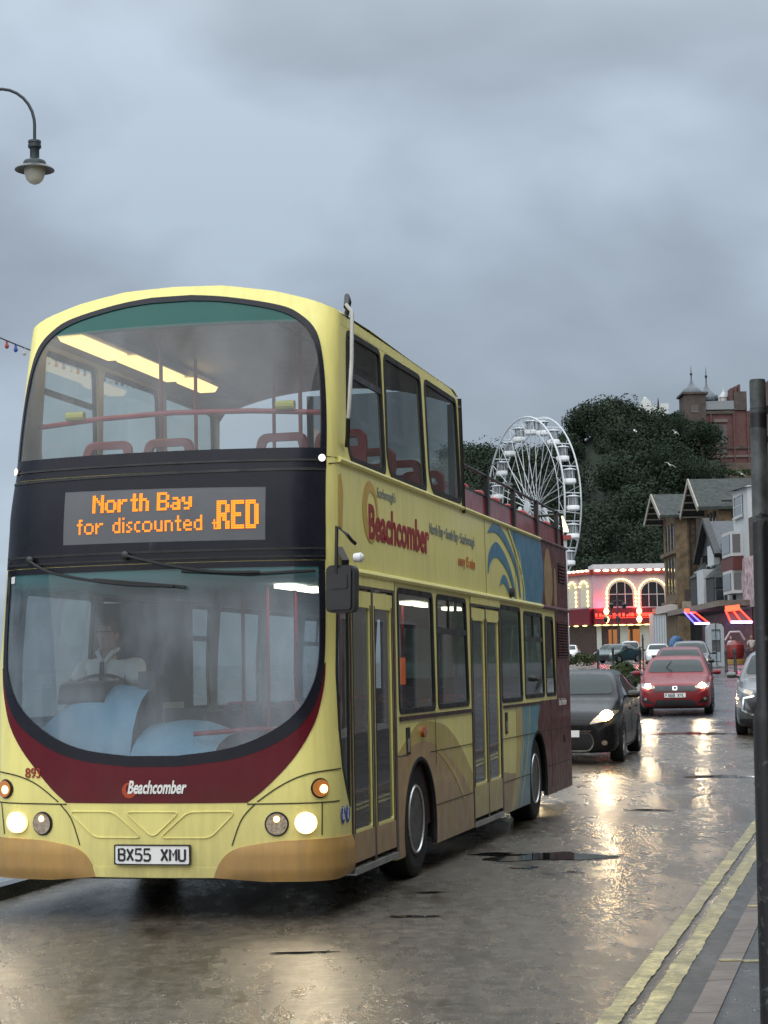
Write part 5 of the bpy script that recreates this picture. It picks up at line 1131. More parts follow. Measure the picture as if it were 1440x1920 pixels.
# unreadable red neon line of the fascia: short strokes of differing widths
neon = MB(); random.seed(4); u = xat(1110, Y0)-X0+.0; ue = xat(1214, Y0)-X0; zc_ = zat(1153, Y0, 1160)
while u < ue:
    wd = random.uniform(.16, .34); fA.box(u, u+wd, zc_-.17, zc_+.17, .56, .62, neon) if random.random() < .75 else fA.box(u, u+wd, zc_-.17, zc_+.02, .56, .62, neon); u += wd+random.choice((.05, .07, .06, .2))
neon.build('neon_strokes', m_neonr, arc, 0)
ln = MB(); fA.box(xat(1110, Y0)-X0, ue, zc_-.34, zc_-.30, .56, .60, ln); ln.build('neon_underline', m_neonr, arc, 0)
for px_, w_, m_ in ((1118, .5, 'pale'), (1165, .9, 'pale'), (1208, 1.6, 'pale')):
    u = xat(px_, Y0)-X0; fA.box(u-w_/2, u+w_/2, zg, zs0-.15, -.58, -.35).build('pillar', mat('pale_shop_pillar', (.42, .45, .42), .6, var=.1), arc, 0)
for u in (1.6, 3.0, 4.2): fA.box(u, u+.9, zg+.5, zs0-.5, -.59, -.5).build('lit_shop_window', emit('dim_orange_window', (.9, .35, .12), .35), arc, 0)
l = bpy.data.lights.new('neon_glow', 'POINT'); l.energy = 190; l.color = (1, .05, .10); l.shadow_soft_size = .3; o = bpy.data.objects.new('neon_glow', l); COL.objects.link(o); o.parent = arc; o.location = fA(xat(1121, Y0)-X0, zs1+.35, .8)
l = l.copy(); l.energy = 130; o = bpy.data.objects.new('neon_glow', l); COL.objects.link(o); o.parent = arc; o.location = fA(xat(1190, Y0)-X0, zs1+.3, .8)
# striped booth right of it
bx = xat(1229, 194); bt_ = bld('striped_booth', bx, 194, 'blue and white striped booth between the arcade and the sandstone building', 'booth')
f = Fac(bt_, (xat(1219, 194), 194), (xat(1243, 194), 194)); f.box(0, f.L, gz(194)-.05, zat(1150, 194, 1230), -3, 0).build('body', m_trimw, bt_, 0)
for k in range(5): f.box(k*f.L/5+.02, k*f.L/5+.12, gz(194)-.05, zat(1155, 194, 1230), .0, .03).build('stripe', mat('pale_blue_stripe', (.20, .27, .33), .6, var=0), bt_, 0)
f.box(-.05, f.L+.05, zat(1152, 194, 1230), zat(1141, 194, 1230), -.1, .15).build('sign_board', mat('washed_red_board', (.45, .15, .12), .6, var=.5, vs=3), bt_, 0)

# ---- gabled stone buildings; front wall faces -X, side wall faces the camera
def stone_house(name, label, X, Yn, Yf, zeave, zpeak, x1, ov, fz, big):
    r = bld(name, X, Yn, label); zb = gz(Yn)-.1; o = r.location; L = lambda x, y, z: (x-o.x, y-o.y, z-o.z)
    Ym = (Yn+Yf)/2
    mb = MB(); mb.prism([(Yn, zb), (Yf, zb), (Yf, zeave), (Ym, zpeak-.3), (Yn, zeave)], lambda a, b, d: L(d, a, b), X, x1); mb.build('wall', m_stone, r, 0)
    # rubble side wall skin
    MB().add([L(X+1.3, Yn-.05, fz), L(x1, Yn-.05, fz), L(x1, Yn-.05, zeave-.2), L(X+1.3, Yn-.05, zeave-.2), L(X+1.3, Yn, fz), L(x1, Yn, fz), L(x1, Yn, zeave-.2), L(X+1.3, Yn, zeave-.2)], [(0, 1, 2, 3), (0, 4, 5, 1), (1, 5, 6, 2), (2, 6, 7, 3), (3, 7, 4, 0)]).build('rubble_wall', m_stone2, r, 0)
    rf = MB(); sl_ = (zpeak-zeave)/(Ym-Yn)
    for sgn, Ye in ((-1, Yn-.9), (1, Yf+.9)):
        ze = zpeak-sl_*abs(Ye-Ym); P = [(Ym, zpeak), (Ye, ze), (Ye, ze-.22), (Ym, zpeak-.25)]
        rf.prism(P, lambda a, b, d: L(d, a, b), X-ov, x1+.2)
    roof = rf.build('roof', m_slate, r, 0)
    mb = MB()
    for Ye in (Yn-.95, Yf+.95):
        ze = zpeak-sl_*abs(Ye-Ym); mb.bar(L(X-ov-.03, Ym, zpeak-.15), L(X-ov-.03, Ye, ze-.15), .10, .42)
        for k in range(5): t = (k+.6)/5; y_ = Ym+(Ye-Ym)*t; mb.bar(L(X-ov, y_, zpeak-sl_*abs(y_-Ym)-.33), L(X, y_, zpeak-sl_*abs(y_-Ym)-.33), .16, .12)
    mb.build('bargeboard', mat('pale_bargeboard', (.27, .25, .21), .7, var=.15), roof, 0)
    f = Fac(r, (X, Yf), (X, Yn)); W_ = Yf-Yn
    for lv, (a, b) in enumerate(big):
        for k in range(3):
            u = W_*.28+k*W_*.22; f.box(u-W_*.04, u+W_*.07, a, b, .0, .03).build('tall_window', m_pane, r, 0)
            f.box(u-W_*.06, u-W_*.04, a, b+.1, 0, .12).build('mullion', m_stone, r, 0)
    for z in (fz, big[0][1]+.5): f.box(-.1, W_+.1, z-.15, z+.15, .0, .35).build('string_course', m_stone, r, 0)
    for y_ in (Yn+.02,): MB().box(X-.12-o.x, X+.9-o.x, y_-.18-o.y, y_-.02-o.y, zb-o.z, zeave-.3-o.z).build('corner_pier', m_stone, r, 0)
    g = Fac(r, (X, Yn), (x1, Yn)); return r, g, zb
Yn, Yf = 165, 173; XS = xat(1268, 165)
r1, g1, zb1 = stone_house('stone_building', 'tall gabled brown sandstone building right of the arcade, lower of the two slate roofs', XS, Yn, Yf, zat(958, Yn, 1268), zat(927, 169, 1240), XS+9, 1.6, zat(1128, Yn, 1270), [(zat(1110, Yn, 1256), zat(1045, Yn, 1256)), (zat(1030, Yn, 1256), zat(980, Yn, 1256))])
g1.box(1.6, 2.3, zat(1100, Yn, 1290), zat(960, Yn, 1290), .05, .75).build('timber_stair_tower', mat('dark_timber', (.035, .028, .022), .8, var=.3), r1, 0)
for z0_, z1_ in ((985, 1010), (1020, 1050), (1060, 1085)): g1.win(.6+1.9, 3.0, zat(z1_, Yn, 1290), zat(z0_, Yn, 1290), m_stone, 1, 2, sill=True, d=.05)
g1.box(0.2, 9, zat(1142, Yn, 1290), zat(1128, Yn, 1290), .06, .9).build('balcony_front', mat('pale_stone_band', (.24, .20, .14), .8, var=.2), r1, 0)
g1.box(.5, 9, zat(1128, Yn, 1290), zat(1105, Yn, 1290), .3, .36).build('balcony_rail', mat('dark_timber', (.035, .028, .022)), r1, 0)
g1.box(.4, 9, zb1, zat(1146, Yn, 1290), .06, .12).build('dark_shopfront', m_und, r1, 0)
f1_ = Fac(r1, (XS, Yf), (XS, Yn)); f1_.box(0, 8, zat(1147, Yn, 1256), zat(1133, Yn, 1256), .02, .9).build('shop_sign_board', mat('pale_board', (.40, .36, .33), .7, var=.1), r1, 0)
Yn, Yf = 145, 151.8; XS2 = xat(1349, 145)
r2, g2, zb2 = stone_house('stone_building', 'gabled sandstone building with the higher slate roof, behind the black house', XS2, Yn, Yf, zat(938, Yn, 1349), zat(898, 148.4, 1320), XS2+12, 1.8, zat(1128, Yn, 1330), [(zat(1060, Yn, 1335), zat(1020, Yn, 1335)), (zat(995, Yn, 1335), zat(955, Yn, 1335))])

for g_, h_t in ((g1, 0), (g2, 0)):
    for u_p in (1.15, 6.2): MB().tube([g_(u_p, zb1+.2, .12), g_(u_p, zat(965, 165, 1290), .12)], .07, 6).build('drainpipe', m_blkp, g_.r)
    MB().tube([g_(0, g_(0, 0)[2]*0+zat(961 if g_ is g1 else 941, 165 if g_ is g1 else 145, 1300), 1.0), g_(9, zat(961 if g_ is g1 else 941, 165 if g_ is g1 else 145, 1300), 1.0)], .10, 6).build('gutter', m_blkp, g_.r)
for xx, zz_ in ((4.5, zat(921, 169, 1300)), ): 
    o = r1.location; MB().box(XS+xx-o.x, XS+xx+1.1-o.x, 169-o.y, 169.9-o.y, zz_-2.5-o.z, zz_+.6-o.z).build('chimney', m_stone2, r1, 0)
# ---- black and white bay fronted house
XB = 24.6
def terrace(name, label, ya, yb, m, ztop_, cat='building', depth=9, X=XB):
    r = bld(name, X, ya, label); o = r.location
    MB().box(0, depth, 0, yb-ya, -.1, ztop_-o.z).build('wall', m, r, 0); return r, Fac(r, (X, yb), (X, ya))
ya, yb = GX(1373, 1100, XB).y, GX(1317, 1100, XB).y
Wb = yb-ya
zc = lambda py, px: GX(px, py, XB).z
rb, fb = terrace('black_gabled_house', 'black rendered house with a steep slate gable and white bay fronts', ya, yb, m_black, zc(1022, 1345))
U = lambda px: yb-GX(px, 1100, XB).y
# slate gable roof facing the street
o = rb.location; mb = MB(); zg0, zg1 = zc(1025, 1345), zc(972, 1345)
for (ua, ub) in ((U(1320), U(1357)),):
    um = (ua+ub)/2
    mb.prism([(ua-.3, zg0-.4), (um, zg1), (ub+.3, zg0-.4)], lambda a, b, d: fb(a, b, -d), -.2, 6)
mb.build('roof', m_dslate, rb, 0)
mb = MB(); mb.bar(fb(U(1320)-.6, zg0-.8, .45), fb((U(1320)+U(1357))/2, zg1+.1, .45), .5, .35).bar(fb(U(1357)+.6, zg0-.8, .45), fb((U(1320)+U(1357))/2, zg1+.1, .45), .5, .35); mb.build('bargeboard', m_black, rb, 0)
mb = MB(); mb.add([fb(U(1357), zc(1020, 1360), .1), fb(Wb, zc(1020, 1360), .1), fb(Wb, zc(968, 1365), -3.5), fb(U(1357), zc(968, 1365), -3.5)], [(0, 1, 2, 3)]); mb.build('side_roof', m_slate, rb, 0, fix=False)
for a, b in ((1320, 1330), (1334, 1341), (1362, 1369)): fb.win(U(a)+.2, U(b)-.1, zc(1062, 1340), zc(1028, 1340), m_black if a != 1334 else m_wr, 2, 1, sill=False, d=.02)
fb.box(U(1341), U(1353), zc(1060, 1347), zc(1022, 1347), .03, .5).build('white_bay_panel', m_wr, rb, 0)
fb.box(U(1318), Wb, zc(1138, 1345), zc(1066, 1345), .0, .25).build('white_first_floor', m_wr, rb, 0)
fb.box(U(1337.5), U(1350.5), zc(1138, 1345), zc(1068, 1345), .25, 1.22).build('white_centre_panel', m_wr, rb, 0)
fb.box(U(1324), U(1337.4), zc(1084, 1345), zc(1066, 1345), .25, .9).build('white_upper_band', m_wr, rb, 0)
for a, b in ((1321, 1337), (1351, 1370)):
    ua, ub = U(a), U(b); z0_, z1_ = zc(1136, a), zc(1086, a); um = (ua+ub)/2
    v = MB(); P = [(ua, .25), (ua+.5, 1.15), (ub-.5, 1.15), (ub, .25)]
    v.prism(P, lambda p, q, d: fb(p, d, q), z0_, z1_); bay = v.build('bay_window', m_black, rb, 0)
    hp = MB(); hp.add([fb(p, z1_, q) for p, q in [(ua-.1, .2), (ua+.45, 1.28), (ub-.45, 1.28), (ub+.1, .2)]]+[fb(um, z1_+1.2, .25)], [(0, 1, 4), (1, 2, 4), (2, 3, 4), (0, 3, 2, 1)]); hp.build('bay_roof', m_slate, bay, 0)
    for q in (0, 1):
        c = [(ua+.5, ub-.5)][0]; fb.box(ub-.42, ub-.08, z0_+.3+q*(z1_-z0_)*.46, z0_+.3+q*(z1_-z0_)*.46+(z1_-z0_)*.36, .3, 1.0).build('pane', m_pane, bay, 0)
        # panes on the face turned to the camera
        pA, pB = Vector((ub-.5, 1.17)), Vector((ub+.02, .27))
        qq = MB(); z_0 = z0_+.3+q*(z1_-z0_)*.46; z_1 = z_0+(z1_-z0_)*.38
        a1_ = pA.lerp(pB, .15); b1_ = pA.lerp(pB, .85)
        qq.prism([(a1_.x, a1_.y), (b1_.x, b1_.y), (b1_.x+.03, b1_.y+.02), (a1_.x+.03, a1_.y+.02)], lambda p, q_, d: fb(p, d, q_), z_0, z_1); qq.build('pane', mat('grey_reflecting_pane', (.05, .06, .065), .15, var=.1), bay, 0)
# white tall house next to it
ya2, yb2 = GX(1404, 1000, XB).y, GX(1376, 1000, XB).y
rw, fw_ = terrace('white_bay_house', 'narrow white house with stacked bay windows beside the foreground post', ya2, yb2, m_wr, zc(918, 1385))
U2 = lambda px: yb2-GX(px, 1000, XB).y
fw_.win(U2(1380), U2(1395), zc(968, 1388), zc(928, 1388), m_trimw, 1, 2, d=.05)
MB().add([fw_(-.2, zc(918, 1380), .3), fw_(yb2-ya2+.2, zc(914, 1400), .3), fw_(yb2-ya2+.2, zc(914, 1400)+.3, -4), fw_(-.2, zc(918, 1380)+.3, -4)], [(0, 1, 2, 3)]).build('roof', m_dslate, rw, 0, fix=False)
for z0_, z1_, mm in ((1046, 1000, 'w'), (1115, 1072, 'w')):
    ua, ub = U2(1372), U2(1392); za, zb_ = zc(z0_, 1380), zc(z1_, 1380)
    v = MB(); v.prism([(ua, .0), (ua+.4, .8), (ub-.3, .8), (ub, .0)], lambda p, q, d: fw_(p, d, q), za, zb_); bay = v.build('bay_window', m_trimw, rw, 0)
    fw_.box(ua+.5, ub-.45, za+.25, zb_-.2, .81, .84).build('pane', m_pane, bay, 0)
    pA, pB = Vector((ub-.3, .81)), Vector((ub+.01, .01)); a1_ = pA.lerp(pB, .2); b1_ = pA.lerp(pB, .8)
    qq = MB(); qq.prism([(a1_.x, a1_.y), (b1_.x, b1_.y), (b1_.x+.03, b1_.y+.02), (a1_.x+.03, a1_.y+.02)], lambda p, q_, d: fw_(p, d, q_), za+.25, zb_-.2); qq.build('pane', m_pane, bay, 0)
fw_.box(U2(1370), U2(1393), zc(1072, 1380), zc(1047, 1380), .02, .75).build('tile_hanging', m_dred, rw, 0)
fw_.box(U2(1393)-.1, yb2-ya2+3.2, zc(1140, 1400), zc(1046, 1400), .05, .12).build('mottled_side_panel', mat('mottled_pink_white', (.38, .28, .29), .7, var=.7, vs=2.5), rw, 0)
# brick house beyond the post
ya3 = 96.0
r3, f3 = terrace('brick_house', 'brown brick house seen as a sliver right of the foreground post', ya3, ya2-.05, m_brickd, zc(960, 1430))
for k in range(3):
    for z in (7.5, 10.8): f3.win(3+k*7, 5.4+k*7, z, z+1.8, m_trimw)
# ---- shops at ground level
zsh = zc(1140, 1345)
sh = bld('shop_canopy', XB, ya, 'ground floor shopfronts with slanted neon lit awnings right of the grey kiosk', 'shop')
fs = Fac(sh, (XB, yb+6), (XB, ya2-9)); us = lambda px: (yb+6)-GX(px, 1150, XB).y
fs.box(us(1303), us(1410), zc(1146, 1350), zc(1136, 1350), .02, 2.2).build('canopy_fascia', mat('weathered_stone_fascia', (.16, .13, .11), .8, var=.3), sh, 0)
fs.box(us(1318), us(1412), gz(130)-.05, zc(1146, 1380), .02, .08).build('shop_back_wall', mat('dark_crimson_shop', (.10, .006, .014), .5, var=.5, vs=1.5), sh, 0)
def awning(pxa, pxb, Xa, label):
    "slanted awning edged with neon; traced at distance from the shop wall"
    r = empty('neon_awning', (0, 0, 0), 0, label, 'awning', 'neon lit awnings over the shops'); return r
def neon_awn(pts_top, pts_bot, Yd, label, bl):
    a, b = [G(p[0], p[1], Yd) for p in pts_top]; c, d_ = [G(p[0], p[1], Yd-1.6) for p in pts_bot]; o = (a+b)/2
    r = empty('neon_awning', tuple(o), 0, label, 'awning', 'neon lit awnings over the shops')
    v = [tuple(p-o) for p in (a, b, d_, c)]; n = Vector((0, -.02, .06)); v += [tuple(Vector(p)-n) for p in v]
    MB().add(v, [(0, 1, 2, 3), (7, 6, 5, 4), (0, 4, 5, 1), (1, 5, 6, 2), (2, 6, 7, 3), (3, 7, 4, 0)]).build('canvas', mat('dark_awning', (.05, .01, .03), .6, var=.2), r, 0)
    A_, B_, C_, D_ = a-o, b-o, c-o, d_-o; up = Vector((0, -.06, .08))
    MB().tube([A_+Vector((0, -.1, .16)), B_+Vector((0, -.1, .16))], .17, 8).build('red_header_tube', emit('orange_red_glow', (1, .09, .04), 2.6), r)
    for k, t in enumerate((0, .5, 1)):
        MB().tube([A_.lerp(B_, t)+up, C_.lerp(D_, t)+up], .055, 6).build('neon_tube', (m_neonb if (bl and k < 2) else m_neonr), r)
    MB().tube([C_+up, D_+up], .08, 6).build('front_neon_tube', emit('violet_white_neon', (.45, .35, 1), 4.5) if True else None, r)
neon_awn([(1283, 1150), (1303, 1150)], [(1302, 1171), (1330, 1171)], 138, 'slanted awning with blue neon strips, left of the grey kiosk', True)
neon_awn([(1360, 1147), (1386, 1144)], [(1370, 1169), (1410, 1169)], 112, 'slanted awning with red neon strips, right of the grey kiosk', False)
l = bpy.data.lights.new('awning_glow', 'POINT'); l.energy = 25; l.color = (1, .05, .15); l.shadow_soft_size = .2; o = bpy.data.objects.new('awning_glow', l); COL.objects.link(o); o.location = G(1385, 1185, 114)
# kiosk
q = G(1344, 1246, 107); zk = gz(107)+.085
kk = empty('grey_kiosk', (q.x, 107, zk), 0, 'tall grey round topped kiosk standing on the pavement', 'kiosk')
hw, hk = .47, 2.45
P = [(-hw, 0), (hw, 0), (hw, hk-.25), (hw-.12, hk-.05), (hw-.35, hk), (-hw+.35, hk), (-hw+.12, hk-.05), (-hw, hk-.25)]
panel('shell', P, [[(-.24, .25), (.27, .25), (.27, 2.1), (-.24, 2.1)]], mat('pale_grey_metal', (.30, .33, .35), .4, .2, var=.1), kk, lambda a, b, o: (a, -o, b), 1, 0, .8, smooth=0)
MB().box(-.26, .29, .2, .25, .2, 2.1).build('screen', mat('kiosk_dark_panel', (.07, .08, .09), .3, var=.5), kk, 0)
MB().box(-.22, .25, .12, .19, 1.5, 2.05).build('display_card', mat('pale_card', (.30, .36, .40), .6, var=.2), kk, 0)
MB().box(-.22, .25, .12, .19, .3, .8).build('display_card', MATS['pale_card'], kk, 0)
MB().box(-.02, .02, -.05, -.01, 0, 2.9).build('slim_pole', m_blkp, kk, 0)
# market clutter by the stone building
def simple(name, cat, label, px, py, Y, mbf, m, group=None):
    q = G(px, py, Y); X = q.x; o = mbf(MB()).build(name, m, None); o.location = (X, Y, gz(Y)+.085); tag(o, label, cat, group); return o
simple('blue_covered_stand', 'stand', 'blue fabric covered stand beside the stone building door', 1268, 1200, 150, lambda b: b.lathe([(.55, 0), (.6, .5), (.62, 1.2), (.5, 1.7), (.25, 1.95), (0, 2.0)], 9), mat('blue_tarp', (.05, .14, .30), .6, var=.4, vs=4))
for k, px_ in enumerate((1271, 1287.5, 1299)):
    simple('white_bin', 'bin', ('pale barrel by the blue stand', 'white tapered barrel in the middle of the three', 'white tapered barrel nearest the motorbike')[k], px_, 1200, 140, lambda b: b.lathe([(.2, .35), (.24, .9), (.27, 1.15), (.22, 1.18)], 10).lathe([(.05, 0), (.05, .4)], 6), mat('white_bin_plastic', (.5, .52, .54), .5, var=.1), 'white barrels')
mo = empty('motorbike', (G(1317, 1225, 118).x, 118, gz(118)+.085), .4, 'dark parked motorbike left of the grey kiosk', 'motorbike')
for x in (-.6, .6): MB().tube([(x+.3*cos(t), 0, .32+.3*sin(t)) for t in np.linspace(0, 2*pi, 20, endpoint=False)], .06, 6, closed=True).build('wheel', m_tyre, mo)
MB().tube([(.6, 0, .32), (.45, 0, .95), (.35, 0, 1.1)], .04).tube([(-.6, 0, .35), (-.1, 0, .5), (.45, 0, .85)], .06).build('frame', m_blkp, mo)
MB().lathe([(0, -.3), (.14, -.2), (.17, 0), (.14, .25), (0, .32)], 10, Matrix.Translation((.12, 0, .85)) @ Matrix.Rotation(pi/2, 4, 'Y')).build('tank', m_blkp, mo)
MB().box(-.75, -.1, -.13, .13, .74, .84).build('seat', m_rub, mo); MB().tube([(.35, -.35, 1.12), (.35, .35, 1.12)], .025).build('handlebar', m_blkp, mo)
MB().box(-.95, -.55, -.2, .2, .85, 1.2).build('top_box', m_blkp, mo)
rd = empty('kiddie_ride', (G(1378, 1235, 116).x, 116, gz(116)+.085), 0, 'red and white child ride pod under the red neon awning', 'ride')
MB().lathe([(.0, .35), (.5, .4), (.62, .8), (.55, 1.2), (.2, 1.45), (0, 1.5)], 16).build('pod', mat('red_ride_shell', (.16, .02, .02), .35, var=.4, vs=4), rd); MB().lathe([(.75, 0), (.75, .25), (.3, .35)], 16).build('yellow_base', mat('ride_yellow', (.25, .17, .04), .5, var=.1), rd)
MB().tube([(-.6, -.2, 1.5), (-.3, -.3, 2.0), (.3, -.3, 2.0), (.6, -.2, 1.5)], .07).build('canopy_hoop', m_wr, rd)

# ---- castle-like brick building on the hill
YC = 322.0
ZC = lambda py: G(1350, py, YC).z
XC = lambda px: G(px, 850, YC).x
cs = empty('red_brick_mansion', (XC(1322), YC, ZC(900)), 0, 'red brick mansion with lead onion domes on top of the wooded hill', 'building')
fc = Fac(cs, (XC(1322), YC), (XC(1500), YC)); fd = Fac(cs, (XC(1285), YC), (XC(1326), YC))
u_ = lambda px: XC(px)-XC(1322)
fc.box(0, u_(1500), ZC(905), ZC(771), -14, 0).build('wall', m_brick, cs, 0)
fc.box(0, u_(1379), ZC(771)-.5, ZC(771)+.05, -14, .35).build('cornice', m_brickd, cs, 0)
fc.box(u_(1324), u_(1379), ZC(768), ZC(752), -6, .2).build('roof', mat('lead_grey_roof', (.17, .19, .20), .5, var=.1), cs, 0)
fc.box(u_(1379), u_(1403), ZC(770), ZC(735), -8, .3).build('tower', m_brickd, cs, 0)
for k in range(3): fc.box(u_(1374+k*7), u_(1378+k*7), ZC(752), ZC(728)+.3*k, -3, .1).build('chimney', m_brick, cs, 0)
fc.box(u_(1330), u_(1500), ZC(842), ZC(838), 0, .25).build('string_course', m_brickd, cs, 0); fc.box(0, u_(1500), ZC(858), ZC(854), 0, .25).build('string_course', mat('pale_band', (.12, .095, .085), .8, var=.1), cs, 0)
fc.box(0, u_(1500), ZC(905), ZC(870), 0, 1.5).build('retaining_wall', mat('brown_retaining_wall', (.10, .075, .06), .9, var=.3, vs=.6), cs, 0)
fc.win(u_(1343), u_(1364), ZC(836), ZC(796), mat('sand_window_stone', (.10, .078, .068), .8, var=.1), 3, 4, fw=.25)
fc.box(u_(1340), u_(1366), ZC(792), ZC(786), 0, .3).build('lintel', mat('pale_band', (.22, .17, .15)), cs, 0)
fc.win(u_(1344), u_(1364), ZC(851), ZC(841.5), m_brickd, 2, 1, fw=.15, sill=False)
for a in (1333, 1376, 1402): fc.box(u_(a), u_(a+3), ZC(870), ZC(772), .0, .3).build('pilaster', m_brick, cs, 0)
fd.box(0, XC(1326)-XC(1285.5), ZC(900), ZC(738), -5, .6).build('turret', m_brickd, cs, 0)
fd.box(-.4, XC(1326)-XC(1285.5)+.4, ZC(738)-.1, ZC(738)+.25, -5.4, 1.0).build('turret_cornice', m_brickd, cs, 0)
fd.win(1.2, 2.4, ZC(772), ZC(760), mat('pale_band', (.22, .17, .15)), 1, 1, fw=.2, d=.6)
m_lead = mat('lead_dome', (.075, .09, .105), .45, .2, var=.15, vs=.5)
def dome(pxc, zb, r, h, dy=2.5, zf=None):
    lx = XC(pxc)-cs.location.x
    d = MB().lathe([(r, zb), (r*1.04, zb+h*.10), (r*1.0, zb+h*.25), (r*.86, zb+h*.42), (r*.62, zb+h*.58), (r*.36, zb+h*.74), (r*.17, zb+h*.92), (r*.10, zb+h*1.1), (r*.06, zb+h*1.2)], 16, Matrix.Translation((lx, dy, -cs.location.z))).build('onion_dome', m_lead, cs)
    MB().lathe([(.10, zb+h*1.15), (.10, zb+h*1.5), (.22, zb+h*1.56), (.22, zb+h*1.66), (.08, zb+h*1.72), (.02, zb+h*2.25)], 8, Matrix.Translation((lx, dy, -cs.location.z))).build('finial', m_blkp, d)
dome(1304.5, ZC(737), 1.78, 2.35, 2.2); dome(1336, ZC(746), 1.75, 2.75, 4)
fd.box(XC(1318)-XC(1285), XC(1342)-XC(1285), ZC(765), ZC(747), -9, -5.5).build('rear_turret', m_brickd, cs, 0)
MB().lathe([(.65, ZC(752)), (.65, ZC(742)), (.8, ZC(741)), (.6, ZC(735)), (.15, ZC(730)), (.03, ZC(722))], 8, Matrix.Translation((XC(1366)-cs.location.x, 3, -cs.location.z))).build('cupola', m_trimw, cs)
MB().lathe([(.22, ZC(753)), (.2, ZC(745)), (.3, ZC(743)), (.05, ZC(735))], 8, Matrix.Translation((XC(1353.5)-cs.location.x, 3, -cs.location.z))).build('chimney_pot', m_blkp, cs)
# white hotel far left of it
YW = 430.0; ZW = lambda py: G(1220, py, YW).z; XW = lambda px: G(px, 770, YW).x
wh = empty('white_villa', (XW(1190), YW, ZW(800)), 0, 'small white villa with a domed gable peeking over the hilltop trees', 'building')
fh = Fac(wh, (XW(1190), YW), (XW(1254), YW)); h_ = lambda px: XW(px)-XW(1190)
m_cream = mat('cream_white_render', (.50, .52, .50), .7, var=.06)
fh.box(0, fh.L, ZW(800), ZW(768), -8, 0).build('wall', m_cream, wh, 0); fh.box(h_(1200), h_(1234), ZW(768), ZW(760), -8, .1).build('upper_storey', m_cream, wh, 0); fh.box(h_(1236), h_(1254), ZW(768), ZW(757), -6, .05).build('side_block', m_cream, wh, 0)
panel('curved_gable', [(h_(1202), ZW(762)), (h_(1222), ZW(762)), (h_(1220), ZW(752)), (h_(1214), ZW(747)), (h_(1208), ZW(747)), (h_(1203), ZW(753))], [], m_cream, wh, lambda a, b, o: fh(a, b, o), 2, .15, .4, smooth=0)
MB().lathe([(.4, ZW(748)), (.4, ZW(745)), (.1, ZW(743))], 8, Matrix.Translation((h_(1211), 1, -wh.location.z))).build('cupola', m_cream, wh)
MB().lathe([(.25, ZW(768)), (.2, ZW(756)), (.02, ZW(745))], 8, Matrix.Translation((h_(1234), -.5, -wh.location.z))).build('spike', m_slate, wh)
fh.win(h_(1206), h_(1214), ZW(786), ZW(772), mat('pale_blue_grey', (.25, .28, .3)), 1, 2, fw=.2)

# ================================================================== HILL, TREES
SKX = [-200, 4, 12, 18, 20, 26, 31, 33.5, 36, 38, 42.4, 45.5, 48, 51, 56, 60, 62, 66, 120, 300]
SKP = [1246, 1200, 832, 834, 842, 850, 846, 812, 775, 763, 758, 772, 792, 790, 776, 800, 893, 895, 895, 900]
def ridge(X): return (1253-float(np.interp(X, SKX, SKP)))/10.14+1.7
def hz(X, Y):
    t = max(0, min(1, (Y-270)/70)); t = t*t*(3-2*t); z = 2.55+max(-1.5, (ridge(X)-4.8-2.55))*(t**.8)
    return z-(4 if Y > 345 else 0)*0
v = []; f = []; xsH = np.arange(-200, 300, 6.0); ysH = list(np.arange(262, 350, 5.5))+[380, 450, 700]
for Y in ysH:
    for X in xsH: v.append((X, Y, (hz(X, Y) if Y > 264 else 2.3)+(random.uniform(-.4, .4) if Y > 270 else 0)))
nx = len(xsH)
for j in range(len(ysH)-1):
    for i in range(nx-1): k = j*nx+i; f.append((k, k+1, k+nx+1, k+nx))
m_hill = mat('dark_hillside_scrub', (.020, .030, .020), .95, var=.4, vs=.3)
tag(MB().add(v, f).build('hillside', m_hill, smooth=60, fix=False), kind='structure')
def leafmat(name, a, b):
    m = bpy.data.materials.new(name); m.use_nodes = True; t = m.node_tree; bs = t.nodes['Principled BSDF']; tc = N(t, 'ShaderNodeTexCoord')
    f_ = math_n(t, 'ADD', math_n(t, 'MULTIPLY', noise(t, tc.outputs['Object'], .16, 3, .6), .6), math_n(t, 'MULTIPLY', noise(t, tc.outputs['Object'], 1.1, 4, .7), .4))
    t.links.new(ramp(t, f_, [(.36, a), (.64, b)]), bs.inputs['Base Color']); bs.inputs['Roughness'].default_value = .75; bs.inputs['Specular IOR Level'].default_value = .0
    MATS[name] = m; return m
m_leaf = leafmat('dark_wood_foliage', (.018, .028, .020), (.042, .056, .040)); m_leaf2 = leafmat('fresh_foliage', (.035, .055, .025), (.085, .115, .055)); m_bark = mat('bark', (.05, .04, .03), .9, var=.3)
rg = np.random.default_rng(11)
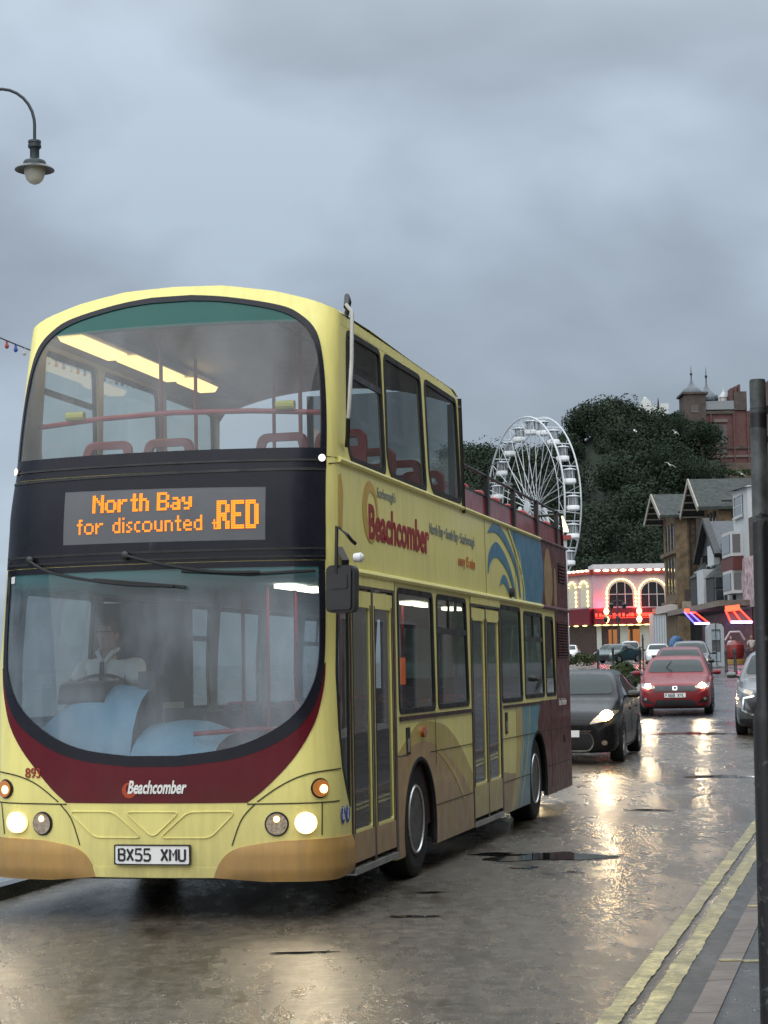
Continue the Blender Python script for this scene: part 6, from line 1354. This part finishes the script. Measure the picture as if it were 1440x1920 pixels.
def crown_pts(c, r, n, size, V, Fq, flat=.8, shell_=.55):
    "leaf cards through an uneven crown made of several lobes"
    k = max(5, int(5+r)); lob = []
    for i in range(k):
        d = rg.normal(size=3); d /= np.linalg.norm(d); d[2] = d[2]*.7+.15; lob.append((np.array(c)+d*r*rg.uniform(.35, .75)*np.array([1, 1, flat]), r*rg.uniform(.30, .55)))
    lob.append((np.array(c), r*.6))
    w_ = np.array([l[1]**2 for l in lob]); w_ /= w_.sum(); idx = rg.choice(len(lob), n, p=w_)
    D = rg.normal(size=(n, 3)); D /= np.linalg.norm(D, axis=1)[:, None]; R_ = rg.uniform(shell_, 1.08, n)**.6
    P = np.array([lob[i][0] for i in idx])+D*(np.array([lob[i][1] for i in idx])*R_)[:, None]
    A1 = D+rg.normal(size=(n, 3))*.28; A1 /= np.linalg.norm(A1, axis=1)[:, None]
    T = np.cross(A1, rg.normal(size=(n, 3))); T /= np.linalg.norm(T, axis=1)[:, None]; B_ = np.cross(A1, T); S = size*rg.uniform(.5, 1.3, n)
    b = len(V)
    q0 = P-T*S[:, None]*.5; q1 = P+B_*S[:, None]*.42; q2 = P+T*S[:, None]*.6; q3 = P-B_*S[:, None]*.38
    for i in range(n): V.append(tuple(q0[i])); V.append(tuple(q1[i])); V.append(tuple(q2[i])); V.append(tuple(q3[i])); Fq.append((b+4*i, b+4*i+1, b+4*i+2, b+4*i+3))
V = []; Fq = []
for i in range(520):
    X = rg.uniform(8, 72) if i > 70 else rg.uniform(8, 34); Y = 273+rg.uniform(0, 1)**.8*72
    if X > 55.5 and Y > 288: continue
    r_ = rg.uniform(2.6, 4.6); z = hz(X, Y)+r_*.9
    zmax = ridge(X)-r_*.85 if Y > 315 else 1e9
    crown_pts((X, Y, min(z+1.5, zmax)), r_, int((650 if X > 32 else 330)*r_/3.5), .42, V, Fq)
wood = MB().add(V, Fq).build('hillside_wood', m_leaf, smooth=0, fix=False); tag(wood, kind='stuff')
def tree(name, X, Y, zb, h, r, label, m, n=1500, size=.42, group=None, flat=.85):
    t_ = empty(name, (X, Y, zb), 0, label, 'tree', group)
    mb = MB().tube([(0, 0, 0), (.15, 0, h*.35), (.0, .1, h*.7)], [h*.035, h*.025, h*.01], 8)
    for k in range(5):
        a = k*1.3; mb.tube([(.1, 0, h*(.3+.06*k)), (r*.5*cos(a), r*.5*sin(a), h*(.5+.08*k))], [h*.014, h*.005], 6)
    mb.build('trunk', m_bark, t_)
    V = []; Fq = []; crown_pts((0, 0, h-r*flat), r, n, size, V, Fq, flat); MB().add(V, Fq).build('crown', m, t_, 0, fix=False)
def skytree(px, py, Y, r, label, m=m_leaf, n=1300):
    p = G(px, py, Y); h = 9.5; tree('broadleaf_tree', p.x, Y, p.z-h, h, r, label, m, int(n*2.2), .36, 'trees standing out on the wooded hilltop')
skytree(1092, 776, 335, 3.2, 'tree at the left shoulder of the hilltop, right of the big wheel'); skytree(1122, 762, 337, 3.6, 'rounded tree left of the highest point of the hilltop'); skytree(1152, 757, 338, 3.8, 'tree crowning the highest point of the wooded hill')
skytree(1236, 771, 336, 3.0, 'hilltop tree just right of the small white villa'); skytree(1272, 768, 318, 3.8, 'hilltop tree growing against the left turret of the mansion'); skytree(1313, 781, 314, 3.6, 'spreading tree in front of the brick turret corner'); skytree(1240, 823, 308, 4.6, 'large dark rounded tree midway up the hillside')
skytree(1285, 845, 306, 4.4, 'dark round tree below the mansion, left of its retaining wall')
# shrubs on the retaining wall
q = G(1368, 885, 316); V = []; Fq = []
for k in range(7): crown_pts(((k-3)*1.0, 0, .3*sin(k)), 1.0, 170, .35, V, Fq)
o = MB().add(V, Fq).build('terrace_shrubs', m_leaf2, smooth=0, fix=False); o.location = q; tag(o, kind='stuff')
# far left hill trees (beyond)
V = []; Fq = []
for i in range(60):
    X = rg.uniform(8, 38)*1.25; Y = 425; zz_ = (1255-float(np.interp(X/1.25, SKX, [p for p in SKP])))/8.2+1.7; crown_pts((X, Y+rg.uniform(-4, 4), zz_-3.6-rg.uniform(0, 8)), rg.uniform(2.8, 4.2), 180, .9, V, Fq)
# planted island
isl = [(xat(1078, 60), 55), (xat(1190, 56), 54), (xat(1196, 66), 66), (xat(1120, 78), 78), (xat(1070, 70), 70)]
o = MB().prism(rpoly(isl, 1.0), lambda a, b, d: (a, b, d+gz(b)), -.1, .12).build('traffic_island', m_kerb, None, 0); tag(o, kind='structure')
def shrub(px, py, Y, r, label, m=m_leaf2, n=420, name='island_shrub'):
    X = (px-720)/F_PX*Y; V = []; Fq = []; crown_pts((0, 0, r*.8), r, n, .16, V, Fq, .8)
    o = empty(name, (X, Y, gz(Y)+.1), 0, label, 'shrub', 'shrubs on the traffic island'); MB().add(V, Fq).build('foliage', m, o, 0, fix=False); MB().tube([(0, 0, -.05), (0, .02, r*.7)], .03, 6).build('stem', m_bark, o)
shrub(1166, 1240, 58, .62, 'dense round shrub beside the red hatchback', leafmat('grey_green_shrub', (.025, .035, .018), (.075, .09, .045)), 1500); shrub(1135, 1245, 60, .42, 'loose shrub in the middle of the planted island', MATS['grey_green_shrub'], 800); shrub(1108, 1243, 61, .45, 'tall thin shrub of the island, left of the loose shrub', m_leaf2, 700); shrub(1085, 1245, 62, .42, 'leftmost island shrub, close to the bus tail', MATS['grey_green_shrub'], 700)
# hedge block left
q = G(1078, 1232, 105)
hd = empty('box_hedge', (q.x, 105, gz(105)), 0, 'clipped box hedge behind the planted island near the bus tail', 'hedge'); V = []; Fq = []
for k in range(6): crown_pts(((k-3)*.45, 0, .6), .55, 260, .14, V, Fq)
MB().add(V, Fq).build('foliage', MATS['grey_green_shrub'], hd, 0, fix=False)

# ================================================================== BIG WHEEL
YWh = 260.0; c_ = G(998, 952, YWh); RW = 170/F_PX*YWh
fw = empty('ferris_wheel', (c_.x, YWh, gz(YWh)), 0, 'white ferris wheel with hanging gondolas standing behind the bus', 'ferris wheel')
th = math.radians(69); nrm = Vector((-sin(th), -cos(th), 0)); ex = Vector((cos(th), -sin(th), 0)); ez = Vector((0, 0, 1)); cen = Vector((0, 0, c_.z-gz(YWh)))
m_ws = mat('white_wheel_steel', (.46, .49, .51), .4, var=.05)
rim = lambda s, r, a: cen+nrm*(1.2*s)+ex*(r*cos(a))+ez*(r*sin(a))
NG = 21
for s in (1, -1):
    MB().tube([rim(s, RW, a) for a in np.linspace(0, 2*pi, 84, endpoint=False)], .135 if s > 0 else .115, 6, closed=True).build('outer_rim', m_ws, fw)
    MB().tube([rim(s, RW*.86, a) for a in np.linspace(0, 2*pi, 63, endpoint=False)], .06, 5, closed=True).build('inner_rim', m_ws, fw)
    for k in range(NG):
        a = 2*pi*(k+.5)/NG; hub = cen+nrm*(.75*s)
        mb = MB().tube([hub+ex*.6*cos(a)+ez*.6*sin(a), rim(s, RW, a)], .055, 5); mb.build('spoke', m_ws, fw)
    mb = MB()
    for k in range(NG*2):
        a = pi*k/NG; b = pi*(k+1)/NG; p, q = (rim(s, RW, a), rim(s, RW*.86, b)) if k % 2 else (rim(s, RW*.86, a), rim(s, RW, b)); mb.tube([p, q], .035, 4)
    if s > 0: mb.build('rim_bracing', m_ws, fw)
    MB().lathe([(.9, -.1), (.9, .1), (.3, .12)], 20, Matrix.Translation(cen+nrm*.8*s) @ nrm.to_track_quat('Z', 'Y').to_matrix().to_4x4()).build('hub', m_ws, fw)
    for t in (-1, 1): MB().tube([cen+nrm*(1.9*s), Vector((0, 0, 0))+nrm*(3.2*s)+ex*t*8.0], .24, 8).build('support_leg', m_ws, fw)
    for t in (-.35, .35): MB().tube([cen+nrm*(1.9*s), Vector((0, 0, 0))+nrm*(2.6*s)+ex*t*8.0], .14, 8).build('support_strut', m_ws, fw)
gp = None
for k in range(NG):
    a = 2*pi*k/NG+.07; p = cen+ex*(RW*cos(a))+ez*(RW*sin(a))
    if gp is None:
        g = empty('gondola', tuple(p)); g.parent = fw
        MB().tube([nrm*-1.15, nrm*1.15], .07, 6).tube([nrm*0+Vector((0, 0, 0)), Vector((0, 0, -.4))], .05, 6).build('hanger', m_ws, g)
        MB().lathe([(0, -.28), (.5, -.33), (.92, -.47), (.95, -.55), (.85, -.53), (0, -.45)], 20).build('roof', m_ws, g)
        mb = MB()
        for j in range(4): mb.tube([(.72*cos(j*pi/2+.5), .72*sin(j*pi/2+.5), -.5), (.72*cos(j*pi/2+.5), .72*sin(j*pi/2+.5), -1.75)], .05, 5)
        mb.tube([(0, 0, -.4), (0, 0, -1.8)], .09, 6); mb.build('posts', m_ws, g)
        MB().lathe([(.3, -2.45), (.72, -2.4), (.86, -2.25), (.88, -1.85), (.80, -1.72), (.70, -1.74), (.66, -2.2), (0, -2.25)], 20).build('tub', mat('white_tub', (.66, .68, .69), .4, var=.04), g)
        MB().lathe([(.70, -.55), (.72, -1.75)], 16).build('clear_screen', glass('gondola_screen', (.7, .74, .76), .15, mvar=.3), g)
        gp = g
    else:
        g = gp.copy(); COL.objects.link(g); g.location = p; g.parent = fw
        for ch in list(gp.children): c2 = ch.copy(); COL.objects.link(c2); c2.parent = g
# lit fairground ride peeping behind the bus tail
q = G(1062, 1000, 150); rd2 = empty('lit_ride_tower', (q.x-.25, 152, gz(150)), 0, 'yellow lit fairground ride top on a white column behind the bus tail', 'ride')
zz = lambda py: G(1062, py, 152).z-gz(150)
MB().box(-.25, .45, -.2, .2, 0, zz(1012)).build('column', m_wr, rd2); MB().box(-.5, .8, -.4, .4, zz(1012), zz(1004)).build('red_collar', mat('red_collar_paint', (.25, .03, .02), .5, var=.1), rd2)
for k in range(6): a = k/5*pi*.9-.3; MB().tube([(.12+.45*sin(a), -.2, zz(1000)+.1), (.12+.30*sin(a+.3), -.2, zz(985)), (.1, -.2, zz(968))], .055, 5).build('light_strip', m_bulb if k % 2 else emit('pale_yellow_glow', (1, .95, .6), 2), rd2)

# ================================================================== SEAFRONT TERRACE ON THE NEAR RIGHT (beside the pavement)
m_cb = mat('cream_seafront_render', (.32, .29, .25), .8, var=.1)
for k, (ya_, yb_, mm, hh_) in enumerate(((-8, 6, m_brickd, 10), (6.05, 19, m_cb, 11), (19.05, 33, m_brickd, 10.5), (33.05, 47, m_cb, 10))):
    xa = kerbX(ya_)+4.2; xb = kerbX(yb_)+4.2
    r = empty('seafront_building', (xa, ya_, .08), 0, ('brown brick seafront building beside the camera, nearest of its row', 'cream seafront building, second of the near row', 'brown brick seafront building, third of the near row', 'cream seafront building at the far end of the near row')[k], 'building', 'seafront terrace on the right')
    f_ = Fac(r, (xb, yb_), (xa, ya_))
    f_.box(0, f_.L, -.1, hh_, -8, 0).build('wall', mm, r, 0); f_.box(-.02, f_.L+.02, hh_, hh_+.5, -8.3, .3).build('roof', m_dslate, r, 0)
    for u in np.arange(1.2, f_.L-2, 3.1):
        f_.win(u, u+1.7, .5, 2.9, m_trimw, 1, 1, fw=.08)
        for z in (4.4, 7.6): f_.win(u+.2, u+1.5, z, z+1.9, m_trimw, 1, 2)

# ================================================================== PEOPLE, BIRDS
def skin(verts, edges, rad, sub=1, name='s'):
    me = bpy.data.meshes.new(name); me.from_pydata(verts, edges, []); o = bpy.data.objects.new(name, me); COL.objects.link(o)
    md = o.modifiers.new('s', 'SKIN'); md.use_smooth_shade = True; md.branch_smoothing = .6
    for i, r in enumerate(rad): me.skin_vertices[0].data[i].radius = (r, r) if isinstance(r, (int, float)) else r
    me.skin_vertices[0].data[0].use_root = True
    s2 = o.modifiers.new('b', 'SUBSURF'); s2.levels = sub; s2.render_levels = sub
    dg = bpy.context.evaluated_depsgraph_get(); dg.update(); m2 = bpy.data.meshes.new_from_object(o.evaluated_get(dg)); bpy.data.objects.remove(o); bpy.data.meshes.remove(me)
    V = [tuple(p.co) for p in m2.vertices]; F = [tuple(p.vertices) for p in m2.polygons]; bpy.data.meshes.remove(m2); return V, F
def remesh(mb, vox, m, name, parent):
    o = mb.build(name+'_raw', m, None); md = o.modifiers.new('r', 'REMESH'); md.mode = 'VOXEL'; md.voxel_size = vox
    sm = o.modifiers.new('c', 'SMOOTH'); sm.iterations = 3; sm.factor = .5
    dg = bpy.context.evaluated_depsgraph_get(); dg.update(); m2 = bpy.data.meshes.new_from_object(o.evaluated_get(dg)); me0 = o.data; bpy.data.objects.remove(o); bpy.data.meshes.remove(me0)
    m2.name = name; return link(name, m2, m, parent, 70)
m_skin = mat('skin', (.42, .24, .18), .55, var=.08); m_shirt = mat('white_shirt', (.70, .71, .72), .8, var=.05); m_hair = mat('grey_brown_hair', (.10, .08, .06), .8, var=.3); m_trs = mat('dark_trousers', (.015, .016, .02), .85, var=.2)
def head(mb, c, s=1.0, d=Vector((-1, 0, 0))):
    "head looking along -x"
    M = Matrix.Translation(c)
    mb.lathe([(0, -.125*s), (.045*s, -.118*s), (.062*s, -.09*s), (.070*s, -.03*s), (.076*s, .03*s), (.070*s, .08*s), (.045*s, .112*s), (0, .122*s)], 16, M @ Matrix.Diagonal((1.25, 1, 1, 1)))
    c = Vector(c); mb.tube([c+Vector((-.088, 0, .03))*s, c+Vector((-.112, 0, -.02))*s, c+Vector((-.092, 0, -.03))*s], [.010*s, .016*s, .012*s], 6)
    mb.tube([c+Vector((-.085, -.028, -.062))*s, c+Vector((-.092, 0, -.060))*s, c+Vector((-.085, .028, -.062))*s], .008*s, 6)
    for e in (1, -1):
        mb.tube([c+Vector((.005, e*.072, .03))*s, c+Vector((.015, e*.088, .0))*s, c+Vector((0, e*.074, -.03))*s], .012*s, 6)
        mb.tube([c+Vector((-.088, e*.045, .045))*s, c+Vector((-.094, e*.02, .047))*s], .007*s, 6)
    return mb
def hand(mb, w_, d, side, s=1.0, curl=.5):
    d = Vector(d).normalized(); up = Vector((0, 0, 1)); lat = d.cross(up); lat = lat.normalized() if lat.length > .1 else Vector((0, 1, 0)); n_ = lat.cross(d)
    w_ = Vector(w_); pc = w_+d*.045*s; mb.add(*skin([tuple(w_), tuple(pc), tuple(w_+d*.085*s)], [(0, 1), (1, 2)], [(.022*s, .026*s), (.020*s, .038*s), (.014*s, .036*s)], 1))
    for k, (o_, L_) in enumerate(((-.028, .062), (-.010, .072), (.010, .068), (.028, .052))):
        a = w_+d*.08*s+lat*o_*s; b = a+(d*(1-curl*.4)-n_*curl*.5)*L_*.5*s; c = b+(d*(.6-curl*.6)-n_*(.4+curl))*L_*.45*s; mb.tube([a, b, c], [.0095*s, .0085*s, .0065*s], 6)
    a = w_+d*.03*s-lat*.028*s*side; mb.tube([a, a+(d*.6-lat*.6*side)*.035*s, a+(d*1.1-lat*.5*side-n_*.3)*.055*s], [.011*s, .010*s, .008*s], 6)
# driver, bus space: looks along -x
drv = empty('person', (0, 0, 0), 0, 'bus driver in a white short sleeved shirt holding the steering wheel', 'person')
drv.matrix_world = Matrix.Translation(bus.location) @ Matrix.Rotation(pi/2-PSI, 4, 'Z') @ Matrix.Translation((1.30, .84, .76))
hip, chest, neck = (0, 0, .52), (-.03, 0, .98), (-.05, 0, 1.11)
b = MB(); sk = skin([hip, (-.01, 0, .72), chest, neck, (-.06, 0, 1.17), (-.03, .19, 1.05), (-.12, .27, .82), (-.30, .20, .90), (-.03, -.19, 1.05), (-.12, -.27, .82), (-.30, -.20, .90), (-.42, .12, .54), (-.44, .13, .12), (-.56, .13, .03), (-.42, -.12, .54), (-.44, -.13, .12), (-.56, -.13, .03)],
    [(0, 1), (1, 2), (2, 3), (3, 4), (2, 5), (5, 6), (6, 7), (2, 8), (8, 9), (9, 10), (0, 11), (11, 12), (12, 13), (0, 14), (14, 15), (15, 16)], [.15, .14, .14, .06, .055, .065, .048, .030, .065, .048, .030, .075, .05, .035, .075, .05, .035], 2)
b.add(*sk); b.tube([(-.04, 0, 1.0), (-.055, 0, 1.12), (-.06, 0, 1.22)], [.075, .058, .060], 14); head(b, (-.075, 0, 1.265)); hand(b, (-.30, .20, .90), (-.8, -.1, .15), 1, 1, .8); hand(b, (-.30, -.20, .90), (-.8, .1, .15), -1, 1, .8)
remesh(b, .009, m_skin, 'body', drv)
b = MB(); b.add(*skin([hip, (-.01, 0, .72), chest, (-.045, 0, 1.10), (-.03, .19, 1.05), (-.10, .255, .88), (-.03, -.19, 1.05), (-.10, -.255, .88)], [(0, 1), (1, 2), (2, 3), (2, 4), (4, 5), (2, 6), (6, 7)], [.17, .165, .165, .095, .09, .078, .09, .078], 2)); b.build('shirt', m_shirt, drv, 70)
MB().bar((-.215, .0, .80), (-.19, .0, 1.06), .035, .01).build('tie', m_trs, drv)
for s in (1, -1): MB().tube([(-.165, s*.012, 1.06), (-.13, s*.062, 1.135), (-.03, s*.075, 1.165)], [.012, .020, .016], 6).build('collar', m_shirt, drv)
b = MB(); b.add(*skin([hip, (-.42, .12, .54), (-.44, .13, .14), hip, (-.42, -.12, .54), (-.44, -.13, .14)], [(0, 1), (1, 2), (3, 4), (4, 5), (0, 3)], [.165, .092, .07, .165, .092, .07], 1)); b.build('trousers', m_trs, drv, 70)
MB().lathe([(.098, .02), (.10, .06), (.092, .11), (.05, .142), (0, .148)], 16, Matrix.Translation((-.055, 0, 1.26)) @ Matrix.Diagonal((1.08, .84, 1, 1))).build('hair', m_hair, drv)
MB().tube([(-.175, .05, 1.295), (-.18, .012, 1.295), (-.18, -.012, 1.295), (-.175, -.05, 1.295)], .003, 5).tube([(-.175, .05, 1.295), (-.06, .083, 1.295)], .003, 5).tube([(-.175, -.05, 1.295), (-.06, -.083, 1.295)], .003, 5).build('glasses', m_blkp, drv)
MB().box(1.62, 1.74, .56, 1.08, 1.15, 2.05).box(1.25, 1.7, .58, 1.06, 1.08, 1.2).box(1.4, 1.6, .7, .95, .7, 1.1).build('driver_seat', mat('dark_driver_seat', (.03, .035, .05), .8, var=.2), bus)
MB().box(.8, 1.9, .3, 1.18, .37, .745).build('cab_floor', m_floor, bus)
# far pedestrians: one walking body, clothes as children
stand = [(0, 0, .95), (0, 0, 1.18), (0, 0, 1.42), (0, 0, 1.52), (0, .18, 1.42), (.02, .24, 1.15), (-.08, .25, .90), (0, -.18, 1.42), (.02, -.24, 1.15), (-.10, -.25, .90), (-.08, .10, .50), (-.02, .10, .08), (-.16, .10, .03), (.10, -.10, .50), (.22, -.10, .10), (.10, -.10, .03)]
sed = [(0, 1), (1, 2), (2, 3), (2, 4), (4, 5), (5, 6), (2, 7), (7, 8), (8, 9), (0, 10), (10, 11), (11, 12), (0, 13), (13, 14), (14, 15)]
b = MB(); b.add(*skin(stand, sed, [.13, .125, .13, .055, .06, .045, .03, .06, .045, .03, .07, .045, .03, .07, .045, .03], 1)); head(b, (-.02, 0, 1.64)); hand(b, (-.08, .25, .90), (-.1, 0, -1), 1); hand(b, (-.10, -.25, .90), (-.1, 0, -1), -1)
pb = remesh(b, .014, m_skin, 'body', None); body_me = pb.data; bpy.data.objects.remove(pb)
b = MB(); b.add(*skin(stand[:6]+stand[7:9], [(0, 1), (1, 2), (2, 3), (2, 4), (4, 5), (2, 6), (6, 7)], [.155, .15, .155, .075, .08, .07, .08, .07], 1)); top_me = b.build('x', m_shirt, None, 70).data
b = MB(); b.add(*skin([stand[0]]+stand[10:12]+stand[13:15], [(0, 1), (1, 2), (0, 3), (3, 4)], [.15, .09, .07, .09, .07], 1)); tr_me = b.build('x', m_trs, None, 70).data
b = MB().lathe([(.098, .0), (.10, .05), (.092, .10), (.05, .135), (0, .14)], 12, Matrix.Translation((0, 0, 1.64)) @ Matrix.Diagonal((1.0, .84, 1, 1))); hr_me = b.build('x', m_hair, None, 70).data
for o in [o for o in bpy.data.objects if o.name == 'x' or o.name.startswith('x.')]: bpy.data.objects.remove(o)
def ped(px, Y, rz, mt, mb_, label, s=1.0):
    X = (px-720)/F_PX*Y; p = empty('person', (X, Y, gz(Y)+.087), rz, label, 'person', 'pedestrians on the far pavement'); p.scale = (s, s, s)
    for nm, me, m in (('body', body_me, m_skin), ('top', top_me, mt), ('trousers', tr_me, mb_), ('hair', hr_me, m_hair)):
        me = me.copy(); o = bpy.data.objects.new(nm, me); COL.objects.link(o); me.materials.clear(); me.materials.append(m); o.parent = p
ped(1403, 112, 1.4, mat('cream_jacket', (.55, .50, .46), .8, var=.1), m_trs, 'pedestrian in a cream jacket beside the foreground post'); ped(1321, 124, .3, mat('dark_grey_jacket', (.03, .03, .035), .8, var=.2), m_trs, 'pedestrian in dark clothes left of the grey kiosk')
ped(1280, 146, 2.0, MATS['dark_grey_jacket'], m_trs, 'pedestrian in black between the blue stand and the barrels'); ped(1365, 118, 1.0, mat('pale_top', (.5, .5, .52), .8, var=.1), mat('blue_jeans', (.05, .07, .14), .8, var=.1), 'pedestrian in a pale top at the red neon awning')
def gull(px, py, Y, ang, label, s=1.0):
    p = G(px, py, Y); g = empty('seagull', tuple(p), ang, label, 'seagull', 'seagulls over the hill'); g.scale = (s, s, s); g.rotation_euler = (.5, .3, ang)
    m_g = mat('gull_white', (.75, .76, .76), .7, var=.05)
    MB().lathe([(0, -.26), (.03, -.22), (.07, -.05), (.075, .08), (.05, .18), (.045, .22), (.02, .27), (0, .31)], 10, Matrix.Rotation(pi/2, 4, 'Y')).build('body', m_g, g)
    for s_ in (1, -1):
        MB().add([(.10, s_*.04, .02), (.14, s_*.32, .12), (.02, s_*.68, .02), (-.06, s_*.34, .11), (-.10, s_*.04, .01), (.10, s_*.04, .04), (.14, s_*.32, .14), (.02, s_*.68, .03), (-.06, s_*.34, .13), (-.10, s_*.04, .03)], [(0, 1, 3, 4), (1, 2, 3), (5, 9, 8, 6), (6, 8, 7), (0, 5, 6, 1), (1, 6, 7, 2), (2, 7, 8, 3), (3, 8, 9, 4)]).build('wing', mat('gull_wing_grey', (.55, .57, .58), .7, var=.05), g)
gull(1256, 872, 190, 1.0, 'white gull gliding low in front of the dark round tree', 1.1); gull(1267, 811, 230, 2.3, 'gull flying below the hilltop trees, left of the mansion'); gull(1190, 808, 240, .4, 'small gull over the middle of the wooded hill', .9); gull(1391, 889, 200, 2.0, 'gull in front of the retaining wall shrubs', .8)
